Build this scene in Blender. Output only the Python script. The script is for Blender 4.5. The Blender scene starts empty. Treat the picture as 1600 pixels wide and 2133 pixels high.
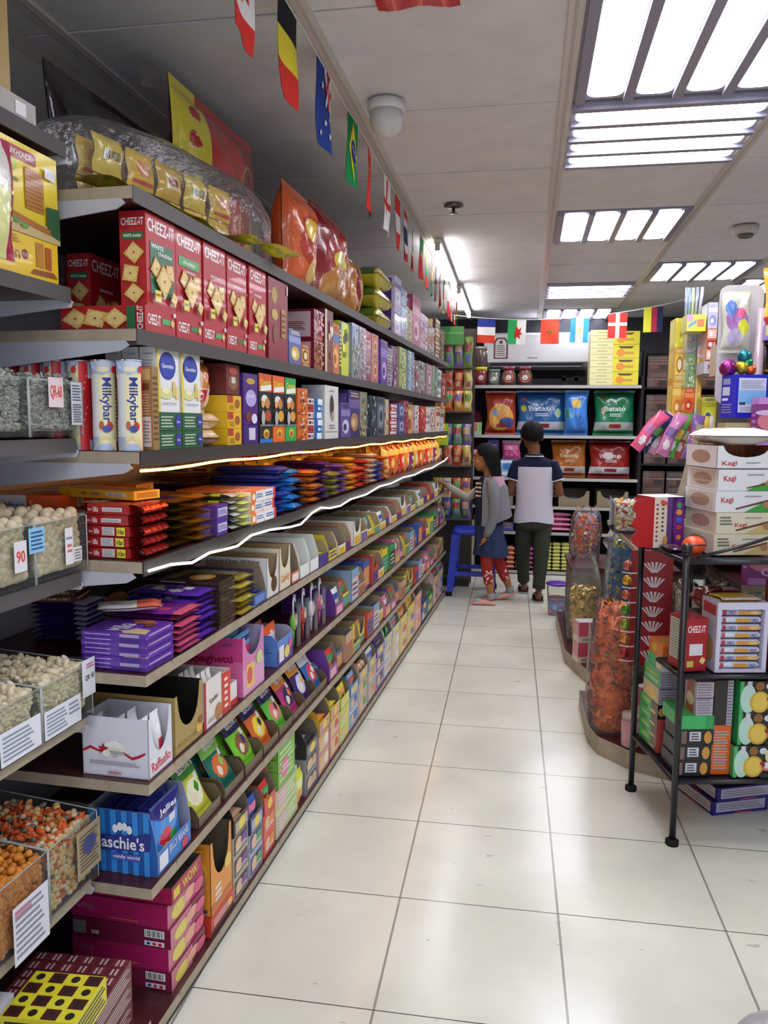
import bpy, math, random
from mathutils import Vector, Matrix
sc = bpy.context.scene
COL = sc.collection
PI = math.pi
R = math.radians
rnd = random.Random(7)
# ------------------------------------------------------------------ camera
ROT = [[0.98724308, 0.15902888, 0.00780538], [-0.02557509, 0.1100013, 0.99360235], [-0.15715287, 0.98112666, -0.11266519]]
CZ = 1.2224
FPX = 1642.92
cam_d = bpy.data.cameras.new('camera'); cam = bpy.data.objects.new('camera', cam_d); COL.objects.link(cam)
cam_d.sensor_fit = 'VERTICAL'; cam_d.sensor_height = 36; cam_d.lens = FPX / 2133 * 36; cam_d.clip_start = 0.02
cam.matrix_world = Matrix(((ROT[0][0], ROT[1][0], -ROT[2][0], 0), (ROT[0][1], ROT[1][1], -ROT[2][1], 0), (ROT[0][2], ROT[1][2], -ROT[2][2], CZ), (0, 0, 0, 1)))
sc.camera = cam
sc.view_settings.view_transform = 'Standard'; sc.view_settings.look = 'None'
sc.view_settings.exposure = 0.33; sc.view_settings.gamma = 1; sc.view_settings.use_curve_mapping = False
sc.cycles.use_denoising = True
sc.cycles.max_bounces = 7; sc.cycles.diffuse_bounces = 4; sc.cycles.glossy_bounces = 3; sc.cycles.transparent_max_bounces = 14
sc.cycles.sample_clamp_indirect = 6
w = bpy.data.worlds.new('world'); sc.world = w; w.use_nodes = True
w.node_tree.nodes['Background'].inputs[0].default_value = (0.75, 0.82, 1, 1); w.node_tree.nodes['Background'].inputs[1].default_value = 0.25
PANEL = 13.0; TUBE = 26.0; STRIP_W = 6.0; STRIP_Y = 25.0; FILL = 1.6      # lamp strengths, the last for the added fill panel

def at(px, py, Y):            # point seen at a pixel on the plane y = Y
    c = ((px - 800) / FPX, -(py - 1066.5) / FPX, 1.0)
    d = [sum(ROT[k][i] * c[k] for k in range(3)) for i in range(3)]
    t = Y / d[1]
    return (d[0] * t, Y, CZ + d[2] * t)

# ------------------------------------------------------------------ colours and materials
def lin(h):
    if not isinstance(h, str): return tuple(h)[:3]
    if len(h) < 6: return (0, 0, 0)
    v = [int(h[i:i + 2], 16) / 255 for i in (0, 2, 4)]
    return tuple(x / 12.92 if x <= .04045 else ((x + .055) / 1.055) ** 2.4 for x in v)
MATS = {}
def newmat(name):
    m = bpy.data.materials.new(name); m.use_nodes = True; MATS[name] = m
    return m, m.node_tree, m.node_tree.nodes['Principled BSDF']
def printed(name, rough, metal=0.0, coat=0.0, spec=0.5, bump=0.0, bscale=60, trans=0.0):
    m, t, b = newmat(name)
    a = t.nodes.new('ShaderNodeAttribute'); a.attribute_name = 'Col'
    t.links.new(a.outputs['Color'], b.inputs['Base Color'])
    b.inputs['Roughness'].default_value = rough; b.inputs['Metallic'].default_value = metal
    b.inputs['Coat Weight'].default_value = coat; b.inputs['Specular IOR Level'].default_value = spec
    if bump:
        n = t.nodes.new('ShaderNodeTexNoise'); n.inputs['Scale'].default_value = bscale; n.inputs['Detail'].default_value = 3
        tc = t.nodes.new('ShaderNodeTexCoord'); t.links.new(tc.outputs['Object'], n.inputs['Vector'])
        u = t.nodes.new('ShaderNodeBump'); u.inputs['Strength'].default_value = bump; u.inputs['Distance'].default_value = 0.004
        t.links.new(n.outputs['Fac'], u.inputs['Height']); t.links.new(u.outputs['Normal'], b.inputs['Normal'])
    return m
printed('card', .42, coat=.15); printed('matte', .75, spec=.3); printed('film', .22, coat=.5, bump=.5, bscale=45)
printed('foil', .28, metal=.75, bump=.7, bscale=70); printed('paint', .35, spec=.5); printed('cloth', .9, spec=.2, bump=.35, bscale=300)
printed('skin', .55, spec=.35); printed('nut', .6, bump=.3, bscale=150); printed('metal', .3, metal=.9); printed('hair', .65, spec=.15)
def emissive(name, col, st):
    m, t, b = newmat(name); e = t.nodes.new('ShaderNodeEmission'); e.inputs[0].default_value = (*lin(col), 1); e.inputs[1].default_value = st
    t.links.new(e.outputs[0], t.nodes['Material Output'].inputs[0]); return m
emissive('lamp', 'F2F4FF', PANEL); emissive('fill_glow', 'E4ECFF', FILL); emissive('tube', 'FFFFFF', TUBE); emissive('strip_white', 'FFFDF2', STRIP_W); emissive('strip_warm', 'FFA032', STRIP_Y)
def clear(name, tint, k, rough=.08, bump=.6, sc_=25, haze=0.0):
    m, t, b = newmat(name); t.nodes.remove(b); o = t.nodes['Material Output']
    tr = t.nodes.new('ShaderNodeBsdfTransparent'); tr.inputs[0].default_value = (*lin(tint), 1)
    g = t.nodes.new('ShaderNodeBsdfGlossy'); g.inputs['Roughness'].default_value = rough
    fr = t.nodes.new('ShaderNodeLayerWeight'); fr.inputs['Blend'].default_value = k
    mx = t.nodes.new('ShaderNodeMixShader'); t.links.new(fr.outputs['Fresnel'], mx.inputs[0])
    if bump:
        n = t.nodes.new('ShaderNodeTexNoise'); n.inputs['Scale'].default_value = sc_; n.inputs['Detail'].default_value = 3
        tc = t.nodes.new('ShaderNodeTexCoord'); t.links.new(tc.outputs['Object'], n.inputs['Vector'])
        u = t.nodes.new('ShaderNodeBump'); u.inputs['Strength'].default_value = bump; u.inputs['Distance'].default_value = .02
        t.links.new(n.outputs['Fac'], u.inputs['Height']); t.links.new(u.outputs['Normal'], g.inputs['Normal']); t.links.new(u.outputs['Normal'], fr.inputs['Normal'])
    last = mx.outputs[0]
    t.links.new(tr.outputs[0], mx.inputs[1]); t.links.new(g.outputs[0], mx.inputs[2])
    if haze:
        df = t.nodes.new('ShaderNodeBsdfDiffuse'); df.inputs[0].default_value = (.8, .8, .82, 1)
        m2 = t.nodes.new('ShaderNodeMixShader'); m2.inputs[0].default_value = haze
        t.links.new(last, m2.inputs[1]); t.links.new(df.outputs[0], m2.inputs[2]); last = m2.outputs[0]
    t.links.new(last, o.inputs[0]); return m
clear('bagfilm', 'FCFCFC', .17, haze=.07); clear('acrylic', 'F8FAF9', .08, rough=.03, bump=0, haze=.02); clear('milky', 'F2F2F2', .45, haze=.35)
def tiles_mat():
    m, t, b = newmat('floor_tiles'); N = t.nodes.new; L = t.links.new
    tc = N('ShaderNodeTexCoord'); s = N('ShaderNodeSeparateXYZ'); L(tc.outputs['Object'], s.inputs[0])
    def M(op, a, b_=None, c=None):
        n = N('ShaderNodeMath'); n.operation = op
        for i, v in enumerate((a, b_, c)):
            if v is None: continue
            if isinstance(v, (int, float)): n.inputs[i].default_value = v
            else: L(v, n.inputs[i])
        return n.outputs[0]
    def line(o, off, wd):
        f = M('FRACT', M('DIVIDE', M('ADD', o, off), .4)); d = M('MINIMUM', f, M('SUBTRACT', 1.0, f)); return M('LESS_THAN', d, wd)
    gx = line(s.outputs[0], .2544 + 40, .007); gy = line(s.outputs[1], -5.102 + 40, .0038)
    n1 = N('ShaderNodeTexNoise'); n1.inputs['Scale'].default_value = 3; n1.inputs['Detail'].default_value = 6; L(tc.outputs['Object'], n1.inputs['Vector'])
    cr = N('ShaderNodeValToRGB'); cr.color_ramp.elements[0].color = (*lin('CDCDBE'), 1); cr.color_ramp.elements[1].color = (*lin('E0E0D0'), 1)
    cr.color_ramp.elements[0].position = .3; cr.color_ramp.elements[1].position = .7; L(n1.outputs['Fac'], cr.inputs[0])
    m1 = N('ShaderNodeMix'); m1.data_type = 'RGBA'; L(gx, m1.inputs[0]); L(cr.outputs[0], m1.inputs[6]); m1.inputs[7].default_value = (*lin('8E8A82'), 1)
    m2 = N('ShaderNodeMix'); m2.data_type = 'RGBA'; L(gy, m2.inputs[0]); L(m1.outputs[2], m2.inputs[6]); m2.inputs[7].default_value = (*lin('4A4640'), 1)
    n2 = N('ShaderNodeTexNoise'); n2.inputs['Scale'].default_value = 22; n2.inputs['Detail'].default_value = 2; mp = N('ShaderNodeMapping'); mp.inputs['Scale'].default_value = (.5, 1.6, 1)
    L(tc.outputs['Object'], mp.inputs[0]); L(mp.outputs[0], n2.inputs['Vector'])
    sp = M('GREATER_THAN', n2.outputs['Fac'], .735)
    m3 = N('ShaderNodeMix'); m3.data_type = 'RGBA'; L(M('MULTIPLY', sp, .45), m3.inputs[0]); L(m2.outputs[2], m3.inputs[6]); m3.inputs[7].default_value = (*lin('807A6E'), 1)
    L(m3.outputs[2], b.inputs['Base Color']); b.inputs['Roughness'].default_value = .2; b.inputs['Specular IOR Level'].default_value = .55
    r = M('ADD', M('MULTIPLY', n1.outputs['Fac'], .16), .12); L(r, b.inputs['Roughness'])
    return m
tiles_mat()
def noisy(name, c1, c2, scale, rough, stretch=(1, 1, 1), bump=.15):
    m, t, b = newmat(name); tc = t.nodes.new('ShaderNodeTexCoord'); mp = t.nodes.new('ShaderNodeMapping'); mp.inputs['Scale'].default_value = stretch
    n = t.nodes.new('ShaderNodeTexNoise'); n.inputs['Scale'].default_value = scale; n.inputs['Detail'].default_value = 5
    cr = t.nodes.new('ShaderNodeValToRGB'); cr.color_ramp.elements[0].position = .35; cr.color_ramp.elements[1].position = .65
    cr.color_ramp.elements[0].color = (*lin(c1), 1); cr.color_ramp.elements[1].color = (*lin(c2), 1)
    t.links.new(tc.outputs['Object'], mp.inputs[0]); t.links.new(mp.outputs[0], n.inputs['Vector']); t.links.new(n.outputs['Fac'], cr.inputs[0]); t.links.new(cr.outputs[0], b.inputs['Base Color'])
    u = t.nodes.new('ShaderNodeBump'); u.inputs['Strength'].default_value = bump; u.inputs['Distance'].default_value = .003
    t.links.new(n.outputs['Fac'], u.inputs['Height']); t.links.new(u.outputs['Normal'], b.inputs['Normal']); b.inputs['Roughness'].default_value = rough
noisy('ceiling_board', 'CECDD0', 'D6D5D8', 9, .75, bump=.12); noisy('plaster', 'A8A6A4', 'B2B0AD', 4, .8)
noisy('board_top', '3E1A1C', '4A2022', 14, .35, (1, 8, 1), .05); noisy('board_edge', '9C8E78', 'AC9E88', 20, .5, (1, 1, 1), .05)
noisy('dark_wall', '23242C', '2C2C34', 5, .7)

# ------------------------------------------------------------------ mesh builder
class MB:
    def __init__(s): s.v = []; s.f = []; s.c = []; s.m = []; s.mats = []; s.sm = []
    def mi(s, fin):
        if fin not in s.mats: s.mats.append(fin)
        return s.mats.index(fin)
    def add(s, vs, fs, col, fin='card', smooth=False):
        b = len(s.v); s.v.extend(tuple(v) for v in vs); k = s.mi(fin); percol = isinstance(col, list)
        if not percol: col = lin(col)
        for i, f in enumerate(fs):
            s.f.append([b + q for q in f]); s.c.append(lin(col[i]) if percol else col); s.m.append(k); s.sm.append(smooth)
    def box(s, x0, y0, z0, x1, y1, z1, col, fin='card', M=None):
        vs = [Vector(q) for q in ((x0, y0, z0), (x1, y0, z0), (x1, y1, z0), (x0, y1, z0), (x0, y0, z1), (x1, y0, z1), (x1, y1, z1), (x0, y1, z1))]
        if M: vs = [M @ q for q in vs]
        s.add(vs, [(0, 3, 2, 1), (4, 5, 6, 7), (0, 1, 5, 4), (1, 2, 6, 5), (2, 3, 7, 6), (3, 0, 4, 7)], col, fin)
    def grid(s, P, nu, nv, col, fin, smooth=True, flip=False):
        vs = [P(i / nu, j / nv) for j in range(nv + 1) for i in range(nu + 1)]; fs = []; cs = []
        for j in range(nv):
            for i in range(nu):
                a = j * (nu + 1) + i; q = (a, a + 1, a + nu + 2, a + nu + 1); fs.append(q[::-1] if flip else q)
                if callable(col): cs.append(col((i + .5) / nu, (j + .5) / nv))
        s.add(vs, fs, cs if callable(col) else col, fin, smooth)
    def tube(s, pts, rad, n=10, col='808080', fin='paint', cap=True, smooth=True, squash=None):
        pts = [Vector(p) for p in pts]; rings = []; up = None
        for i, p in enumerate(pts):
            d = (pts[min(i + 1, len(pts) - 1)] - pts[max(i - 1, 0)]).normalized()
            if up is None: up = Vector((0, 1, 0)) if abs(d.y) < .9 else Vector((1, 0, 0))
            a = d.cross(up).normalized(); up = a.cross(d).normalized() if a.length else up
            r = rad[i] if isinstance(rad, (list, tuple)) else rad
            ra, rb = r if isinstance(r, (list, tuple)) else (r, r)
            rings.append([p + a * ra * math.cos(2 * PI * k / n) + up * rb * math.sin(2 * PI * k / n) for k in range(n)])
        vs = [q for r_ in rings for q in r_]; fs = []
        for i in range(len(rings) - 1):
            for k in range(n):
                fs.append((i * n + k, i * n + (k + 1) % n, (i + 1) * n + (k + 1) % n, (i + 1) * n + k))
        if cap: fs.append(tuple(range(n))[::-1]); fs.append(tuple((len(rings) - 1) * n + k for k in range(n)))
        s.add(vs, fs, col, fin, smooth)
    def loft(s, rings, n=20, col='808080', fin='cloth', cap=(True, True)):   # rings: (cx, cy, cz, rx, ry, tilt about x, exponent)
        vs = []; fs = []
        for r_ in rings:
            cx, cy, cz, rx, ry = r_[:5]; tx = r_[5] if len(r_) > 5 else 0; wv = r_[6] if len(r_) > 6 else 0
            for k in range(n):
                a = 2 * PI * k / n; q = 1 + wv * math.sin(a * 7)
                x = rx * math.cos(a) * q; y = ry * math.sin(a) * q
                vs.append((cx + x, cy + y * math.cos(tx), cz + y * math.sin(tx)))
        for i in range(len(rings) - 1):
            for k in range(n): fs.append((i * n + k, i * n + (k + 1) % n, (i + 1) * n + (k + 1) % n, (i + 1) * n + k))
        if cap[0]: fs.append(tuple(range(n))[::-1])
        if cap[1]: fs.append(tuple((len(rings) - 1) * n + k for k in range(n)))
        s.add(vs, fs, col, fin, True)
    def ball(s, c, r, col, fin='paint', nu=12, nv=8, M=None):
        rx, ry, rz = r if isinstance(r, (list, tuple)) else (r, r, r)
        def P(u, v):
            a = 2 * PI * u; b = PI * v - PI / 2
            q = Vector((rx * math.cos(a) * math.cos(b), ry * math.sin(a) * math.cos(b), rz * math.sin(b)))
            if M: q = M @ q
            return q + Vector(c)
        s.grid(P, nu, nv, col, fin)
    def mesh(s, name):
        me = bpy.data.meshes.new(name); me.from_pydata(s.v, [], s.f)
        at_ = me.color_attributes.new('Col', 'FLOAT_COLOR', 'CORNER'); buf = []
        for f, c in zip(s.f, s.c): buf.extend((c[0], c[1], c[2], 1.0) * len(f))
        at_.data.foreach_set('color', buf)
        me.polygons.foreach_set('material_index', s.m); me.polygons.foreach_set('use_smooth', s.sm)
        for k in s.mats: me.materials.append(MATS[k])
        me.update(); return me

# ------------------------------------------------------------------ lettering and printed art
TXT = {}
def text_tris(st):
    if st in TXT: return TXT[st]
    cu = bpy.data.curves.new('t', 'FONT'); cu.body = st; cu.size = 1; cu.resolution_u = 2; cu.offset = .018
    o = bpy.data.objects.new('t', cu); me = o.to_mesh()
    vs = [(v.co.x, v.co.y) for v in me.vertices]; fs = [t for p in me.polygons for t in [(p.vertices[0], p.vertices[i], p.vertices[i + 1]) for i in range(1, len(p.vertices) - 1)]]
    o.to_mesh_clear(); bpy.data.objects.remove(o); bpy.data.curves.remove(cu)
    if not vs: TXT[st] = ([], [], 1, 1); return TXT[st]
    x0 = min(v[0] for v in vs); x1 = max(v[0] for v in vs); y0 = min(v[1] for v in vs); y1 = max(v[1] for v in vs)
    TXT[st] = ([((x - x0) / (x1 - x0) - .5, (y - y0) / (y1 - y0) - .5) for x, y in vs], fs, x1 - x0, y1 - y0); return TXT[st]
def ell(cx, cy, rx, ry, n=18): return [(cx + rx * math.cos(2 * PI * k / n), cy + ry * math.sin(2 * PI * k / n)) for k in range(n)]
def cracker(cx, cy, rx, ry, rot=0, asp=1):
    pts = []; base = [(1, 0), (0, 1), (-1, 0), (0, -1)]
    for k in range(4):
        a, b = base[k], base[(k + 1) % 4]
        for j in range(8):
            t_ = j / 8; q = .94 if j % 2 else 1.0
            x = (a[0] + (b[0] - a[0]) * t_) * q; y = (a[1] + (b[1] - a[1]) * t_) * q
            pts.append((cx + rx * (x * math.cos(rot) - y * math.sin(rot)), cy + ry * (x * math.sin(rot) + y * math.cos(rot))))
    return pts
# ops: ('r',x0,y0,x1,y1,c) ('e',cx,cy,rx,ry,c) ('p',[pts],c) ('t',text,cx,cy,w,h,c[,rot90s]) ('k',cx,cy,rx,ry,rot) cracker, ('b',x0,y0,x1,y1,n,c) print lines, ('bar',x0,y0,x1,y1) barcode
def art(mb, P, ops, fin, eps=.0004):
    k = 0
    def poly(pts, c):
        nonlocal k
        k += 1; mb.add([P(u, v, eps * k) for u, v in pts], [tuple(range(len(pts)))], c, fin)
    for o in ops:
        if o[0] == 'r': poly([(o[1], o[2]), (o[3], o[2]), (o[3], o[4]), (o[1], o[4])], o[5])
        elif o[0] == 'e': poly(ell(*o[1:5]), o[5])
        elif o[0] == 'p': poly(o[1], o[2])
        elif o[0] == 'k':
            poly(cracker(o[1], o[2], o[3] * 1.08, o[4] * 1.08, o[5]), 'A86A20'); poly(cracker(o[1], o[2], o[3], o[4], o[5]), 'E2B866'); poly(ell(o[1], o[2], o[3] * .62, o[4] * .62, 10), 'EBCB84'); poly(ell(o[1], o[2], o[3] * .1, o[4] * .1, 8), '9A5A1C')
        elif o[0] == 'b':
            n = o[5]
            for i in range(n):
                y = o[2] + (o[4] - o[2]) * (i + .25) / n; h = (o[4] - o[2]) / n * .45
                mb.add([P(u, v, eps * (k + 1)) for u, v in ((o[1], y), (o[3] - (i % 3) * .07 * (o[3] - o[1]), y), (o[3] - (i % 3) * .07 * (o[3] - o[1]), y + h), (o[1], y + h))], [(0, 1, 2, 3)], o[6], fin)
            k += 1
        elif o[0] == 'bar':
            poly([(o[1], o[2]), (o[3], o[2]), (o[3], o[4]), (o[1], o[4])], 'F0F0EC'); k += 1; n = 11; W = o[3] - o[1]; H = o[4] - o[2]
            for i in range(n):
                x = o[1] + W * (.06 + .88 * i / n); wd = W * (.02 + .03 * ((i * 7) % 3) / 2)
                mb.add([P(u, v, eps * k) for u, v in ((x, o[2] + H * .12), (x + wd, o[2] + H * .12), (x + wd, o[4] - H * .1), (x, o[4] - H * .1))], [(0, 1, 2, 3)], '181818', fin)
        elif o[0] == 't':
            vs, fs, _, _ = text_tris(o[1]); rot = o[7] if len(o) > 7 else 0; k += 1; W, H = o[4], o[5]; ca, sa = round(math.cos(rot * PI / 2), 6), round(math.sin(rot * PI / 2), 6)
            if rot % 1: ca, sa = math.cos(rot * PI / 2), math.sin(rot * PI / 2)
            if rot % 2 == 1: q = [(o[2] + (-sa * y * W), o[3] + (sa * x * H)) for x, y in vs]
            else: q = [(o[2] + ca * x * W - sa * y * W * .3, o[3] + sa * x * H * .8 + ca * y * H) for x, y in vs]
            if eps > .0004:
                q = list(q); fs2 = list(fs)
                for _ in range(900):
                    best = None
                    for i, f_ in enumerate(fs2):
                        for a, b in ((0, 1), (1, 2), (2, 0)):
                            d = (q[f_[a]][0] - q[f_[b]][0]) ** 2 + (q[f_[a]][1] - q[f_[b]][1]) ** 2
                            if d > .0016: best = (i, a, b, 3 - a - b); break
                        if best: break
                    if not best: break
                    i, a, b, c = best; f_ = fs2.pop(i); q.append(((q[f_[a]][0] + q[f_[b]][0]) / 2, (q[f_[a]][1] + q[f_[b]][1]) / 2)); m_ = len(q) - 1
                    fs2 += [(f_[a], m_, f_[c]), (m_, f_[b], f_[c])] if (b - a) % 3 == 1 else [(m_, f_[a], f_[c]), (f_[b], m_, f_[c])]
                fs = fs2
            mb.add([P(u, v, eps * k) for u, v in q], fs, o[6], fin)
def face_map(O, U, V):
    O, U, V = Vector(O), Vector(U), Vector(V); N = U.cross(V).normalized()
    return lambda u, v, e=0: O + U * u + V * v + N * e
def bx(mb, d, w_, h, col, f=(), e=(), t=(), fin='card', x0=0, y0=0, z0=0, cols=None):
    """a carton: front plane at x0, w_ along y, height h; f/e/t art on front, near end and top"""
    b = .0012
    c = lin(col); ce = lin(cols[0]) if cols else c; ct = lin(cols[1]) if cols else c
    vs = []; A = [(x0 - d, y0, z0), (x0, y0, z0), (x0, y0 + w_, z0), (x0 - d, y0 + w_, z0)]
    mb.add(A + [(p[0], p[1], z0 + h) for p in A], [(0, 3, 2, 1), (4, 5, 6, 7), (0, 1, 5, 4), (1, 2, 6, 5), (2, 3, 7, 6), (3, 0, 4, 7)], [c, ct, ce, c, c, c], fin)
    if f: art(mb, face_map((x0, y0, z0), (0, w_, 0), (0, 0, h)), f, fin)
    if e: art(mb, face_map((x0 - d, y0, z0), (d, 0, 0), (0, 0, h)), e, fin)
    if t: art(mb, face_map((x0, y0, z0 + h), (0, w_, 0), (-d, 0, 0)), t, fin)
    return mb
def inside(op, u, v):
    if op[0] == 'r': return op[1] <= u <= op[3] and op[2] <= v <= op[4]
    if op[0] == 'e': return ((u - op[1]) / op[3]) ** 2 + ((v - op[2]) / op[4]) ** 2 <= 1
    return False
def colfn(base, ops):
    sh = [(o, lin(o[-1])) for o in ops if o[0] in 're']; b = lin(base)
    def f(u, v):
        c = b
        for o, k in sh:
            if inside(o, u, v): c = k
        return c
    return f
def pouch(w_, h, t, base, ops=(), fin='film', nu=16, nv=18, seed=0, crimp=None, lay=False, back=None):
    """sealed bag standing in the yz plane (front +x) or lying flat (lay=True, front up, length along -x)"""
    r_ = random.Random(seed); ph = [r_.random() * 6 for _ in range(6)]; crimp = crimp if crimp is not None else (.035 if lay else .06); pw = 7 if lay else 3.5
    def H(u, v):
        a = max(0, 1 - abs(2 * u - 1) ** 3.2); vv = min(1, max(0, (v - crimp) / (1 - 2 * crimp))); b = max(0, 1 - abs(2 * vv - 1) ** pw)
        q = t / 2 * (a ** .6) * (b ** .6)
        return q * (1 + .13 * math.sin(9 * u + ph[0] + 3 * v) * math.sin(8 * v + ph[1]) + .07 * math.sin(19 * u + ph[2]) * math.sin(15 * v + ph[3])) + .0012
    def W(u, v): return w_ * ((u - .5) * (1 - .07 * math.sin(PI * v)) + .5) + .004 * math.sin(7 * v + ph[4])
    def P(u, v, e=0):
        x = H(u, v) + e
        return Vector((-h * v, W(u, v), min(x - e, t * .5 - .0009) + e * .1 + t / 2)) if lay else Vector((x - t / 2, W(u, v), h * v))
    def B(u, v):
        x = -H(u, v)
        return Vector((-h * v, W(u, v), max(x, -t * .5) + t / 2)) if lay else Vector((x - t / 2, W(u, v), h * v))
    mb = MB(); cf = colfn(base, ops); q = 3 if nu >= 20 else 2 if nu >= 14 else 1
    e_ = (lambda v: (1 - math.cos(PI * v)) / 2) if lay else (lambda v: v)
    mb.grid(lambda u, v: P(u, e_(v)), nu * q, nv * q, lambda u, v: cf(u, e_(v)), fin); mb.grid(lambda u, v: B(u, e_(v)), nu, nv, colfn(back or base, []), fin, flip=True)
    art(mb, P, [o for o in ops if o[0] not in 're'], fin, eps=.0012)
    return mb
def panel(mb, P, pts, th, c_out, c_in, fin='card'):
    """thin card panel: pts in the (u,v) plane of P, outside at +0, inside at -th"""
    n = len(pts); vs = [P(u, v, 0) for u, v in pts] + [P(u, v, -th) for u, v in pts]
    fs = [tuple(range(n)), tuple(range(2 * n - 1, n - 1, -1))] + [(i, i + n, (i + 1) % n + n, (i + 1) % n) for i in range(n)]
    mb.add(vs, fs, [c_out, c_in] + [c_in] * n, fin)
def tray(d, w_, h, col, inner, f=(), e=(), hf=.4, cut='slope', fin='card', cols=None):
    """open display carton: cut = slope (low front), notch (U cut in the front) or flat (open-topped box)"""
    mb = MB(); th = .0018; ce = cols or col
    Pf = face_map((0, 0, 0), (0, w_, 0), (0, 0, h)); Pe = face_map((-d, 0, 0), (d, 0, 0), (0, 0, h))
    Pw = face_map((0, w_, 0), (-d, 0, 0), (0, 0, h)); Pb = face_map((-d, w_, 0), (0, -w_, 0), (0, 0, h))
    Pg = face_map((0, 0, 0), (-d, 0, 0), (0, w_, 0))
    if cut == 'notch':
        fp = [(0, 0), (1, 0), (1, 1), (.9, 1)] + [(.5 + .38 * math.cos(a), 1 - (1 - hf) * math.sin(a) ** .8) for a in [PI * k / 10 for k in range(1, 10)]] + [(.1, 1), (0, 1)]
        sp = [(0, 0), (1, 0), (1, 1), (0, 1)]; sw = sp
    elif cut == 'flat': fp = [(0, 0), (1, 0), (1, 1), (0, 1)]; sp = fp; sw = fp
    else:
        fp = [(0, 0), (1, 0), (1, hf), (0, hf)]; cv = [(1 - .11 * k / 6, hf + (1 - hf) * (k / 6) ** .7) for k in range(1, 7)]
        sp = [(0, 0), (1, 0), (1, hf)] + cv + [(0, 1)]; sw = [(0, 0), (1, 0), (1, 1)] + [(1 - u, v) for u, v in cv[::-1]] + [(0, hf)]
    panel(mb, Pf, fp, th, col, inner, fin); panel(mb, Pe, sp, th, ce, inner, fin); panel(mb, Pw, sw, th, col, inner, fin)
    panel(mb, Pb, [(0, 0), (1, 0), (1, 1), (0, 1)], th, col, inner, fin); panel(mb, Pg, [(0, 0), (1, 0), (1, 1), (0, 1)], th, col, inner, fin)
    if f: art(mb, Pf, f, fin)
    if e: art(mb, Pe, e, fin)
    return mb

# ------------------------------------------------------------------ objects, labels
ALL = []
def obj(name, me, parent=None, M=None):
    if isinstance(me, MB): me = me.mesh(name)
    o = bpy.data.objects.new(name, me); COL.objects.link(o)
    if M is not None: o.matrix_world = M
    if parent: o.parent = parent; o.matrix_parent_inverse = Matrix()
    return o
def tag(o, label, cat, group=None, kind=None):
    o['label'] = label; o['category'] = cat
    if group: o['group'] = group
    if kind: o['kind'] = kind
    ALL.append(o); return o
def struct(name, mb, M=None):
    o = obj(name, mb, None, M); o['kind'] = 'structure'; return o
def thing(name, label, cat, M=None, group=None):
    o = bpy.data.objects.new(name, None); COL.objects.link(o); o.empty_display_size = .05
    if M is not None: o.matrix_world = M
    return tag(o, label, cat, group)
SOFT = ('snack_bag', 'sweet_bag', 'gold_bar', 'gum_packet', 'sweet_pouch', 'candy_bar', 'chocolate_slab', 'crisp_bag', 'drink_bag', 'snack_sack', 'chocolate_wrapper', 'toy_packet', 'black_bag', 'sweet_packet', 'biscuit_pouch')
def put(name, me, label, cat, M, group=None, kind=None):
    if name in SOFT:                                   # a tilted pack rests on its lowest point
        if isinstance(me, MB): me = me.mesh(name)
        z = M.translation.z; r3 = M[2]; lo = min(r3[0] * v.co.x + r3[1] * v.co.y + r3[2] * v.co.z + r3[3] for v in me.vertices)
        if lo < z + .0004: M = Matrix.Translation((0, 0, z + .0004 - lo)) @ M
    return tag(obj(name, me, None, M), label, cat, group, kind)
TH = math.atan(.0527); SU = Vector((math.sin(TH), math.cos(TH), 0)); SN = Vector((-math.cos(TH), math.sin(TH), 0))
def LF(s, d, z, rz=0, a=-.73): return Matrix.Translation(Vector((a, 0, z)) + SU * s + SN * d) @ Matrix.Rotation(-TH + rz, 4, 'Z')
def WF(x, y, z, deg=-90, tilt=0): return Matrix.Translation((x, y, z)) @ Matrix.Rotation(R(deg), 4, 'Z') @ Matrix.Rotation(tilt, 4, 'Y')
RY = lambda a: Matrix.Rotation(a, 4, 'Y'); RX = lambda a: Matrix.Rotation(a, 4, 'X'); RZ = lambda a: Matrix.Rotation(a, 4, 'Z'); TR = lambda *p: Matrix.Translation(p)
CACHE = {}
def cached(key, fn):
    if key not in CACHE:
        m = fn(); CACHE[key] = m.mesh(key if isinstance(key, str) else 'pack') if isinstance(m, MB) else m
    return CACHE[key]
# ================================================================== the room
CEIL = 2.177; CA = -0.018773; CX, CYY = .6278, .6249
def cnode(i, j, dz=0): 
    dx = CX * (i - 1); dy = CYY * j
    return Vector((.1345 + math.cos(CA) * dx - math.sin(CA) * dy, 2.533 + math.sin(CA) * dx + math.cos(CA) * dy, CEIL + dz))
CF = lambda i, j, dz=0: Matrix.Translation(cnode(i, j, dz)) @ Matrix.Rotation(CA, 4, 'Z')
b = MB(); b.box(-1.9, -2, -.06, 2.8, 7.6, 0, 'C8C6BA', 'floor_tiles'); struct('floor', b)
LIGHTS = [(1, -1, 0), (1, 0, 1), (1, 2, 0), (1, 5, 1), (1, 7, 0), (2, 4, 0), (3, 5, 0), (1, -3, 1), (2, -4, 0), (3, 0, 1), (0, -5, 0), (3, 2, 0)]  # entries missing from LLAB are out of view, added for illumination
cells = {(i, j) for i, j, _ in LIGHTS}
b = MB(); b.box(-2, -2, CEIL + .05, 2.9, 7.7, CEIL + .1, '2A2826', 'matte')
for i in range(-2, 4):
    for j in range(-7, 8):
        if (i, j) in cells: continue
        o_ = rnd.uniform(-.0015, .0015); M = CF(i, j)
        b.box(.01, .0036, .004 + o_, CX - .01, CYY - .0036, .02, 'BEB9B4', 'ceiling_board', M)
struct('ceiling', b)
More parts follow.
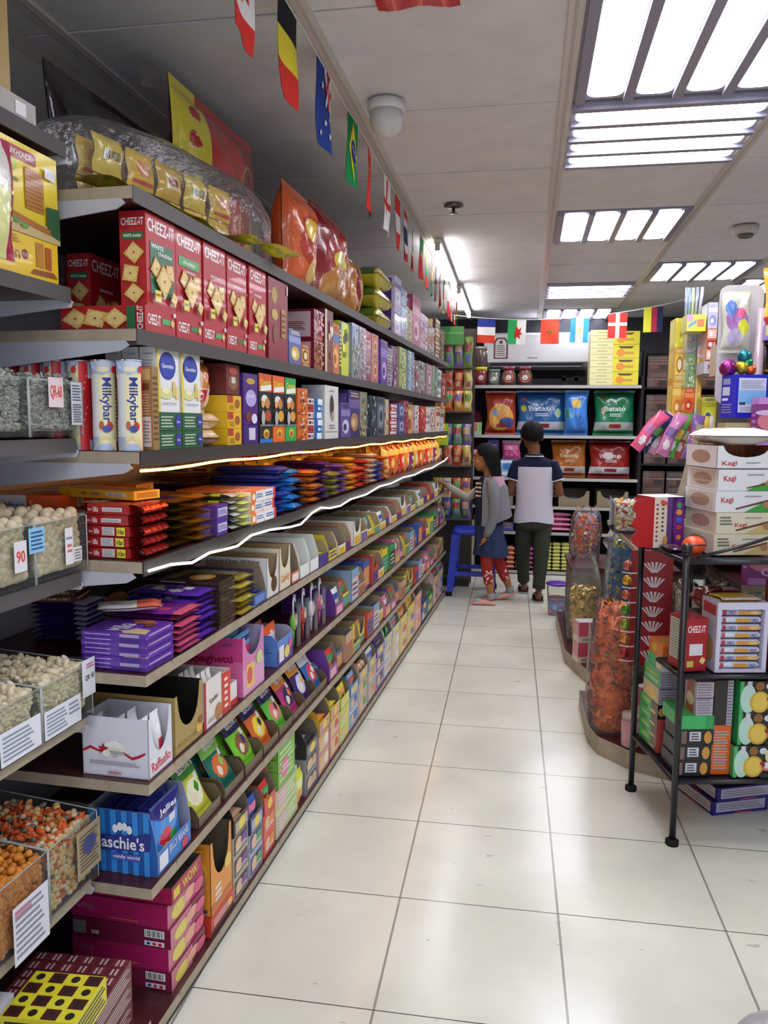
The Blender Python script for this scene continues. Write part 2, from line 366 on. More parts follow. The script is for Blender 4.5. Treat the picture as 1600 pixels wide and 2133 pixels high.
for k, i in enumerate(range(-2, 5)):
    b = MB(); b.box(-.019, -4.3, -.004, .019, 4.95, .006, 'C9C3BC', 'paint'); b.box(-.004, -4.3, -.0055, .004, 4.95, -.004, 'B4AEA8', 'paint'); struct('trim_%d' % (k + 1), b, CF(i, 0))
b = MB(); b.box(-1, 0, -.045, 8, .02, .006, 'A79F94', 'paint'); struct('trim_8', b, LF(0, .599, CEIL, R(90)))
b = MB(); b.box(-.08, -2.2, 0, 0, 7.6, CEIL + .05, 'B0AEAC', 'plaster'); struct('wall_left', b, LF(0, .60, 0))
b = MB(); b.box(-1.4, 7.5, 0, 2.8, 7.58, CEIL + .05, '26272E', 'dark_wall'); struct('wall_back', b)
b = MB(); b.box(2.7, -2, 0, 2.78, 7.5, CEIL + .05, 'B0AEAC', 'plaster'); struct('wall_right', b)
b = MB(); b.box(-1.6, -2, 0, 2.7, -1.92, CEIL + .05, 'B0AEAC', 'plaster'); struct('wall_front', b)
b = MB(); b.box(-.9, -1.915, .2, 2.5, -1.905, 2.05, 'FFFFFF', 'fill_glow'); [b.box(x, -1.905, .15, x + .05, -1.88, 2.1, '6A6A6A', 'paint') for x in (-.95, .2, 1.35, 2.5)]; struct('fill_panel_1', b)  # unseen glowing panel with bars, added behind the camera as fill light
# recessed ceiling lights: grey housing and four glowing strips each
def rrect(x0, y0, x1, y1, r, n=4):
    pts = []
    for cx, cy, a in ((x1 - r, y1 - r, 0), (x0 + r, y1 - r, 90), (x0 + r, y0 + r, 180), (x1 - r, y0 + r, 270)):
        pts += [(cx + r * math.cos(R(a + 90 * k / n)), cy + r * math.sin(R(a + 90 * k / n))) for k in range(n + 1)]
    return pts
def lamp_meshes():
    f = MB(); f.box(.02, .012, 0, CX - .02, CYY - .012, .03, '9A98A8', 'paint')
    for k in range(5): x = .04 + (CX - .08) * k / 4; f.box(x - .014, .02, -.014, x + .014, CYY - .02, 0, '8E8C9C', 'paint')
    d = MB(); W = (CX - .08) / 4; pts = rrect(.018, .035, W - .018, CYY - .035, .03); n = len(pts)
    d.add([(x, y, -.0005) for x, y in pts] + [(x, y, -.0015) for x, y in pts], [tuple(range(2 * n - 1, n - 1, -1))] + [(i, (i + 1) % n, (i + 1) % n + n, i + n) for i in range(n)], 'FFFFFF', 'lamp')
    return f.mesh('frame'), d.mesh('lamp_strip')
fm, dm = lamp_meshes()
LLAB = {(1, -1): 'large square ceiling light at the top right corner, its strips running lengthwise', (1, 0): 'square ceiling light with four crosswise strips, just beyond the big corner light', (1, 2): 'ceiling light halfway down with four lengthwise strips, one of them dimmer and bluish', (1, 5): 'far ceiling light with four long crosswise strips', (1, 7): 'farthest ceiling light, small, above the back shelves', (2, 4): 'ceiling light at the right with slanting lengthwise strips', (3, 5): 'ceiling light mostly hidden behind the tall snack display at the right'}
for i, j, tr in LIGHTS:
    M = CF(i, j, -.001)
    if tr: M = M @ TR(CX, 0, 0) @ RZ(PI / 2)
    t_ = thing('ceiling_light', LLAB.get((i, j), 'added ceiling light out of view, there for extra illumination'), 'light', M, 'square lights in the ceiling'); obj('frame', fm, t_)
    for k in range(4):
        q = obj('lamp_strip', dm, t_); q.location = (.04 + (CX - .08) / 4 * k, 0, -.001)
# tube lamps on the left
for k, (y0, y1) in enumerate(((4.22, 5.47), (5.62, 6.9))):
    t_ = thing('tube_light', ['long glowing tube lamp on the ceiling above the shelves, nearer one', 'glowing tube lamp beyond the first one, near the back wall'][k], 'light', TR(-.405 + k * .02, y0, CEIL - .012), 'tube lamps on the ceiling')
    L_ = y1 - y0; b = MB(); b.box(-.018, 0, -.016, .018, L_, .006, 'D8D8D4', 'paint'); b.box(-.013, -.006, -.05, .013, .012, -.01, 'B8B8B4', 'paint'); b.box(-.013, L_ - .012, -.05, .013, L_ + .006, -.01, 'B8B8B4', 'paint'); obj('housing', b, t_)
    b = MB(); b.tube([(0, .012, -.036), (0, L_ - .012, -.036)], .013, 12, 'FFFFFF', 'tube'); obj('tube', b, t_)
# dome camera, sprinkler, detector, red sticker
t_ = thing('dome_camera', 'white dome camera on the ceiling beside the flag line', 'camera', TR(-.395, 2.45, CEIL - .004))
b = MB(); b.loft([(0, 0, 0, .055, .055), (0, 0, -.022, .057, .057), (0, 0, -.028, .054, .054)], 24, 'D6D4D0', 'paint'); obj('base', b, t_)
b = MB(); b.loft([(0, 0, -.028, .051, .051), (0, 0, -.06, .05, .05), (0, 0, -.078, .043, .043), (0, 0, -.092, .028, .028), (0, 0, -.099, .01, .01)], 24, 'C9C9C6', 'paint'); obj('dome', b, t_)
t_ = thing('sprinkler', 'small metal sprinkler head hanging from the ceiling', 'sprinkler', TR(-.277, 3.60, CEIL - .002))
b = MB(); b.loft([(0, 0, 0, .04, .04), (0, 0, -.006, .044, .044), (0, 0, -.010, .03, .03), (0, 0, -.014, .012, .012)], 20, '6E6E6C', 'metal'); obj('escutcheon', b, t_)
b = MB(); b.loft([(0, 0, -.012, .008, .008), (0, 0, -.03, .006, .006), (0, 0, -.034, .016, .016), (0, 0, -.037, .016, .016)], 12, '7A7672', 'metal'); obj('nozzle', b, t_)
t_ = thing('smoke_detector', 'round smoke detector on the ceiling at the right', 'detector', TR(1.09, 4.16, CEIL - .003))
b = MB(); b.loft([(0, 0, 0, .06, .06), (0, 0, -.02, .06, .06), (0, 0, -.036, .048, .048)], 24, 'B8B4AC', 'paint'); obj('body', b, t_)
b = MB(); b.loft([(0, 0, -.036, .038, .038), (0, 0, -.046, .036, .036), (0, 0, -.052, .025, .025)], 20, '5A5854', 'paint'); obj('grille', b, t_)
b = MB(); b.grid(lambda u, v: Vector((-.33 + .19 * u, 1.60 + .32 * v, CEIL - .006 - .004 * math.sin(9 * u) * v)), 8, 6, 'C03038', 'film'); put('wrapper', b, 'red plastic sheet stuck flat on the ceiling at the top edge of the view', 'sheet', Matrix())
# ------------------------------------------------------------------ flags on the left
def flagmesh(key, ops, base, wv=.006, ph=0, W=.13, H=.2):
    def f():
        m = MB(); cf = colfn(base, ops)
        P = lambda u, v, e=0: Vector((wv * math.sin(5 * u + 4 * v + ph) * (1 - v) + e, W * u, -H * (1 - v)))
        m.grid(lambda u, v: P(u, v), 20, 24, cf, 'cloth'); m.grid(lambda u, v: P(u, v) - Vector((.0012, 0, 0)), 20, 24, cf, 'cloth', flip=True)
        for e in (.0016, -.0028): art(m, lambda u, v, q=0, e=e: P(u, v) + Vector((e + (q if e > 0 else -q), 0, 0)), [o for o in ops if o[0] not in 're'], 'cloth')
        return m
    return cached('flag_' + key, f)
def star(cx, cy, r, ry=None, n=5, q=.42): return [(cx + (r if k % 2 == 0 else r * q) * math.sin(PI * k / n), cy + ((ry or r) if k % 2 == 0 else (ry or r) * q) * math.cos(PI * k / n)) for k in range(2 * n)]
Rd, Wh, Gn, Bl, Yl, Bk = 'D8352E', 'E4E2E0', '1E8A4A', '28408E', 'E8D83C', '20222A'
leaf = [(.5, .62), (.42, .56), (.44, .53), (.3, .56), (.2, .5), (.3, .46), (.24, .4), (.4, .43), (.5, .36), (.6, .43), (.76, .4), (.7, .46), (.8, .5), (.7, .56), (.56, .53), (.58, .56)]
FL = {'canada': (Rd, [('r', 0, .27, 1, .73, Wh), ('p', leaf, Rd)]), 'belgium': (Bk, [('r', 0, 0, 1, .67, Yl), ('r', 0, 0, 1, .33, Rd)]),
 'australia': (Bl, [('p', [(.5, 1), (.62, 1), (1, .62), (1, .5), (.96, .5), (.5, .94)], 'D8D4D8'), ('p', [(.5, .5), (.56, .5), (1, .94), (1, 1), (.94, 1), (.5, .56)], 'D8D4D8'), ('p', [(.7, .5), (.8, .5), (.8, 1), (.7, 1)], Rd), ('p', [(.5, .71), (1, .71), (1, .79), (.5, .79)], Rd), ('p', star(.3, .72, .1, .06), Wh), ('p', star(.5, .3, .08, .05), Wh), ('p', star(.75, .18, .08, .05), Wh), ('p', star(.3, .14, .07, .045), Wh), ('p', star(.7, .38, .05, .03), Wh)]),
 'brazil': (Gn, [('p', [(.5, .06), (.9, .5), (.5, .94), (.1, .5)], Yl), ('p', ell(.5, .5, .24, .17), '2A3A8A'), ('p', [(.3, .54), (.7, .44), (.7, .47), (.3, .57)], Wh)]),
 'switzerland': (Rd, [('r', .38, .25, .62, .75, Wh), ('r', .2, .42, .8, .58, Wh)]), 'england': (Wh, [('r', .4, 0, .6, 1, Rd), ('r', 0, .44, 1, .58, Rd)]),
 'austria': (Rd, [('r', 0, .33, 1, .67, Wh)]), 'thailand': (Rd, [('r', 0, .17, 1, .83, Wh), ('r', 0, .33, 1, .67, '32406E')]), 'mexico': (Wh, [('r', 0, .67, 1, 1, Gn), ('r', 0, 0, 1, .33, Rd), ('e', .5, .5, .2, .09, '6A5A3A')]),
 'portugal': (Rd, [('r', 0, .6, 1, 1, Gn), ('e', .5, .6, .2, .09, Yl)]), 'cameroon': (Yl, [('r', 0, .67, 1, 1, Gn), ('r', 0, .33, 1, .67, Rd)]), 'ghana': (Yl, [('r', 0, .67, 1, 1, Rd), ('r', 0, 0, 1, .33, Gn)]), 'lithuania': (Gn, [('r', 0, .6, 1, 1, Yl), ('r', 0, 0, 1, .3, Rd)]),
 'poland': (Wh, [('r', 0, 0, 1, .5, Rd)]), 'france': (Wh, [('r', 0, .67, 1, 1, '2C3C8C'), ('r', 0, 0, 1, .33, 'C8402E')]), 'wales': (Wh, [('r', 0, 0, .5, 1, '2A9A52'), ('p', [(.3, .35), (.42, .45), (.4, .6), (.5, .75), (.6, .6), (.75, .7), (.7, .5), (.82, .42), (.66, .38), (.7, .22), (.52, .32), (.4, .2), (.42, .34)], 'C02828')]),
 'morocco': ('DC4A36', [('p', star(.5, .5, .17, .11), '5A7A3A')]), 'argentina': (Wh, [('r', 0, 0, .32, 1, '3F8EDC'), ('r', .68, 0, 1, 1, '3F8EDC'), ('e', .5, .5, .1, .07, 'E8D040')]), 'denmark': ('D23A34', [('r', .42, 0, .58, 1, Wh), ('r', 0, .52, 1, .64, Wh)]), 'germany': (Rd, [('r', 0, 0, .4, 1, 'C8C83A'), ('r', .72, 0, 1, 1, '2A2A48'), ('r', .4, 0, .72, 1, 'A03040')])}
FN = {'canada': 'red and white flag with a maple leaf', 'belgium': 'black, yellow and red striped flag', 'australia': 'dark blue flag with white stars', 'brazil': 'green flag with a yellow diamond', 'switzerland': 'red flag with a short white cross', 'england': 'white flag with a thin red cross', 'austria': 'red and white striped flag', 'thailand': 'red, white and blue banded flag', 'mexico': 'green, white and red flag with a dark emblem', 'portugal': 'green and red flag', 'cameroon': 'green, red and yellow flag', 'ghana': 'red, yellow and green flag', 'lithuania': 'yellow, green and red flag', 'poland': 'white and red flag', 'france': 'blue, white and red flag', 'wales': 'green and white flag with a red creature', 'morocco': 'orange red flag with a small star', 'argentina': 'light blue and white striped flag', 'denmark': 'red flag with a white cross', 'germany': 'flag with yellow, red and dark stripes'}
seq = ['poland', 'canada', 'belgium', 'australia', 'brazil', 'switzerland', 'england', 'austria', 'thailand', 'mexico', 'portugal', 'lithuania', 'ghana', 'england', 'morocco', 'cameroon', 'poland', 'denmark', 'thailand', 'ghana']
ys = [1.24, 1.47, 1.745, 2.06, 2.41, 2.72, 3.02, 3.28, 3.52, 3.78, 4.02] + [4.28 + .235 * k for k in range(9)]
fx = lambda y: -.522 + (y - 1.5) * .0188
for k, n_ in enumerate(seq):
    base, ops = FL[n_]; W = .14
    M = TR(fx(ys[k]), ys[k], 2.146) @ RZ(rnd.uniform(-.06, .14) - CA)
    put('flag', flagmesh(n_ + 'L%d' % (k % 3), ops, base, ph=k, W=.14), FN[n_] + ' on the line above the left shelves', 'flag', M, 'flags along the ceiling rail')
b = MB(); pts = [(fx(y), y, 2.147 - .004 * math.sin(k * 2.1) + (.0)) for k, y in enumerate([.8 + .23 * i for i in range(24)])]; b.tube(pts, .0022, 5, 'D8D4CC', 'cloth'); put('string', b, 'thin white string carrying the flags along the ceiling rail', 'string', Matrix())
BY = 6.15
def bstr(x): return 2.0 + .10 * ((x - .28) / .9) ** 2 * .9 + .03 * (x - .3)
for k, (n_, xl) in enumerate([('france', 995), ('wales', 1058), ('morocco', 1126), ('argentina', 1188), ('denmark', 1266), ('germany', 1339)]):
    p = at(xl, 700, BY)[0]; base, ops = FL[n_]
    put('flag', flagmesh(n_ + 'B', ops, base, ph=k, W=.135, H=.18), FN[n_] + ' on the string across the back of the shop', 'flag', TR(p, BY, bstr(p + .06)) @ RZ(-PI / 2) @ RZ(rnd.uniform(-.1, .1)) @ RX(rnd.uniform(-.05, .05)), 'flags across the back of the shop')
b = MB(); b.tube([(x / 10, BY, bstr(x / 10) + .002) for x in range(-5, 14)], .003, 5, 'DCD8D0', 'cloth'); put('string', b, 'sagging white string carrying six flags across the back', 'string', Matrix())
# ------------------------------------------------------------------ the left shelving
SZ = [.04, .33, .54, .752, .966, 1.167, 1.385, 1.628]; SNAME = ['base shelf', 'seventh shelf down', 'sixth shelf down', 'fifth shelf down', 'fourth shelf down', 'third shelf down', 'second shelf down', 'top shelf']
S0, S1, SD = 1.335, 5.52, .42
def board(d, L, th, tan=True, slots=False):
    m = MB(); m.box(-d, 0, -th, 0, L, 0, '3E1A1C', 'board_top')
    m.box(-d, -.0012, -th, 0, 0, -.001, 'A89880', 'board_edge')
    if tan == 1:
        m.box(0, -.001, -th, .0015, L, -.001, 'B0A28A', 'board_edge')
        y = .1
        while y < L: m.box(.0012, y, -.004, .0022, y + .0012, 0, '1A1A1A', 'matte'); y += .16 + .05 * math.sin(y * 9)
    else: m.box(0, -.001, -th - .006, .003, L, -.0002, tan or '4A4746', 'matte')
    return m
u_ = thing('shelving_unit', 'long wall shelving with eight shelves of snacks down the left of the aisle', 'shelving', LF(S0, 0, 0))
for k, z in enumerate(SZ):
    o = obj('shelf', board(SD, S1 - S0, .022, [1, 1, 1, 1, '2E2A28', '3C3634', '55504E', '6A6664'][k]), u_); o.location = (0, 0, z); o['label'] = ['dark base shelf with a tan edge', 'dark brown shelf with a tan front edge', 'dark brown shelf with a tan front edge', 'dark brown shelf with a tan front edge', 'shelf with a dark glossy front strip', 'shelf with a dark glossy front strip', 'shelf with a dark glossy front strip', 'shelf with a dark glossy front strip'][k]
    if k == 5:
        b = MB(); art(b, face_map((-.27, -.0016, z - .021), (.10, 0, 0), (0, 0, .02)), [('t', 'MOON CHERRY', .45, .5, 1.0, .62, '181410')], 'matte'); obj('handwriting', b, u_)
b = MB(); b.box(-SD - .012, 0, 0, -SD, S1 - S0, 1.68, 'A9A9B2', 'paint')
for y in (.0, .9, 1.8, 2.7, 3.6): b.box(-SD, y + .005, 0, -SD + .022, y + .03, 1.75, '9A9AA2', 'paint')
obj('back_panel', b, u_)
b = MB(); b.box(-SD, .02, 0, -.004, S1 - S0, SZ[0] - .022, '4A4840', 'matte'); obj('plinth', b, u_)
for k, z in enumerate(SZ[1:]):
    for y in (-.0055,) if k > 2 else ():
        b = MB(); pts = [(-SD, -.022), (-.02, -.022), (-.012, -.03), (-.03, -.04), (-SD, -.085)]; n = 5
        b.add([(x, y, z_) for x, z_ in pts] + [(x, y + .004, z_) for x, z_ in pts], [tuple(range(n)), tuple(range(9, 4, -1))] + [(i, i + n, (i + 1) % n + n, (i + 1) % n) for i in range(n)], 'B4B6BE', 'paint')
        o = obj('bracket', b, u_); o.location = (0, 0, z)
# near bay with the nut bins
NZ = [.345, .67, .945, 1.19, 1.455, 1.70]; NA = -.85
n_ = thing('shelving_unit', 'shallower near shelving at the left edge holding clear bins of nuts', 'shelving', LF(.2, 0, 0, 0, NA))
for k, z in enumerate(NZ):
    o = obj('shelf', board(.36, S0 - .2 - .008, .02, 1 if k < 2 else '5A5654'), n_); o.location = (0, 0, z)
b = MB(); b.box(-.372, 0, 0, -.36, S0 - .21, 1.9, 'A0A0A8', 'paint'); obj('back_panel', b, n_)
b = MB(); b.box(-.36, 0, 0, .12, S0 - .21, .07, '3E1A1C', 'board_top'); b.box(.12, 0, .045, .121, S0 - .21, .07, '9C8E78', 'board_edge'); obj('base_shelf', b, n_)
for z in NZ:
    b = MB(); pts = [(-.36, -.02), (.0, -.02), (.005, -.024), (.0, -.034), (-.03, -.036), (-.36, -.07)]; n = 6; y = S0 - .2 - .0075
    b.add([(x, y, z_) for x, z_ in pts] + [(x, y + .004, z_) for x, z_ in pts], [tuple(range(n)), tuple(range(2 * n - 1, n - 1, -1))] + [(i, i + n, (i + 1) % n + n, (i + 1) % n) for i in range(n)], 'C4C6CC', 'paint')
    o = obj('bracket', b, n_); o.location = (0, 0, z)
# LED strips: a sagging white one on the fourth shelf, a warm one under the third
SQ = [(0, -.016), (.08, -.018), (.17, -.03), (.26, -.024), (.34, -.03), (.42, -.034), (.5, -.02), (.62, -.022), (.78, -.035), (.88, -.04), (1.0, -.02), (1.1, -.014), (1.2, -.026), (1.32, -.03), (1.45, -.02), (1.7, -.024), (1.95, -.012), (2.2, -.018), (2.5, -.01), (2.8, -.016), (3.1, -.006), (3.4, -.012), (3.7, -.002), (4.0, .006), (4.12, .02)]
b = MB(); b.tube([(.0125 + .003 * math.sin(k), s, z) for k, (s, z) in enumerate(SQ)], .0026, 8, 'FFFFFF', 'strip_white'); put('led_strip', b, 'wavy glowing white light strip along the front of the fourth shelf', 'light strip', LF(S0, 0, SZ[4]))
b = MB(); b.tube([(.002, s / 10, -.0345 - .0022 * math.sin(s * 1.3)) for s in range(0, 42)], .0026, 8, 'FFB040', 'strip_warm'); put('led_strip', b, 'warm yellow light strip under the front edge of the third shelf', 'light strip', LF(S0, 0, SZ[5]))
# ================================================================== goods on the left shelving
sh = lambda k: SZ[k] + .0006
# ---- second shelf: cracker boxes
CR, CD = 'B4202A', '8E1620'
CF_ = [('r', 0, 0, 1, .04, CD), ('t', 'CHEEZ-IT', .5, .86, .86, .13, 'F2F0EC'), ('r', .1, .52, .9, .72, '2E7A46')]
def crk_front(gr):
    o = [('t', 'CHEEZ-IT', .5, .87, .9, .14, 'F4F2EE')]
    if gr == 2: o += [('r', .12, .14, .9, .7, '2F6E48'), ('t', 'WHITE', .36, .66, .42, .05, 'FFFFFF'), ('t', 'cheddar', .62, .6, .5, .05, 'E8F0E0')]
    elif gr == 1: o += [('r', .1, .58, .9, .69, '4FA85A'), ('t', 'cheddar', .5, .635, .5, .05, 'F4F4E8'), ('t', 'ORIGINAL', .55, .53, .4, .03, 'F4F2EE')]
    else: o += [('t', 'ORIGINAL', .5, .6, .45, .035, 'F4F2EE')]
    o += [('k', .3, .42, .2, .13, .2), ('k', .74, .42, .18, .12, .9), ('k', .5, .3, .27, .19, .05), ('k', .82, .14, .13, .09, .3), ('r', .14, .06, .34, .18, 'E8D84A'), ('t', '100%', .24, .13, .16, .03, '7A1A1A')]
    return o
crk_end = lambda: [('t', 'CHEEZ-IT', .5, .89, .86, .08, 'F2F0EC'), ('r', .1, .7, .9, .78, '2A6B40'), ('t', 'WHITE cheddar', .5, .74, .7, .035, 'F2F4EC'), ('k', .55, .56, .4, .12, .05), ('k', .42, .34, .4, .12, .6), ('k', .56, .13, .4, .11, .1)]
def crk(gr): return cached('cracker_box%d' % gr, lambda: bx(MB(), .052, .114, .168, CR, crk_front(gr), crk_end(), [], 'card'))
def crk_lie(gr):
    f = [('t', 'CHEEZ-IT', .28, .5, .42, .42, 'F4F2EE'), ('r', .54, .4, .86, .62, '2E7A46' if gr else '4FA85A'), ('k', .88, .5, .08, .2, .2), ('r', .9, .78, .99, .95, 'D8D4D0')]
    e = [('k', .18, .5, .17, .42, .1), ('k', .42, .5, .17, .44, .5), ('k', .66, .48, .16, .42, .0), ('r', .8, .05, .9, .95, '2A6B40'), ('t', 'CHEEZ-IT', .955, .5, .07, .9, 'F2F0EC', 1)]
    return cached('cracker_lie%d' % gr, lambda: bx(MB(), .172, .116, .046, CR, f, e, [('b', .1, .1, .5, .9, 6, 'D88890')]))
GC = 'cracker boxes on the second shelf'
for k, s in enumerate([1.376, 1.497, 1.618, 1.742, 1.87]):
    put('cracker_box', crk_lie(k % 2), 'red cracker box lying flat on the second shelf', 'cracker box', LF(s, 0.004, sh(6)), GC)
for k, s in enumerate([1.388, 1.508, 1.63, 1.757, 1.885]):
    put('cracker_box', crk([2, 1, 0, 0, 0][k]), ['red cracker box with a green panel standing front left', 'red cracker box with a small green band', 'red cracker box showing big orange diamond crackers', 'red cracker box showing big orange diamond crackers', 'red cracker box showing big orange diamond crackers'][k], 'cracker box', LF(s, 0.006 + .002 * (k % 2), sh(6) + .0465), GC)
put('cracker_box', crk(0), 'red cracker box standing in shadow behind the front one', 'cracker box', LF(1.50, .19, sh(6) + .0005), GC)
put('cracker_box', crk(1), 'red cracker box deepest in the shadow of the second shelf', 'cracker box', LF(1.62, .275, sh(6)), GC)
put('gift_carton', bx(MB(), .09, .15, .21, '8A2430', [('e', .3, .8, .14, .1, 'B08A3A'), ('e', .3, .56, .16, .07, 'C4A24C'), ('e', .32, .32, .12, .12, '7A4A2A'), ('r', .62, .3, .86, .66, 'A8803A'), ('b', .64, .34, .84, .62, 4, '6A1A22'), ('r', .9, .86, .97, .97, 'D0C8C0')], [('r', .1, .1, .9, .9, '7A1E2A')]), 'tall maroon carton with gold pictures beside the cracker boxes', 'carton', LF(2.012, .004, sh(6)))
# ---- helper for runs of cartons: (s, width, height, depth, base colour, kind)
def deco(seed, base, pal, kind):
    r_ = random.Random(seed); o = []
    if kind == 0:     # band, picture and lines
        o += [('r', 0, .62, 1, .8, pal[0]), ('e', .5, .32, .36, .2, pal[1]), ('e', .42, .3, .18, .1, pal[2]), ('b', .15, .85, .85, .96, 2, pal[2])]
    elif kind == 1:   # stripes
        for k in range(7): o.append(('r', .0, .06 + k * .135, 1, .11 + k * .135, pal[k % len(pal)]))
        o.append(('e', .5, .5, .3, .22, pal[0]))
    elif kind == 2:   # side panel with dots
        o += [('r', 0, 0, .22, 1, pal[0]), ('b', .04, .15, .19, .85, 9, pal[1])]
        for k in range(7): o.append(('e', r_.uniform(.4, .85), r_.uniform(.12, .9), r_.uniform(.08, .16), r_.uniform(.05, .09), pal[k % 3]))
    elif kind == 3:   # window box
        o += [('r', .15, .2, .85, .8, pal[0]), ('e', .5, .5, .28, .25, pal[1]), ('e', .5, .5, .18, .16, pal[2]), ('b', .2, .85, .8, .95, 2, pal[2]), ('b', .2, .05, .8, .16, 2, pal[2])]
    elif kind == 4:   # three packs stacked
        for k in range(3): o += [('r', .04, .03 + k * .33, .96, .31 + k * .33, pal[k % 2]), ('e', .35, .17 + k * .33, .2, .08, pal[2]), ('b', .6, .1 + k * .33, .92, .24 + k * .33, 3, pal[2])]
    else:             # busy
        for k in range(22): x, y = r_.uniform(0, .82), r_.uniform(0, .9); o.append(('r', x, y, x + r_.uniform(.08, .2), y + r_.uniform(.04, .1), pal[k % len(pal)]))
    return o
def carton(seed, d, w_, h, base, pal, kind, fin='card', endc=None):
    return cached('c%s' % (str((seed, d, w_, h, base, kind)),), lambda: bx(MB(), d, w_, h, base, deco(seed, base, pal, kind), [('r', .08, .08, .92, .92, endc or pal[0]), ('b', .2, .3, .8, .6, 5, base)] if kind != 1 else [('r', 0, .06 + k * .135, 1, .11 + k * .135, pal[0]) for k in range(7)], [], fin))
def run(shelf, items, group, a=-.73, d0=.009, where=''):
    """items: (s, width, height, depth, base, palette, kind, finish, levels, description)"""
    for k, (s, wd, h, dp, base, pal, kind, fin, lv, desc) in enumerate(items):
        hh = h / lv
        for q in range(lv):
            me = carton(k + 31 * shelf, dp, wd - .004, round(hh - .0015, 4), base, pal, kind, fin)
            put('carton' if fin != 'film' else 'wrapped_pack', me, desc + where, 'carton' if fin != 'film' else 'packet', LF(s, d0 + .006 * math.sin(k * 1.7), sh(shelf) + q * hh + .0003), group)
W7 = ' on the second shelf'
it7 = [(2.185, .11, .10, .12, '5A66A0', ('8E9ACC', 'D8B84A', 'F0E8D0'), 0, 'card', 1, 'small blue carton below the gold striped one'),
 (2.305, .10, .07, .12, '9A2A22', ('C8A84A', '7A1A18', 'E8D8A0'), 3, 'card', 1, 'low red and gold carton'),
 (2.42, .10, .185, .14, '7A2232', ('C8B0B4', 'A04A58', 'E0C8C8'), 5, 'film', 2, 'maroon shrink-wrapped pack'),
 (2.525, .10, .2, .14, '6A2430', ('D8C4A0', 'E8DCC0', '8A3A44'), 2, 'card', 1, 'dark maroon carton with cream lettering panel'),
 (2.63, .10, .17, .12, 'C86838', ('3A6AA8', 'E8A868', 'B04A28'), 0, 'card', 1, 'orange carton with a blue top'),
 (2.735, .13, .19, .12, 'C8D030', ('4A3A2A', 'E8E868', '6A7A20'), 2, 'card', 1, 'bright yellow green carton'),
 (2.88, .10, .2, .12, '8A9498', ('C8D0D0', 'A8B0B0', '607070'), 5, 'film', 1, 'silvery wrapped carton'),
 (2.99, .11, .2, .12, 'A8A0A8', ('C07888', '8890A8', 'E0D8DC'), 5, 'film', 2, 'pale wrapped gift pack'),
 (3.11, .11, .2, .12, '9A909C', ('B85A70', 'C8B8C0', '787088'), 4, 'film', 2, 'grey and rose wrapped pack'),
 (3.23, .12, .2, .12, 'C89088', ('D87860', 'E8C0A0', 'A85A50'), 3, 'card', 2, 'salmon coloured carton'),
 (3.36, .14, .19, .12, '5A3A90', ('8A6AC0', 'C8A0D8', '3A2A70'), 0, 'card', 1, 'violet carton with a round picture'),
 (3.51, .12, .17, .12, '7A7078', ('A8A0A8', 'C8C0C4', '585058'), 4, 'card', 2, 'dull grey carton'),
 (3.64, .15, .19, .12, '7A4A78', ('B080A8', 'D8C0D0', '582A58'), 5, 'card', 1, 'plum coloured carton with small pictures'),
 (3.80, .18, .2, .12, 'A8B070', ('D8D8A0', '6A9A60', 'E8E8D0'), 5, 'card', 2, 'pale green carton'),
 (3.99, .18, .2, .12, '90A8B8', ('C8D8E0', '6080A0', 'E0E8E8'), 5, 'card', 2, 'pale blue carton'),
 (4.18, .2, .17, .12, '8A6A78', ('C04850', 'B8A8B0', 'E0D8D8'), 2, 'card', 1, 'mauve carton with red spots'),
 (4.39, .2, .18, .12, '98A098', ('B85A68', 'D0D8D0', '607060'), 5, 'card', 1, 'grey green carton'),
 (4.60, .22, .18, .12, 'A08088', ('C8B0B8', '885060', 'E0D0D4'), 3, 'card', 1, 'dusty pink carton'),
 (4.83, .22, .185, .12, '7A9080', ('B0C0A8', '506858', 'D8E0D0'), 2, 'card', 1, 'sage green carton'),
 (5.06, .2, .18, .12, 'D0D8D8', ('F0F0F0', '8098A0', '506870'), 4, 'card', 1, 'white carton with grey lines'),
 (5.27, .2, .17, .12, '8A2A30', ('B85058', 'D0A0A0', '601820'), 0, 'card', 1, 'dark red carton at the far end')]
run(6, it7, 'cartons along the second shelf', where=W7)
put('gold_carton', bx(MB(), .14, .2, .205, 'C8A030', [('b', .05, .05, .95, .95, 13, 'F0E8C0'), ('r', .3, .4, .7, .62, 'E8E4D0')], [('r', 0, .02 + k * .09, 1, .055 + k * .09, '8A1A1A') for k in range(11)], [], 'foil', 0, 0, 0, ('E8C830', 'C8A030')), 'tall carton with red and gold striped side', 'carton', LF(2.21, .145, sh(6)))
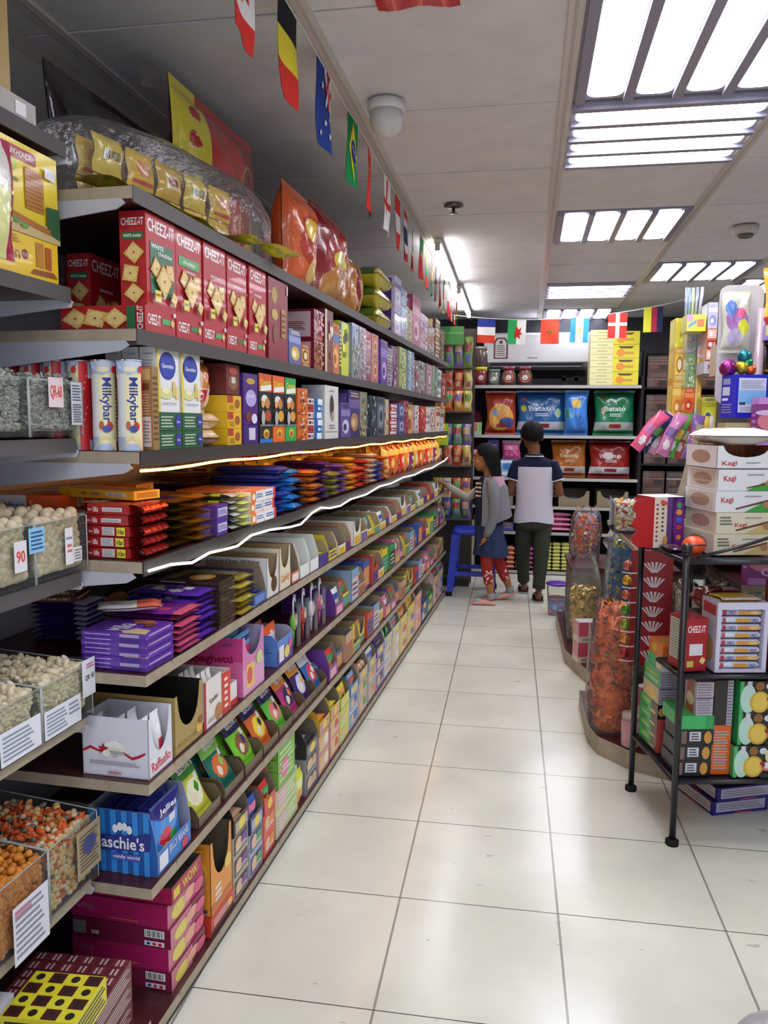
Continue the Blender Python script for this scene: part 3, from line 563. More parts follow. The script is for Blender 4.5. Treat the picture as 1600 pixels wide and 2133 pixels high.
# ---- third shelf: wafer tubes, pancake cartons, snacks
def tubecan(rotk):
    def f():
        m = MB(); r_, H, n = .0222, .163, 32
        P = lambda u, v, e=0: Vector(((r_ + e) * math.cos(2 * PI * u), (r_ + e) * math.sin(2 * PI * u), H * v))
        ops = [('r', 0, 0, 1, .14, 'B8C4DC'), ('r', 0, .86, 1, 1, 'C8D0E0'), ('r', 0, .08, .26, .92, 'E8E0B0'), ('r', .26, .0, .36, 1, 'D8202C'), ('r', .36, .1, .52, .8, 'C81C28'), ('r', .7, 0, .8, 1, 'B8B0A0'), ('r', .8, .35, .86, .8, '484040')]
        m.grid(lambda u, v: P(u, v), n, 26, colfn('EDECEA', ops), 'card')
        for i in range(10): u = .27 + .02 * (i % 5); v = .2 + .07 * i; m.add([P(a, b_, .0006) for a, b_ in ell(u, v, .006, .012, 8)], [tuple(range(8))], 'F0E8E8', 'card')
        art(m, P, [('t', 'Milkybar', .1, .56, .15, .5, '26358C', 3), ('e', .04, .28, .03, .05, 'B85A30'), ('e', .14, .27, .04, .05, 'C83A30'), ('e', .1, .24, .05, .04, '3A4A9A'), ('p', [(-.1, 0), (.22, 0), (.2, .12), (.08, .17), (0, .1)], 'ECD898'), ('p', [(-.1, .98), (.24, .98), (.2, .88), (.06, .84), (-.05, .9)], 'A8BCE0'), ('e', .2, .9, .03, .04, 'D02C34'), ('b', .81, .1, .9, .7, 14, '8A8478')], 'card', .0005)
        m.add([P(k / 24, 0) for k in range(24)] + [(0, 0, 0)], [(24, (k + 1) % 24, k) for k in range(24)], 'C8C8C8'); 
        m.add([P(k / 24, 1) for k in range(24)], [tuple(range(24))], 'C4CCD8', 'metal')
        m.tube([P(k / 24, 1, .0005) for k in range(25)], .0016, 5, 'D8DCE4', 'metal'); return m
    return cached('tubecan', f)
for k, (s, d, a_) in enumerate([(1.366, .034, -1.45), (1.364, .0840, -1.55), (1.366, .134, -2.7), (1.366, .184, -2.9), (1.366, .234, -2.6), (1.366, .284, -2.4), (1.420, .160, -.3), (1.420, .210, -.4)]):
    put('wafer_tube', tubecan(0), ['white tube with blue vertical lettering, nearest the shelf front', 'white tube with blue lettering, second from the shelf front', 'tube turned to its red side with white spots', 'white tube behind the red-sided one', 'white tube deep on the third shelf', 'white tube deep on the third shelf', 'white tube tucked behind the front row of tubes', 'white tube tucked behind the front row of tubes'][k], 'tube', LF(s, d, sh(5)) @ RZ(a_), 'wafer tubes on the third shelf')
put('brown_carton', bx(MB(), .03, .024, .155, '9A7A4A', [('b', .1, .1, .9, .9, 12, '6A4A22')], [('r', .1, .84, .9, .97, 'C8A868'), ('r', .2, .72, .8, .8, '6A4020'), ('b', .15, .42, .85, .68, 8, 'C8B080'), ('r', .1, .04, .9, .4, 'D8D4CC'), ('b', .15, .08, .85, .36, 7, '8A8880')]), 'narrow tan carton with printed text between the tubes and pancake boxes', 'carton', LF(1.394, .004, sh(5)))
GV = [('e', .5, .73, .36, .22, '2A3A9A'), ('e', .5, .73, .33, .195, '2F45A8'), ('t', 'Gavottes', .5, .73, .5, .07, 'F0F0F4'), ('e', .4, .3, .32, .09, 'D8D890'), ('e', .38, .34, .16, .05, 'F4EEC0'), ('r', .68, .26, .8, .5, 'E8C878'), ('r', .8, .22, .92, .42, 'F0D890'), ('t', 'Crepes Fourrees', .5, .14, .62, .045, '6A7080'), ('p', [(0, 0), (.1, 0), (.12, .4), (.06, .8), (.1, 1), (0, 1)], 'E8D040')]
for k, s in enumerate((1.424, 1.522)):
    for q in range(3): put('pancake_box', cached('gv%d' % k, lambda: bx(MB(), .032, .094, .122, 'ECECEA', GV, [('t', 'Crepes', .5, .9, .7, .04, '70787A'), ('b', .15, .5, .85, .82, 7, 'B8BCC0')])), 'white pancake carton with a blue oval crest', 'carton', LF(s, .012 + .036 * q, sh(5) + .0715), 'pancake cartons on the third shelf')
    for q in range(2): put('pancake_box', cached('gvg', lambda: bx(MB(), .122, .094, .035, '2A5E3C', [('b', .1, .15, .62, .85, 4, 'B8C8B0'), ('e', .84, .5, .12, .38, '3A3A9A'), ('t', 'Gavottes', .84, .5, .14, .14, 'E8E8F0')])), 'green pancake carton lying below the white ones', 'carton', LF(s, .008, sh(5) + .0358 * q), 'green cartons under the white ones')
put('biscuit_pouch', pouch(.1, .118, .05, 'E2C8B0', [('r', .06, .08, .62, .42, 'C4262E'), ('t', 'LU', .34, .25, .3, .22, 'F4F0EC', 1), ('r', .35, .45, .95, .92, 'D8803A'), ('e', .62, .7, .2, .18, 'C86A28'), ('t', 'Bastogne', .18, .68, .12, .44, '3A2A2A', 1)], 'film', 18, 20, 3), 'tan biscuit pouch with a red square logo', 'pouch', LF(1.626, .03, sh(5) + .073))
for q in range(2): put('biscuit_pouch', pouch(.104, .12, .036, 'DDBB9C', [('r', .75, .5, 1, .95, 'C83030')], 'film', 14, 14, 5 + q, lay=True), 'plain tan biscuit packet lying under the pouch', 'packet', LF(1.622, .012, sh(5) + .0366 * q), 'tan packets under the pouch')
put('chocolate_box', bx(MB(), .05, .078, .07, '6A2A22', [('e', .5, .4, .35, .25, '8A5A3A'), ('e', .5, .78, .3, .12, 'B8403A'), ('r', .35, .38, .65, .58, 'D0C8C0')]), 'dark red chocolate box on three yellow boxes', 'box', LF(1.758, .014, sh(5) + .117))
for q in range(3): put('waffle_box', cached('yb', lambda: bx(MB(), .1, .082, .038, 'E8B824', [('r', 0, .55, .4, 1, 'B84028'), ('e', .7, .5, .18, .28, 'A8602A'), ('b', .1, .1, .5, .45, 3, 'A87818')])), 'small yellow box with a red corner', 'box', LF(1.758, .012, sh(5) + .0385 * q), 'small yellow boxes under the chocolate box')
PU = '4A2478'
put('chocolate_box', bx(MB(), .05, .094, .125, PU, [('e', .5, .85, .3, .06, 'C8A040'), ('p', ell(.5, .52, .38, .17, 12), 'B8A8E0'), ('t', 'Chunky', .5, .56, .55, .09, 'F4F0F8', .12), ('e', .3, .16, .2, .1, '7A3A28'), ('e', .7, .12, .2, .1, 'E0D8F0')]), 'purple carton with a pale lavender badge', 'carton', LF(1.85, .01, sh(5) + .047))
put('chocolate_box', bx(MB(), .06, .094, .046, PU, [('r', .35, .2, .8, .85, 'D8D0E0')]), 'low purple box with a white sticker', 'box', LF(1.85, .01, sh(5)))
for k, (s, c1, c2) in enumerate([(1.952, 'D85A28', '26262A'), (2.052, 'E8682A', 'E8702A'), (2.152, '2FA850', '2FA850')]):
    put('macaroni_box', bx(MB(), .05, .094, .135, '1E1E22', [('r', 0, .66, 1, 1, c1), ('t', 'Cheetos', .5, .84, .8, .12, 'F0DC40', .12), ('p', [(.1, .76), (.95, .8), (.95, .7), (.1, .66)], 'F0F0E8'), ('e', .4, .5, .26, .1, 'E8E4DC'), ('e', .6, .44, .2, .1, 'C8884A'), ('e', .25, .42, .12, .07, 'E8A848'), ('e', .62, .2, .28, .13, '30261E'), ('e', .62, .2, .24, .11, ['B84A2A', 'E0A838', 'DCA040'][k]), ('e', .24, .16, .14, .14, 'B8B4AC'), ('r', 0, 0, 1, .03, '88888A')]), ['black and red', 'black and orange', 'black and green'][k] + ' snack carton with a yellow slanted name', 'carton', LF(s, .01, sh(5) + .043))
    put('snack_cup_box', bx(MB(), .06, .092, .042, c2, [('r', 0, 0, 1, .25, '2A7ACC') if k == 0 else ('r', 0, 0, 0.01, .01, c2), ('e', .5, .55, .24, .3, 'D8C838'), ('e', .5, .5, .16, .18, 'B85A28')]), ['low black box with a blue foot', 'low orange box', 'low green box'][k] + ' under the snack cartons', 'box', LF(s, .008, sh(5)))
W6 = ' on the third shelf'
it6 = [(2.26, .1, .155, .1, 'D86A28', ('2A2A2A', 'E8E0D0', 'F0A040'), 5, 'card', 2, 'orange and black snack carton'),
 (2.365, .075, .13, .1, 'B82A28', ('E0DCD8', 'C84038', '6A1818'), 4, 'card', 2, 'red and white striped carton'),
 (2.445, .06, .13, .1, '3A8AD8', ('E8F0F8', '2A6AB8', 'F0F4F8'), 4, 'card', 2, 'bright blue and white carton'),
 (2.72, .13, .125, .1, '5A4A88', ('8A7AB0', 'C8C0D8', '3A2A60'), 0, 'card', 1, 'purple carton with a pale lid'),
 (2.86, .17, .175, .1, '3A2A68', ('6A5090', 'A8784A', 'D0B080'), 0, 'card', 1, 'dark purple muesli carton'),
 (3.04, .12, .175, .1, '98906A', ('C8C0A0', '686048', 'E0D8B8'), 5, 'film', 1, 'olive gold wrapped pack'),
 (3.17, .12, .165, .1, '26303C', ('485868', '788898', 'A0A8B0'), 5, 'card', 1, 'dark slate carton'),
 (3.30, .16, .165, .1, '4A4A58', ('687080', '9098A0', '30303A'), 3, 'card', 1, 'charcoal carton with a grey window'),
 (3.47, .12, .16, .1, 'B8A888', ('D8CCB0', '887858', 'E8E0D0'), 2, 'card', 1, 'beige carton'),
 (3.60, .16, .14, .1, 'A82A30', ('E0D8D0', 'C84048', 'F0E8E0'), 4, 'card', 3, 'red carton with white squares'),
 (3.77, .14, .15, .1, '5A6090', ('888EB8', 'B8BCD8', '3A4070'), 3, 'card', 2, 'slate blue carton'),
 (3.92, .13, .165, .1, 'A83A48', ('C86870', 'D8A8A8', '782430'), 5, 'card', 1, 'crimson wrapped carton'),
 (4.06, .13, .15, .1, 'D0A850', ('E8D080', 'C03028', '987020'), 0, 'card', 1, 'golden yellow carton'),
 (4.20, .17, .15, .1, 'D8D0C8', ('B84040', 'E8E8E0', '887870'), 2, 'card', 2, 'cream carton with red side'),
 (4.38, .2, .15, .1, 'B82828', ('E8A030', 'D04838', 'F0E0C0'), 5, 'card', 1, 'bright red carton'),
 (4.59, .2, .15, .1, 'C0B8B8', ('D8D0D0', '907888', 'E8E0E0'), 4, 'card', 1, 'pale grey pink carton'),
 (4.80, .2, .15, .1, 'D8D4C4', ('B84838', 'E8E8E0', '908870'), 3, 'card', 1, 'off white carton with round picture'),
 (5.01, .17, .16, .1, 'D8C8B0', ('C84020', 'E8D8C0', 'A83018'), 0, 'card', 1, 'cream canister shaped carton with a red cap'),
 (5.20, .14, .15, .1, 'B8BCC4', ('706A40', 'D8DCE0', '788090'), 0, 'card', 1, 'silver grey carton with olive cap'),
 (5.35, .12, .17, .1, 'E8C830', ('C83028', 'E8E060', '6AB840'), 1, 'card', 1, 'yellow and red striped carton')]
run(5, it6, 'cartons along the third shelf', where=W6)
put('chocolate_carton', bx(MB(), .08, .165, .175, 'D4D2CC', [('e', .5, .6, .17, .24, '8A8680'), ('e', .5, .62, .13, .19, '3E2A22'), ('e', .55, .42, .12, .1, 'A89880'), ('b', .3, .18, .7, .28, 2, '8A8680'), ('b', .35, .88, .65, .94, 1, 'A8A090'), ('r', 0, .13, 1, .145, 'A8A49C')], [('r', .1, .1, .9, .9, 'C0BEB8')]), 'large white carton with an oval dark picture on the third shelf', 'carton', LF(2.53, .006, sh(5)))
# ---- fourth shelf: bars and boxes under the warm strip
def bar(L, wd, t, col, ops=(), fin='film', seed=0, endops=()):
    """flat bar pointing into the shelf, crimped end at the aisle"""
    def f():
        m = pouch(wd, L, t, col, ops, fin, 8, 22, seed, crimp=.07, lay=True); 
        if endops: art(m, lambda u, v, e=0: Vector((-L * (.9 - .8 * (1 - u)), -.0006 - e * 2 + .003, t * (.15 + .7 * v))), endops, fin)
        return m
    return cached('bar%s' % str((L, wd, t, col, fin, seed)), f)
def slab(L, wd, t, col, fin='film', top=(), side=(), front=()):
    return cached('slab%s' % str((L, wd, t, col, fin)), lambda: bx(MB(), L, wd, t, col, front, side, top, fin))
def stack(fn, n, s, d, z, dz, label, cat, name, group, jit=.003, a=-.73, rz=0, alt=None):
    for k in range(n):
        put(name, (alt if alt and k % 2 else fn), label, cat, LF(s + rnd.uniform(-jit, jit), d + rnd.uniform(-jit, jit), z + k * dz, rz + rnd.uniform(-.02, .02), a), group)
z5 = sh(4)
KK = lambda lo: [('r', 0, .1, .16, .9, 'A01C20'), ('t', 'KitKat', .2, .5, .12, .5, 'F4ECE8'), ('t', 'have a', .06, .5, .1, .3, 'F0D8D0')] + ([('r', .34, .12, .64, .9, 'D8D4D4'), ('b', .36, .15, .62, .85, 5, '8A8888'), ('r', .7, .1, .9, .9, 'E8E03A'), ('t', '14 Bars', .8, .5, .16, .5, '2A2A22')] if lo else [('r', .36, .3, .84, .68, 'DADADC'), ('b', .38, .36, .82, .6, 2, '8A8890')])
def kk(lo):
    def f():
        m = MB(); L, wd, t = .135, .098, .0195
        m.box(-L + .02, 0.001, 0.0005, -.03, wd, t, 'A82024', 'film'); art(m, face_map((-L + .02, .001, 0), (L - .05, 0, 0), (0, 0, t)), KK(lo), 'card')
        r_ = random.Random(lo)
        def P(u, v): return Vector((-.032 + .034 * u + .002 * math.sin(v * 30), wd * v, t * .5 + t * .48 * (1 - u ** 2) ** .5 * (1 + .1 * math.sin(v * 25 + 3 * u))))
        def Q(u, v): p = P(u, v); return Vector((p.x, p.y, t - p.z))
        m.grid(P, 6, 14, lambda u, v: lin('C83A34') if int(v * 14) % 3 else lin('98201E'), 'foil'); m.grid(Q, 6, 14, 'A82420', 'foil', flip=True)
        art(m, face_map((-.03, 0, t + .0004), (0, wd, 0), (-.15, 0, 0)), [('t', 'KitKat', .5, .6, .7, .3, 'F0E8E4')], 'card'); return m
    return cached('kk%d' % lo, f)
for k in range(5): put('wafer_bar_pack', kk(1 if k < 3 else 0), 'red wafer bar multipack in the stack at the shelf corner', 'multipack', LF(1.352 + .002 * (k % 2), .004 + .004 * (k % 2), z5 + .0205 * k, rnd.uniform(-.02, .02)), 'red wafer multipacks in a stack')
stack(bar(.19, .085, .017, '7A5A1E', [('r', .1, .1, .9, .5, '5A2A80'), ('e', .5, .7, .3, .15, 'C89A30')], 'foil', 4), 6, 1.462, .0, z5, .0172, 'gold and purple foil bar pack', 'packet', 'foil_bar', 'gold and purple bars beside the red stack', .006)
stack(bar(.19, .085, .017, 'C08A2A', [('r', .1, .1, .9, .4, '8A5A18')], 'foil', 7), 6, 1.56, .0, z5, .0172, 'shiny gold foil bar pack', 'packet', 'foil_bar', 'gold foil bars on the fourth shelf', .005)
put('wafer_pack', bx(MB(), .2, .07, .017, 'D8A820', [('r', .1, .2, .9, .8, 'B07A18')], [('t', 'orangino', .34, .5, .1, .5, '6A3A18'), ('t', 'orangino', .5, .5, .12, .5, '3A5A9A'), ('r', .64, .3, .9, .75, 'E0DCD4'), ('b', .66, .35, .88, .7, 2, '888078')], [('b', .1, .1, .9, .9, 6, 'A8781A')], 'film'), 'long yellow wafer pack lying across the red and gold stacks', 'wafer pack', LF(1.40, .05, z5 + .1045, R(-14)))
stack(cached('lav', lambda: bx(MB(), .16, .06, .034, '5A3A90', [('r', .08, .25, .94, .8, 'C8C0E0'), ('b', .12, .35, .9, .7, 3, '6A5A9A')], [('r', .3, .2, .9, .8, '8A70C0')])), 2, 1.668, .004, z5, .0345, 'purple carton with a lavender label', 'carton', 'label_carton', 'purple cartons beside the gold bars')
stack(cached('bw', lambda: pouch(.055, .18, .014, '2A3028', [('r', .1, 0, .9, .16, 'DCE0DC'), ('r', 0, .16, 1, .3, '9AB028'), ('r', .2, .5, .8, .7, 'D8A020')], 'film', 8, 18, 9, lay=True)), 6, 1.738, -.006, z5, .0146, 'black, green and white chocolate bar', 'bar', 'chocolate_bar', 'black and green bars on the fourth shelf', .006)
stack(cached('kb', lambda: pouch(.06, .17, .016, 'E8E4DC', [('r', 0, .0, 1, .12, 'D8E070'), ('r', .1, .3, .9, .5, 'D8603A')], 'film', 8, 16, 10, lay=True)), 5, 1.802, -.004, z5, .0165, 'white and pale green bar packet', 'bar', 'chocolate_bar', 'white and green bars on the fourth shelf', .006)
KB = [('r', 0, 0, .4, 1, 'E8843A'), ('b', .45, .3, .95, .75, 2, '3A7AC0'), ('e', .2, .5, .12, .3, 'F0E8D8')]
stack(cached('kd', lambda: bx(MB(), .2, .085, .027, 'E8E4E0', KB, [('r', 0, 0, .8, 1, 'E0703A')], [('r', 0, 0, 1, 1, 'E88A50'), ('b', .1, .1, .9, .5, 3, 'F4E4D0')])), 3, 1.868, .002, z5, .0275, 'white and orange chocolate bar box', 'box', 'bar_box', 'white and orange boxes on the fourth shelf', .003)
stack(cached('kd2', lambda: bx(MB(), .2, .085, .027, 'EAEAEA', [('r', .8, 0, 1, 1, 'D83A30'), ('b', .1, .3, .75, .75, 2, '2A5AA8')], [], [('r', 0, 0, 1, 1, 'E8A070')])), 3, 1.958, .002, z5, .0275, 'white bar box with a red end', 'box', 'bar_box', 'white boxes with red ends', .003)
stack(cached('bl', lambda: pouch(.1, .2, .022, '2A3A98', [('r', .1, .2, .9, .6, '3848B0'), ('e', .5, .75, .2, .1, 'C8C8E0')], 'film', 10, 18, 12, lay=True)), 6, 2.05, -.006, z5, .0226, 'dark blue biscuit packet', 'packet', 'biscuit_packet', 'dark blue packets on the fourth shelf', .008)
stack(cached('bl2', lambda: pouch(.09, .2, .024, '2A80C8', [('e', .5, .5, .3, .2, '6AB0E0')], 'film', 10, 18, 13, lay=True)), 5, 2.165, -.004, z5, .0246, 'sky blue biscuit packet', 'packet', 'biscuit_packet', 'sky blue packets on the fourth shelf', .008)
# second row behind
HH = [('t', 'Happy Hippo', .42, .42, .55, .4, '2A62A8'), ('t', 'kinder', .16, .72, .2, .22, 'C83028'), ('r', .8, 0, 1, 1, 'E0642A')]
def hip(): return cached('hip', lambda: bx(MB(), .1, .17, .036, 'E6612A', [('bar', .7, .15, .9, .85), ('b', .1, .3, .3, .7, 2, 'F4C8A0')], [('r', 0, 0, .75, 1, 'DCDDE2')] + [(q[0], q[1], *q[2:]) for q in HH[:2]], [('r', 0, 0, 1, .4, 'DDDDE0'), ('r', 0, .4, 1, 1, 'E06A38')]))
def hipf(): return cached('hipf', lambda: bx(MB(), .17, .1, .036, 'E6612A', [('bar', .72, .2, .92, .85)], [('r', 0, 0, .6, 1, 'DCDDE2'), ('t', 'Happy Hippo', .32, .42, .5, .4, '2A62A8'), ('t', 'kinder', .1, .74, .14, .22, 'C83028'), ('t', '5', .66, .5, .04, .4, 'F0D0B0')], [('r', 0, .45, 1, 1, 'D8D8DC'), ('r', .2, .1, .7, .3, 'C85A30')]))
for k, (s, d, q, z, rz) in enumerate([(1.40, .21, 0, 0, .1), (1.40, .21, 0, .0367, .1), (1.40, .21, 0, .0734, .12), (1.54, .2, 0, 0, .1), (1.54, .2, 0, .0367, .1), (1.54, .2, 0, .0734, .1), (1.68, .2, 1, 0, .1), (1.68, .2, 1, .0365, .12), (1.68, .205, 1, .073, .1), (1.8, .21, 1, 0, .05), (1.8, .21, 1, .0365, .08)]):
    put('biscuit_box', hipf() if k < 6 else cached('hip3', lambda: bx(MB(), .16, .1, .036, 'D8A04A', [('b', .1, .3, .8, .7, 2, '2A5AA8'), ('e', .88, .5, .08, .3, 'E8D8B0')], [('r', .5, 0, 1, 1, 'D8642A'), ('b', .1, .3, .45, .7, 2, '2A4A80')], [('r', 0, 0, 1, 1, 'D8B070')])), 'orange and white biscuit box at the shelf back' if k < 6 else 'tan and orange biscuit box at the shelf back', 'box', LF(s, d, z5 + z, rz), 'biscuit boxes at the back of the fourth shelf')
stack(cached('pp', lambda: pouch(.08, .14, .018, '3A2470', [('r', .1, .3, .9, .6, 'C8C0E0')], 'film', 8, 12, 20, lay=True)), 5, 1.95, .235, z5, .0186, 'purple bar packet at the back', 'packet', 'bar_packet', 'purple packets at the back of the fourth shelf', .008)
stack(cached('gg', lambda: pouch(.09, .15, .022, 'B88A2A', [('r', .1, .3, .9, .6, 'E0C060')], 'foil', 8, 12, 21, lay=True)), 5, 2.06, .235, z5, .0226, 'gold wrapped packet at the back', 'packet', 'bar_packet', 'gold packets at the back of the fourth shelf', .01)
stack(cached('gl', lambda: bx(MB(), .15, .14, .02, 'A8783A', [('r', .3, .2, .9, .8, 'D8B060')], [('r', .1, .1, .6, .9, 'E8D8C0'), ('r', .2, .3, .5, .7, '9A2A20')], [], 'foil')), 6, 2.2, .2, z5, .0205, 'gold and brown wafer box at the back', 'box', 'wafer_box', 'gold wafer boxes at the back of the fourth shelf', .006)
W5 = ' on the fourth shelf'
r5 = random.Random(55)
P5 = [('2A2430', 'dark brown bar packet'), ('C87828', 'orange foil bar packet'), ('4A2A70', 'violet bar packet'), ('8A8A30', 'olive bar packet'), ('6A4A90', 'mauve bar packet'), ('D8A030', 'amber bar packet'), ('C8482A', 'red orange bar packet'), ('A83028', 'scarlet bar packet'), ('D8C0A0', 'cream bar packet'), ('3A58A8', 'blue bar packet'), ('B8642A', 'copper bar packet'), ('E0D8C8', 'ivory bar packet')]
s = 2.275; k = 0
while s < 5.4:
    c, nm = P5[k % 12]; wd = .1 + .012 * (s - 2); n = 4 + k % 3
    me = cached('p5%d' % (k % 12), lambda: pouch(.092, .19, .0208, c, [('r', .1, .15, .9, .5, P5[(k + 5) % 12][0]), ('e', .5, .75, .3, .12, P5[(k + 3) % 12][0])], 'film', 8, 12, k, lay=True))
    for q in range(n if s < 3.5 else 0): put('bar_packet', me, nm + W5, 'packet', LF(s + r5.uniform(-.006, .006), r5.uniform(-.006, .01), z5 + .0215 * q, r5.uniform(-.06, .06)), 'bar packets along the fourth shelf')
    if s > 2.3:
        c2 = ['C84820', 'E07028', 'D83020', 'E89030', '7A3080', 'D8B030'][k % 6]
        me = cached('u5%d' % (k % 6), lambda: pouch(.092, .145, .044, c2, [('r', 0, .7, 1, .86, 'E8D060'), ('e', .5, .42, .34, .2, ['F0C040', '903018', 'F0E0A0'][k % 3]), ('e', .5, .4, .2, .1, 'F0E8D8')], 'film', 12, 12, k + 90))
        put('snack_bag', me, ['red orange', 'orange', 'bright red', 'amber', 'purple', 'golden'][k % 6] + ' snack bag standing at the back' + W5, 'bag', LF(s, .25, z5) @ RY(-.06), 'snack bags at the back of the fourth shelf')
        if s > 3.5:
            for q in range(2): put('snack_bag', me, ['red orange', 'orange', 'bright red', 'amber', 'purple', 'golden'][k % 6] + ' snack bag standing at the shelf front' + W5, 'bag', LF(s, .03 + .07 * q, z5) @ RY(-.06), 'snack bags at the front of the fourth shelf')
    s += wd + .012; k += 1
# ================================================================== fifth shelf down: slabs, wrapped bars, open cartons
z4 = sh(3)
def slabm(key, L, wd, t, col, top, side, fin='film'): return cached('sl' + key, lambda: bx(MB(), L, wd, t, col, [('r', .1, .3, .9, .7, side)], [('b', .05, .3, .45, .7, 1, 'C8B8E8'), ('r', .6, .15, .9, .85, side)], top, fin))
MK = [('t', 'Milka', .4, .55, .5, .3, 'F0ECF8', .1), ('p', [(0, 0), (.3, .05), (.36, .3), (.1, .42), (0, .35)], 'D8BE90'), ('p', [(.72, .1), (.95, .3), (.9, .6), (.65, .45)], 'B86A48'), ('e', .6, .2, .12, .08, '7A4A30')]
stack(slabm('mk', .135, .105, .0088, '5B2FA0', MK, '4A2490'), 8, 1.347, .004, z4, .009, 'purple chocolate slab in the front stack', 'chocolate bar', 'chocolate_slab', 'purple slabs in the front stack of the fifth shelf', .003, alt=slabm('mk2', .135, .105, .0088, '6A3AAA', MK, 'B0A0C8'))
stack(cached('mgb', lambda: pouch(.1, .16, .0122, '7A2A8A', [('r', .1, .1, .45, .9, '8A3A9A'), ('e', .5, .5, .2, .08, 'F4F0F8'), ('e', .3, .3, .12, .08, 'D8506A'), ('r', 0, 0, 1, .12, 'D05A70')], 'film', 10, 22, 30, lay=True)), 7, 1.462, -.004, z4, .0128, 'magenta and purple chocolate bar', 'chocolate bar', 'chocolate_bar', 'magenta chocolate bars on the fifth shelf', .006)
put('chocolate_wrapper', pouch(.05, .12, .014, 'E8E4E0', [('r', 0, 0, 1, .4, 'E06A50'), ('e', .5, .75, .3, .1, 'D0CCD8')], 'film', 8, 14, 31, lay=True), 'torn white and coral wrapper on top of the magenta bars', 'wrapper', LF(1.44, .02, z4 + .098, .5) @ RX(.03))
stack(cached('pbb', lambda: pouch(.092, .17, .0122, '4A2590', [('r', 0, 0, 1, .5, '5A30A0'), ('e', .3, .4, .18, .08, 'E8E0F0'), ('e', .65, .3, .16, .07, 'F0ECF4'), ('e', .5, .7, .25, .06, 'C8D890'), ('t', 'Milka', .3, .65, .2, .2, 'E8E4F4', 1)], 'film', 10, 22, 32, lay=True)), 8, 1.57, .006, z4, .0128, 'deep purple chocolate bar with white ovals', 'chocolate bar', 'chocolate_bar', 'deep purple bars on the fifth shelf', .006)
stack(slabm('dk', .15, .09, .0095, '3A2A20', [('e', .5, .4, .4, .2, 'D89840'), ('e', .5, .4, .25, .12, 'E8C890'), ('r', .1, .75, .9, .9, '8A6A40')], '4A3A2C'), 11, 1.678, .004, z4, .0098, 'dark brown chocolate slab in the tall even stack', 'chocolate bar', 'chocolate_slab', 'dark slabs on the fifth shelf', .002)
stack(cached('gob', lambda: pouch(.095, .19, .0159, 'B8A038', [('r', 0, 0, 1, .12, 'D8C860'), ('r', .1, .2, .9, .7, 'D8D098'), ('t', 'Aero', .5, .5, .5, .3, 'E8E4D0', 1), ('e', .3, .3, .15, .06, 'D8704A')], 'foil', 10, 22, 33, lay=True)), 6, 1.775, -.006, z4, .0165, 'gold and cream chocolate bar with a crinkled end', 'chocolate bar', 'chocolate_bar', 'gold bars on the fifth shelf', .008)
# back row
stack(cached('aer', lambda: bx(MB(), .13, .1, .013, '4A2A1C', [('b', .1, .3, .9, .7, 1, 'C8B898')], [('t', 'FEEL THE BUBBLES MELT', .62, .5, .6, .4, 'C8B090'), ('r', 0, 0, .08, 1, 'B8B0A8')], [('t', 'Aero', .5, .45, .6, .4, 'C8B8A0', .2), ('e', .4, .5, .5, .4, '5A3424')], 'film')), 4, 1.50, .25, z4 + .088, .0138, 'brown chocolate bar with a line of capitals on its edge', 'chocolate bar', 'chocolate_bar', 'brown bars resting on the purple back stack', .006, rz=.25)
stack(cached('pst', lambda: pouch(.085, .14, .0102, '43208C', [('r', 0, .05, 1, .3, 'D8D0E8'), ('r', 0, .3, 1, .5, '3A1A78')], 'film', 8, 14, 34, lay=True)), 8, 1.50, .22, z4, .0108, 'purple bar with a white band in the back stack', 'chocolate bar', 'chocolate_bar', 'purple bars in the back stack of the fifth shelf', .004)
for k in range(6): put('chocolate_slab', slabm('lean', .15, .09, .009, '3A3228', [('e', .5, .4, .35, .2, 'C88A48')], '5A5040'), 'dark chocolate slab leaning against its neighbour', 'chocolate bar', LF(1.70 + .022 * k, .235, z4 + .002) @ RX(.62), 'leaning dark slabs on the fifth shelf')
stack(cached('aer2', lambda: bx(MB(), .1, .13, .011, '4A2A1C', [('t', 'FEEL THE BUBBLES MELT', .5, .5, .8, .5, 'C8B090')], [('t', 'FEEL THE BUBBLES MELT', .5, .5, .9, .5, 'C8B090')], [('e', .4, .5, .5, .4, '5A3424')], 'film')), 5, 1.80, .21, z4 + .0, .0115, 'brown bar lettered along its edge behind the gold bars', 'chocolate bar', 'chocolate_bar', 'brown lettered bars behind the gold ones', .006, rz=.3)
stack(cached('olv', lambda: pouch(.13, .12, .0109, '7A7A28', [('r', .1, .1, .9, .5, '8A8A38'), ('r', .1, .6, .9, .7, 'A8A850')], 'foil', 10, 14, 35, lay=True)), 6, 1.95, .26, z4, .0115, 'olive gold bar fanned at the back', 'chocolate bar', 'chocolate_bar', 'olive bars at the back of the fifth shelf', .012)
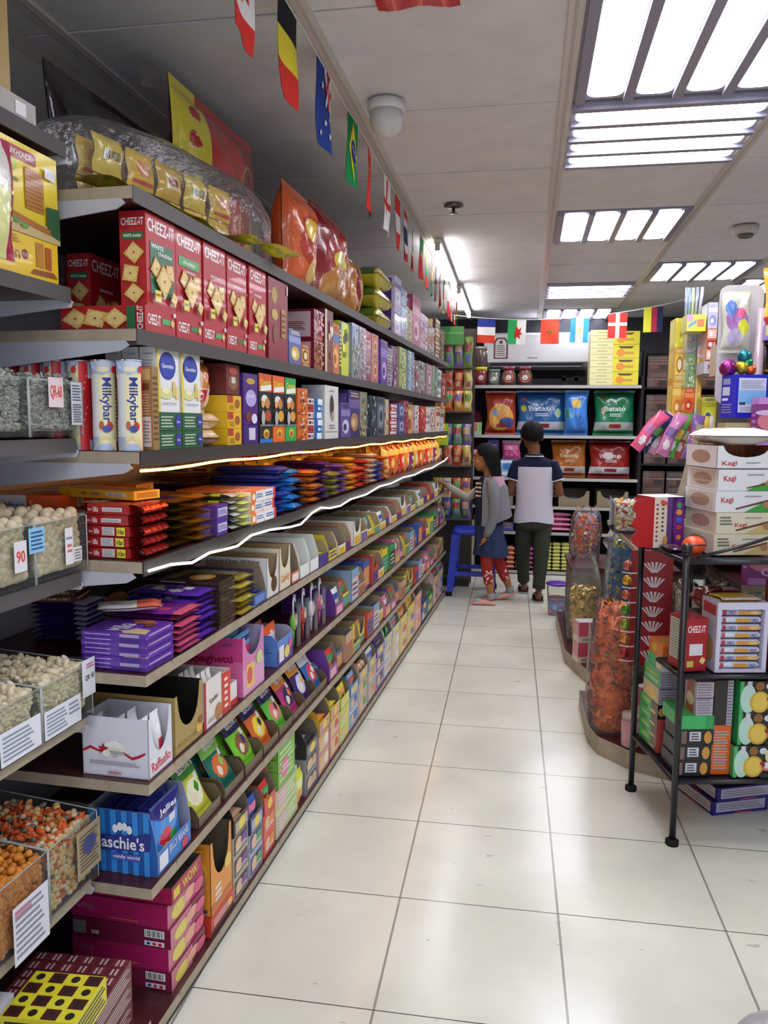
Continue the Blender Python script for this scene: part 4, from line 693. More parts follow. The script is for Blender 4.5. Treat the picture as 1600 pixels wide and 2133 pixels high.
# generic open cartons with contents
def contents(M, d, w_, h, hf, kind, n, col, ops, label, group, name='sweet_packet', cat='packet', key=''):
    for k in range(n):
        f = (k + .5) / n
        if kind == 'stand':
            hh = h * (.93 if k else .9); t = min(.028, (d - .016) / n / 1.32); me = cached('cs%s%d' % (key, 0), lambda: pouch(w_ - .024, hh, t, col, ops, 'film', 10, 12, len(key)))
            put(name, me, label, cat, M @ TR(-.006 - t * .15 - (d - .014 - 1.3 * t) * (k / max(1, n - 1) if n > 1 else 0), .012, .003), group)
        elif kind == 'lay':
            me = cached('cl' + key, lambda: pouch((w_ - .024), d * .8, h * hf / n * .96, col, ops, 'film', 8, 12, len(key), lay=True))
            put(name, me, label, cat, M @ TR(-.06 * d - .003, .012, .003 + h * hf / n * k), group)
        elif kind == 'stick':
            nn = max(2, int(n ** .5)); i, j = k % nn, k // nn
            me = cached('ck' + key, lambda: pouch(min(.03, (w_ - .016) / nn - .002), h * .95, .014, col, ops, 'film', 6, 12, len(key)))
            put(name, me, label, cat, M @ TR(-.012 - (d - .04) * j / max(1, (n - 1) // nn), .008 + (w_ - .016) / nn * i, .003), group)
        elif kind == 'ball':
            nn = max(2, int(n ** .5)); i, j = k % nn, k // nn; r_ = min((w_ - .01) / nn / 2, d / (n / nn) / 2.1, .02)
            def f_():
                m = MB(); m.ball((0, 0, 0), (r_, r_, r_), col, 'film', 10, 8)
                return m
            put(name, cached('cb' + key, f_), label, cat, M @ TR(-.006 - r_ - (d - .012 - 2 * r_) * j / max(1, (n - 1) // nn), .005 + r_ + (w_ - .01 - 2 * r_) * i / max(1, nn - 1), h * hf * .55), group)
def opencarton(M, d, w_, h, col, inner, f, e, hf, cut, desc, c=None, cols=None, fin='card'):
    key = 'oc%s' % str((desc, d, w_, h, col, cut))
    put('display_carton', cached(key, lambda: tray(d, w_, h, col, inner, f, e, hf, cut, fin, cols)), desc, 'carton', M, 'open display cartons')
    if c: contents(M, d, w_, h, hf, *c, key=key)
BR = '8A7A62'
def oc(shf, s, w_, h, d, col, inner, cut, hf, desc, c=None, f=(), e=(), z=0, d0=.005, rz=0, cols=None):
    opencarton(LF(s, d0, sh(shf) + z, rz), d, w_, h, col, inner, f, e, hf, cut, desc, c, cols)
L5 = ' on the fifth shelf down'
BL_ = ('lay', 6, '2848B8', [('r', .2, .2, .8, .5, 'D0D4E8')], 'small blue sweet packet in the blue carton', 'blue packets in the carton', 'sweet_packet', 'packet')
oc(3, 1.89, .085, .1, .17, '3A62A8', BR, 'slope', .3, 'blue open carton of small blue packets' + L5, BL_, [('r', .1, .05, .9, .25, '6A8AC8')], [('r', 0, .3, 1, 1, '4A3A5A')])
WT = [('b', .1, .2, .9, .6, 3, 'A8A8A0')]
oc(3, 1.985, .09, .11, .19, 'D8D8D2', 'A08C6C', 'notch', .45, 'white open carton with handwriting on its side' + L5, ('lay', 3, 'C88A4A', [], 'tan bar in the handwritten white carton', 'bars in the handwritten carton', 'candy_bar', 'bar'), [('e', .6, .3, .25, .2, '5A4028')], [('t', 'Dairy Day White', .5, .9, .8, .08, '3A3A38')])
oc(3, 2.085, .09, .12, .19, 'E0D8C0', 'A8946E', 'notch', .5, 'cream open carton with orange lettering' + L5, ('lay', 4, 'E8DCC0', [('r', .2, .4, .8, .6, 'D87838')], 'cream bar standing in the cream carton', 'bars in the cream carton', 'candy_bar', 'bar'), [('t', 'Gaiety', .5, .25, .8, .25, 'D8842A', .15)])
oc(3, 2.185, .07, .11, .18, 'D86A48', BR, 'slope', .3, 'orange and white open carton' + L5, None, [('r', .1, .05, .9, .25, 'E8E0D8')])
oc(3, 2.265, .09, .11, .19, 'E4E6E0', 'D8DAD4', 'slope', .35, 'plain white open carton, empty' + L5)
oc(3, 2.365, .09, .11, .19, 'E4E6E0', 'D8DAD4', 'slope', .35, 'second plain white open carton' + L5)
oc(3, 2.465, .1, .075, .18, '4A3888', 'A8946E', 'slope', .5, 'purple open carton' + L5, ('lay', 3, 'B8C828', [('r', .1, .2, .9, .45, '3A3A30'), ('r', .2, .6, .8, .75, 'E8E8D8')], 'yellow green sweet bag over the purple carton', 'bags in the purple carton', 'sweet_bag', 'bag'))
oc(3, 2.575, .1, .09, .18, 'D8C838', 'A8946E', 'slope', .4, 'yellow and purple open carton' + L5, ('lay', 3, '4A2A90', [('r', .2, .2, .8, .5, 'D8C038'), ('r', 0, .7, 1, .9, 'D85030')], 'purple and red sweet bag', 'purple sweet bags', 'sweet_bag', 'bag'), [('b', .1, .1, .9, .35, 2, '4A3888')])
r4 = random.Random(44)
PAL = [('E4E4DE', 'white'), ('D8CDB8', 'cream'), ('C83A34', 'red'), ('E8D040', 'yellow'), ('3A5AA8', 'blue'), ('6A3A90', 'purple'), ('3A9A50', 'green'), ('E88A30', 'orange'), ('E07098', 'pink'), ('3A3A40', 'black'), ('8AA8C8', 'pale blue'), ('C8A078', 'tan')]
def fillrun(shf, s0, s1, h, seq, tag_, lie=False, d=.2, wmin=.1):
    s = s0; k = 0
    while s < s1 - .06:
        ci, cut, hf, kind, n, cc, cn = seq[k % len(seq)]; col, cname = PAL[ci]; wd = wmin + .016 * (s - 2); wd = min(wd, s1 - s); hh = round(h * r4.uniform(.78, 1.0), 3); wd = round(wd, 3)
        art_ = [('r', .08, .08 * hf, .92, .8 * hf, PAL[(ci + 3) % 12][0]), ('b', .15, .15 * hf, .85, .7 * hf, 3, PAL[(ci + 7) % 12][0])]; ea = [('e', .5, .4, .3, .25, PAL[(ci + 5) % 12][0]), ('b', .2, .3, .8, .5, 2, 'E8E4DC')]
        if kind: cont = (kind, n, PAL[cc][0], [('r', .1, .55, .9, .85, PAL[(cc + 4) % 12][0]), ('e', .5, .3, .3, .18, PAL[(cc + 1) % 12][0])], '%s %s in the %s carton%s' % (PAL[cc][1], cn, cname, tag_), '%s %ss%s' % (PAL[cc][1], cn, tag_), cn.replace(' ', '_'), cn.split()[-1])
        else: cont = None
        oc(shf, s, wd - .006, hh, d, col, 'A8946E' if k % 2 else '8A8478', cut, hf, '%s open carton%s' % (cname, tag_), cont, art_, ea, d0=.005 + .01 * (k % 3 == 1))
        s += wd; k += 1
fillrun(3, 2.69, 5.34, .1, [(0, 'slope', .4, 'lay', 3, 2, 'candy bar'), (2, 'slope', .4, 'lay', 3, 0, 'candy bar'), (0, 'notch', .5, 'lay', 4, 3, 'candy bar'), (1, 'slope', .5, 'lay', 5, 7, 'candy bar'), (0, 'slope', .35, 'stand', 3, 6, 'sweet packet'), (3, 'slope', .4, 'lay', 4, 3, 'candy bar'), (0, 'slope', .4, 'stand', 4, 0, 'sweet packet'), (2, 'slope', .6, 'lay', 3, 2, 'candy bar')], ' on the fifth shelf')
# ================================================================== sixth shelf down
z3 = sh(2)
RF = [('r', .05, .05, .95, .3, 'E4E4E8'), ('t', 'Raffaello', .5, .17, .8, .18, 'C82838', .1)]
RE = [('p', [(0, .42), (.12, .5), (.25, .44), (.4, .5), (.4, .46), (.25, .4), (.12, .45), (0, .38)], 'B82028'), ('p', [(.62, .44), (.75, .36), (.85, .4), (.95, .46), (.95, .42), (.85, .35), (.75, .31), (.62, .4)], 'B82028'), ('e', .5, .5, .17, .1, 'E8E8DC'), ('e', .42, .54, .07, .05, 'F4F4EC'), ('e', .56, .54, .07, .05, 'F0F0E4'), ('e', .5, .58, .07, .04, 'F4F4EC'), ('r', .47, .34, .53, .42, 'B8B8B4'), ('e', .5, .42, .16, .025, 'A8A8A8'), ('p', star(.33, .47, .09, .1, 5), 'A81820'), ('e', .38, .4, .06, .06, 'ECECE0'), ('b', .12, .2, .88, .28, 2, '9A9AA0'), ('t', 'FERRERO', .5, .08, .2, .05, 'B83840')]
opencarton(LF(1.35, .006, z3), .14, .094, .118, 'DCDCE6', 'D0D0D8', RF, RE, .36, 'notch', 'white open carton with a red ribbon picture at the corner of the sixth shelf')
for k in range(5): put('candy_bar', cached('rafbar', lambda: pouch(.034, .108, .02, 'E8E8EC', [('r', .2, .3, .8, .5, 'C83040'), ('e', .5, .7, .2, .1, 'F4F4F4')], 'bagfilm' if 0 else 'film', 8, 14, 40)), 'white wrapped coconut bar in the white ribbon carton', 'bar', LF(1.357 + .04 * (k % 2), .014 + .048 * (k // 2), z3 + .004) @ RY(-.06), 'white bars in the ribbon carton')
RO = [('t', 'ROCHER', .5, .14, .8, .08, '8A7038'), ('e', .86, .2, .12, .1, 'D8B848'), ('e', .9, .3, .08, .07, '8A5A28')]
opencarton(LF(1.455, .006, z3), .2, .13, .125, 'A88F52', '1C1A18', RO, [('r', 0, 0, 1, 1, 'A88F52')], .38, 'notch', 'gold open carton with a U shaped cut-out')
for k in range(4): put('gold_bar', cached('rocbar', lambda: pouch(.034, .1, .02, 'C8A83A', [('r', .2, .3, .8, .6, '3A2A1A')], 'foil', 8, 14, 41)), 'gold foil bar standing in the gold carton', 'bar', LF(1.464, .02 + .034 * k, z3 + .004), 'gold foil bars')
opencarton(LF(1.592, .006, z3), .19, .095, .11, 'E4DED6', 'C8C0B8', [('r', 0, 0, .12, 1, 'A81838'), ('t', 'Kinder', .55, .55, .5, .12, '6A5040', .3), ('e', .8, .2, .2, .18, 'B87848'), ('b', .2, .1, .7, .2, 2, 'A09080')], [('r', 0, .0, 1, .2, '9A1A38')], .95, 'flat', 'white and crimson open carton with a brown picture')
for k in range(7): put('candy_bar', cached('wbar', lambda: pouch(.02, .12, .016, 'E8E4E0', [('r', 0, .3, 1, .5, '5A4038'), ('e', .5, .7, .3, .08, '6A3A28')], 'film', 6, 12, 42)), 'white and brown wafer stick in the crimson sided carton', 'bar', LF(1.602 + .025 * (k % 3), .02 + .04 * (k // 3), z3 + .004), 'wafer sticks')
opencarton(LF(1.692, .008, z3), .18, .05, .1, 'D83828', 'E8E4E0', [('b', .3, .1, .7, .9, 5, 'F0E8E0')], [('r', .1, .1, .9, .9, 'E04838')], .9, 'flat', 'narrow red open carton')
opencarton(LF(1.746, .012, z3), .16, .045, .055, 'E4E0DC', 'E8E4E0', [('r', 0, 0, 1, .25, 'C83020')], [('r', 0, 0, 1, .3, 'C83020')], .9, 'flat', 'low white tray with a red foot')
SPG = [('r', 0, 0, 1, 1, 'D86AA0'), ('r', 0, .6, 1, 1, 'CC4488'), ('t', 'Spaghetti', .6, .62, .56, .18, '8A0C44', .08), ('t', 'Gum', .68, .4, .3, .18, '8A0C44', .06)] + [('p', [(x, y), (x + .12, y + .03), (x + .12, y + .06), (x, y + .03)], c) for x, y, c in ((.15, .3, 'E8A0C0'), (.7, .2, '5A4A88'), (.2, .85, 'F0B8D0'), (.75, .85, '7A4A90'), (.05, .55, 'F0B0D0'))]
opencarton(LF(1.815, .006, z3), .21, .145, .15, 'D880B0', 'B8A8C8', [('r', 0, 0, 1, .45, 'E0A0C8'), ('r', .15, .1, .5, .5, 'E8C860'), ('e', .3, .3, .12, .15, 'D85A50'), ('e', .75, .5, .14, .12, 'C8D890')], SPG, .62, 'notch', 'tall pink open carton of gum packets')
for k in range(6): put('gum_packet', cached('gumb', lambda: pouch(.12, .14, .014, '6AA8D8', [('r', 0, .6, 1, .75, 'D84060'), ('e', .5, .4, .3, .2, 'A0D0F0'), ('r', 0, .85, 1, .9, '30406A')], 'film', 10, 12, 43)), 'light blue gum packet in the pink carton', 'packet', LF(1.828, .03 + .028 * k, z3 + .004) @ RY(-.03), 'blue gum packets')
opencarton(LF(2.065, .006, z3), .17, .13, .09, '5A88D0', '9AA8C0', [('r', 0, 0, 1, .5, '4A3A90'), ('r', .1, .1, .4, .6, 'E8E0E8'), ('e', .6, .3, .18, .2, 'E8D060'), ('e', .82, .5, .12, .14, 'D850A0')], [('b', .1, .4, .9, .7, 3, '3A5AA0')], .8, 'slope', 'light blue open carton with pink and yellow blobs')
for k in range(3): put('toy_packet', cached('orgp', lambda: pouch(.1, .1, .02, 'E0602A', [('e', .5, .6, .3, .2, 'D8D4E0')], 'film', 10, 12, 44)), 'orange packet in the light blue carton', 'packet', LF(2.08, .04 + .04 * k, z3 + .004) @ RY(-.1), 'orange packets')
# hanging blister packs: toothbrush-like toys on hooks
b = MB(); b.tube([(0, 0, 0), (0, .34, 0)], .003, 6, 'C8C8C8', 'metal')
BLS = [('7ABF3A', 'green'), ('8A2A6A', 'plum'), ('C83828', 'red'), ('3A6AD0', 'blue'), ('E8E0E8', 'white'), ('6A3A98', 'purple'), ('D8508A', 'pink'), ('3AA85A', 'leaf green')]
for k, (c_, nm) in enumerate(BLS):
    t_ = thing('toy_candy_pack', nm + ' toy candy with a hooked top in a clear blister', 'toy candy', LF(2.27 + .045 * k, .03 + .015 * (k % 2), z3 + .005), 'toy candies in clear blisters')
    b = MB(); b.tube([(0, 0, .0), (0, 0, .06), (0, 0, .1)], [.004, .006, .003], 8, c_, 'film'); b.ball((0, 0, .07), (.012, .016, .026), c_, 'film'); b.ball((.009, 0, .075), (.005, .01, .014), 'E8D8C0', 'film'); obj('toy', b, t_)
    b = MB(); b.tube([(0, 0, .1), (0, 0, .135), (0, .008, .146), (0, .018, .142), (0, .019, .132)], .0028, 6, 'E8E8F0', 'film'); obj('hook', b, t_)
    b = MB(); b.grid(lambda u, v: Vector((.018 + .004 * math.sin(PI * u), -.02 + .04 * u, .002 + .12 * v)), 4, 6, 'FFFFFF', 'bagfilm'); obj('blister', b, t_)
for k in range(4): put('sweet_bag', cached('dubb', lambda: pouch(.12, .15, .03, '1E5A3A', [('t', 'DUB', .5, .45, .7, .2, 'D88AB0'), ('e', .3, .75, .2, .12, 'C83040'), ('r', 0, 0, 1, .15, '2A7A4A')], 'film', 12, 14, 45)), 'dark green sweet bag standing at the back of the sixth shelf', 'bag', LF(2.02 + .14 * k, .26, z3) @ RY(-.05), 'green bags at the back')
fillrun(2, 2.66, 5.5, .125, [(5, 'slope', .45, 'stand', 3, 0, 'sweet packet'), (3, 'slope', .5, 'stand', 3, 2, 'sweet packet'), (10, 'flat', .9, 'stick', 4, 6, 'lollipop bag'), (11, 'slope', .45, 'stand', 4, 10, 'sweet packet'), (4, 'flat', .95, 'lay', 3, 4, 'candy bar'), (2, 'notch', .5, 'stand', 3, 7, 'sweet packet'), (0, 'slope', .4, 'lay', 4, 10, 'candy bar'), (3, 'flat', .9, 'stick', 4, 3, 'candy stick'), (6, 'flat', .9, 'lay', 3, 6, 'candy bar'), (8, 'slope', .5, 'stand', 3, 8, 'sweet packet')], ' on the sixth shelf')
# ================================================================== seventh shelf down
z2 = sh(1)
PE = [('r', k * .16 + .02, 0, k * .16 + .1, 1, '3A90E0') for k in range(6)] + [('p', [(.2, .35), (.9, .4), (.92, .68), (.84, .7), (.8, .64), (.2, .6)], '30388A'), ('t', "aschie's", .52, .5, .62, .2, 'F4F4F8'), ('r', .36, .22, .78, .33, '4A5AB8'), ('t', 'candy world', .57, .275, .38, .07, 'F0F0F8')] + [('p', ell(.42 + .07 * i, .72 + .05 * math.cos(i - 1.5), .04, .07, 10), 'F0F0F6') for i in range(4)]
opencarton(LF(1.372, .006, z2), .15, .145, .13, '2F78C8', '9498B0', [('r', .06, .05, .3, .3, 'E4E4F0'), ('t', 'JELLY BEANS', .62, .25, .6, .16, 'D8D8F4', .15), ('e', .8, .1, .1, .08, 'D03048')], PE, .36, 'slope', 'blue striped open carton with a white flower logo', cols='2660AE')
for k in range(5): put('sweet_pouch', cached('pasb', lambda: pouch(.118, .125, .017, '3A8ADC', [('e', .5, 1.0, .6, .32, '2A2A78'), ('t', 'Jellies', .5, .82, .6, .12, 'F0F0F8'), ('e', .4, .4, .22, .14, 'D02848'), ('e', .65, .3, .16, .12, '3A9A40'), ('e', .35, .2, .14, .1, 'E8C030'), ('r', .55, .55, .75, .68, 'D8D8E4')], 'film', 14, 16, 46)), 'blue sweet pouch in the blue striped carton', 'pouch', LF(1.385, .014 + .0235 * k, z2 + .004) @ RY(-.06), 'blue sweet pouches')
LP = [('1F6A5A', 'teal', '8AC85A', 'D8703A'), ('7AC830', 'lime green', '3A2A78', '8A5A40'), ('D86A30', 'orange', '2A2458', 'E8D040'), ('5AB838', 'green', '2A2458', 'E07A78'), ('B83A70', 'magenta', 'E88A30', '3A2A60'), ('4A2A6A', 'purple', 'E8A030', 'C8D0E8'), ('3A6AA8', 'blue', 'E0E0E8', 'D84050'), ('C8C840', 'yellow green', '3A8A30', 'E8E8C0')]
for k, s in enumerate([1.56, 1.70, 1.83, 1.955, 2.08, 2.2, 2.32, 2.44]):
    c_, nm, c2, c3 = LP[[7, 0, 1, 2, 3, 4, 5, 6][k]]
    me = tray(.15, .118, .05, '6A5A42', '6A5A42', (), (), .5, 'slope')
    put('cardboard_tray', cached('brtray', lambda: me), 'brown cardboard tray under leaning sweet bags on the seventh shelf', 'tray', LF(s, .008, z2), 'brown trays under the sweet bags')
    me = cached('lp%d' % k, lambda: pouch(.1, .15, .02, c_, [('r', 0, .62, 1, .95, c2 if k not in (2, 4) else '2A2458'), ('t', "aschie's", .5, .78, .75, .13, 'F0F0F4', .1), ('e', .5, .36, .34, .2, c3), ('e', .4, .3, .12, .08, 'E8D8C0'), ('e', .64, .42, .1, .08, c2), ('r', .68, .5, .86, .6, 'E8E8E8')], 'film', 16, 18, 50 + k))
    for q in range(2): put('sweet_bag', me, nm + ' sweet bag leaning back on the seventh shelf', 'bag', LF(s + .009, .018 + .034 * q, z2 + .0035) @ RY(-.5) @ RX([.0, .02, -.02, .015][k % 4] * (1 - q)), nm + ' leaning sweet bags')
fillrun(1, 2.58, 5.5, .115, [(5, 'slope', .45, 'stand', 3, 2, 'sweet packet'), (4, 'slope', .6, 'lay', 3, 4, 'candy bar'), (11, 'flat', .8, 'lay', 3, 9, 'candy bar'), (3, 'slope', .35, 'stick', 6, 3, 'candy stick'), (3, 'notch', .4, 'stand', 3, 7, 'sweet packet'), (2, 'flat', .9, 'stand', 3, 2, 'sweet packet'), (10, 'flat', .9, 'stick', 4, 4, 'candy stick'), (0, 'slope', .5, 'lay', 3, 5, 'candy bar'), (8, 'slope', .5, 'stand', 3, 8, 'sweet packet')], ' on the seventh shelf')
# ================================================================== base shelf
z1 = sh(0)
PKT = [('r', .0, .2, 1, 1, 'B82A6A')]
def pinkbox(dark): return cached('pk%d' % dark, lambda: bx(MB(), .225, .16, .043 if dark else .05, '7A1E40' if dark else 'B02060', [('r', 0, 0, .6, 1, 'C8788A'), ('e', .3, .4, .2, .35, 'E0D060'), ('e', .6, .5, .18, .3, 'E8A890'), ('e', .85, .4, .15, .3, 'D85A80')], ([('r', .0, .2, .14, .85, '8A8480'), ('bar', .74, .5, .94, .9), ('r', .74, .1, .94, .34, 'E8E8EC'), ('e', .78, .22, .02, .08, '3A50B0'), ('e', .84, .22, .02, .08, 'D83048'), ('e', .9, .22, .02, .08, 'C82840'), ('r', .2, .3, .28, .5, 'C0B8B8')] if dark else [('p', [(.02, .5), (.1, .35), (.13, .45), (.22, .3), (.24, .55), (.14, .7), (.12, .6), (.05, .75)], 'A8487A'), ('b', .4, .12, .7, .22, 1, 'A88A3A')])))
zz = z1
for k in range(4):
    put('candy_box', pinkbox(k % 2 == 0), ('dark maroon' if k % 2 == 0 else 'hot pink') + ' candy box in the stack on the base shelf', 'box', LF(1.432, .014 + .006 * (k % 2), zz, -.02 * (k % 2)), 'pink and maroon boxes stacked on the base shelf'); zz += .0435 if k % 2 == 0 else .0505
opencarton(LF(1.437, .012, zz + .001), .19, .14, .036, 'B01E50', '5A5248', [('t', 'WOW', .6, .5, .5, .6, 'E8D83A', .1), ('r', .05, .2, .25, .8, 'D8C83A')], [('b', .1, .3, .9, .5, 1, '7A3A2A')], .9, 'flat', 'open crimson tray lying on the maroon and pink boxes')
LADY = [('e', .6, .55, .34, .38, 'E8C030'), ('e', .7, .5, .24, .26, 'C89858'), ('p', [(.5, .3), (.8, .3), (.72, .08), (.52, .1)], 'C89858'), ('e', .74, .56, .09, .05, 'E8E8F0'), ('e', .76, .56, .04, .04, '3A6AC0'), ('p', [(.64, .62), (.84, .63), (.84, .645), (.64, .65)], '8A5A28'), ('e', .8, .4, .05, .025, 'B83838'), ('p', [(.3, .9), (.9, .92), (.6, .7), (.38, .5)], 'E8C838'), ('r', .5, .06, .95, .1, '2A3A90')]
opencarton(LF(1.615, .008, z1 + .048), .15, .12, .175, 'E0902E', '6A5E4E', [('b', .2, .1, .5, .36, 3, 'E8E4E0'), ('e', .8, .5, .15, .1, 'E8C850'), ('r', 0, 0, 1, .12, 'C86A20')], LADY, .45, 'notch', 'orange open carton with a drawing of a yellow haired face', cols='E0902E')
put('candy_box', bx(MB(), .16, .13, .047, 'C83828', [('r', 0, 0, 1, .3, '3A1A1A'), ('b', .1, .4, .9, .8, 3, 'E8D8D0'), ('e', .8, .6, .1, .2, 'E8C850')], [('r', 0, 0, 1, 1, 'C84030')]), 'red box lying under the orange carton', 'box', LF(1.61, .006, z1))
def trays(s, w_, n, hs, col, desc, c=None, lo='C8C0B4', arts=()):
    for k in range(n):
        put('candy_box', cached('ctr%s%d' % (desc, 0), lambda: bx(MB(), .17, w_ - .005, hs - .001, lo, [('r', .05, .1, .95, .9, col), ('e', .35, .5, .22, .3, 'E0B890'), ('e', .7, .5, .2, .28, PAL[int(s * 10) % 12][0]), ('b', .1, .2, .9, .4, 2, 'E8E0D8')], [('b', .1, .2, .9, .8, 3, '8A8070')])), desc + ' closed box stacked on the base shelf', 'box', LF(s, .008, z1 + hs * k), desc + ' boxes on the base shelf')
    oc(0, s, w_ - .005, .085, .16, col, '7A7060', 'slope', .5, desc + ' open carton on top of its stack on the base shelf', c, arts or [('r', .1, .05, .9, .4, lo), ('e', .5, .25, .2, .18, 'E8D040')], [('e', .5, .5, .3, .25, lo)], z=hs * n + .0005)
def cc(kind, n, ci, nm): return (kind, n, PAL[ci][0], [('r', .1, .55, .9, .85, PAL[(ci + 4) % 12][0]), ('e', .5, .3, .3, .18, PAL[(ci + 1) % 12][0])], PAL[ci][1] + ' ' + nm + ' in a base shelf carton', PAL[ci][1] + ' sweets in base shelf cartons', 'sweet_packet', 'packet')
trays(1.745, .1, 3, .056, '2A2422', 'black edged', cc('lay', 3, 11, 'chocolate packet'), 'B8A890')
trays(1.85, .095, 2, .06, '30386A', 'navy blue', cc('stand', 4, 4, 'sweet packet'), 'A8B0C8')
trays(1.95, .09, 2, .06, 'E04838', 'coral red', cc('stand', 3, 2, 'sweet packet'), 'E05A48')
put('candy_box', cached('pgb', lambda: bx(MB(), .17, .19, .07, 'C8D0A0', [('r', .05, .1, .45, .9, 'D8A8A8'), ('r', .5, .1, .95, .9, 'A8C870'), ('b', .1, .2, .9, .8, 4, 'E8E8D8')])), 'pale green and pink wrapped box on the base shelf', 'box', LF(2.05, .008, z1), 'pale boxes under the green carton')
put('candy_box', cached('pgb', lambda: None), 'pale green and pink wrapped box on the base shelf', 'box', LF(2.05, .010, z1 + .0705), 'pale boxes under the green carton')
FACE = [('e', .62, .42, .2, .34, 'D8A078'), ('p', [(.42, .7), (.46, .98), (.54, .8), (.6, 1.0), (.66, .82), (.76, .99), (.78, .8), (.9, .92), (.84, .66), (.62, .78)], 'C82890'), ('e', .62, .26, .08, .13, '8A1818'), ('e', .62, .2, .05, .06, 'D85048'), ('p', [(.5, .5), (.58, .54), (.58, .56), (.5, .53)], '3A2A20'), ('p', [(.66, .54), (.74, .5), (.74, .53), (.66, .56)], '3A2A20'), ('e', .62, .42, .03, .05, 'C08860')]
opencarton(LF(2.06, .006, z1 + .142), .15, .15, .12, '78B84A', '6E6658', [('b', .1, .1, .9, .9, 6, 'C8E0A0'), ('e', .4, .4, .22, .25, 'E07A9A'), ('b', .25, .3, .6, .5, 2, 'E8E0E0')], [('b', .02, .1, .98, .9, 8, '5A9A38')] + FACE, .9, 'flat', 'green open carton with a drawing of a shouting face', ('lay', 3, '2A8A6A', [('r', 0, .4, 1, .5, 'C8E0C8')], 'green sweet packet in the face carton', 'green packets', 'sweet_packet', 'packet'))
for k in range(3): put('sweet_bag', cached('ylb', lambda: pouch(.08, .11, .03, 'D8DC38', [('e', .4, .3, .25, .2, 'E08A40'), ('r', .1, .6, .9, .75, 'E8E8A0'), ('e', .7, .5, .14, .1, '5A9A30')], 'film', 12, 14, 60)), 'bright yellow sweet bag between the green carton and black cartons', 'bag', LF(2.222, .006 + .042 * k, z1), 'bright yellow bags')
trays(2.32, .13, 2, .06, '26242A', 'charcoal', cc('lay', 4, 9, 'sweet bag'), '8A8890')
trays(2.46, .13, 2, .07, 'E0B030', 'mustard yellow', cc('lay', 3, 7, 'sweet bag'), 'B88AA8')
trays(2.6, .12, 2, .07, 'D8C848', 'pink and yellow', cc('lay', 3, 3, 'sweet packet'), 'E08898')
trays(2.73, .13, 2, .065, 'C8D838', 'lime', cc('stand', 3, 3, 'sweet packet'), 'D8DC90')
trays(2.87, .13, 2, .065, '4A88C8', 'sky blue', cc('stand', 3, 10, 'sweet packet'), 'C8D0D8')
trays(3.01, .15, 2, .07, 'C8A888', 'kraft', cc('ball', 9, 11, 'wrapped ball'), 'C8B8A8')
trays(3.17, .15, 2, .07, 'A8A098', 'grey kraft', cc('stand', 3, 0, 'sweet packet'), 'B8B0A8')
trays(3.33, .16, 2, .075, '4A3A90', 'indigo', cc('stand', 3, 5, 'sweet packet'), 'C8B0C8')
trays(3.5, .17, 2, .075, 'D8D8E0', 'white', cc('stick', 4, 6, 'sweet stick'), 'A8B8D0')
trays(3.68, .18, 2, .075, 'D8D0B8', 'ivory', cc('stand', 3, 10, 'sweet packet'), 'C8C8A8')
trays(3.87, .2, 2, .075, 'D8C850', 'straw yellow', cc('stand', 3, 7, 'sweet packet'), 'D8D0A0')
trays(4.08, .22, 2, .08, 'E0C040', 'sunny yellow', cc('stand', 3, 3, 'sweet packet'), 'C8C880')
trays(4.31, .22, 2, .085, 'E09090', 'salmon pink', None, 'E0A0A0')
trays(4.54, .22, 1, .07, '2A4A88', 'dark blue', cc('lay', 4, 4, 'sweet bag'), '4A5A98')
trays(4.77, .22, 1, .07, '2A7A4A', 'bottle green', cc('lay', 4, 6, 'sweet bag'), '4A8A5A')
trays(5.0, .22, 2, .07, 'C8A8A0', 'rosy beige', cc('stand', 3, 2, 'sweet packet'), 'C8B0A8')
trays(5.23, .22, 2, .07, 'C8C4BC', 'light grey', cc('stand', 3, 10, 'sweet packet'), 'B8B4AC')
# ================================================================== top shelf: big bags
z8 = sh(7)
def lump(L, ry, rz, fn_z=0, nu=40, nv=20, amp=.12, seed=0):
    r_ = random.Random(seed); ph = [r_.random() * 6 for _ in range(6)]
    def P(u, v):
        a = 2 * PI * v; e = max(0, 1 - abs(2 * u - 1) ** 3) ** .55
        q = 1 + amp * math.sin(7 * u * 2 + ph[0] + 2 * a) * .5 + amp * .5 * math.sin(17 * u + ph[1] - 3 * a)
        sn = math.sin(a); z = max(rz + rz * (sn * e * q if sn > 0 else -abs(sn) ** .5), .001)
        return Vector((ry * math.cos(a) * e * q - ry, L * u, z))
    return P, nu, nv
MS = LF(1.36, .115, z8, -.2)
t_ = thing('snack_sack', 'long clear sack of small yellow bags at the near end of the top shelf', 'sack', MS)
P, nu, nv = lump(.78, .12, .104, seed=3, amp=.03); b = MB(); b.grid(P, nu, nv, 'FFFFFF', 'bagfilm'); obj('clear_sack', b, t_)
b = MB(); b.grid(lambda u, v: Vector((.012 + .03 * (1 - v) + .012 * math.sin(21 * u + 4 * v) - .03 * v, -.02 + .74 * u, .020 + .008 * math.sin(9 * u) + .005 * math.sin(31 * u))), 40, 6, lambda u, v: lin('D8D838') if math.sin(40 * u + 9 * v) > -.7 else lin('B8B028'), 'film'); obj('printed_border', b, t_)
b = MB(); b.grid(lambda u, v: Vector((-.168 + .14 * v, .04 + .62 * u, .004 + .03 * math.sin(PI * v) * 0 + .002 * v + .0015 * math.sin(20 * u))), 30, 4, '6A1A22', 'film'); obj('maroon_base', b, t_)
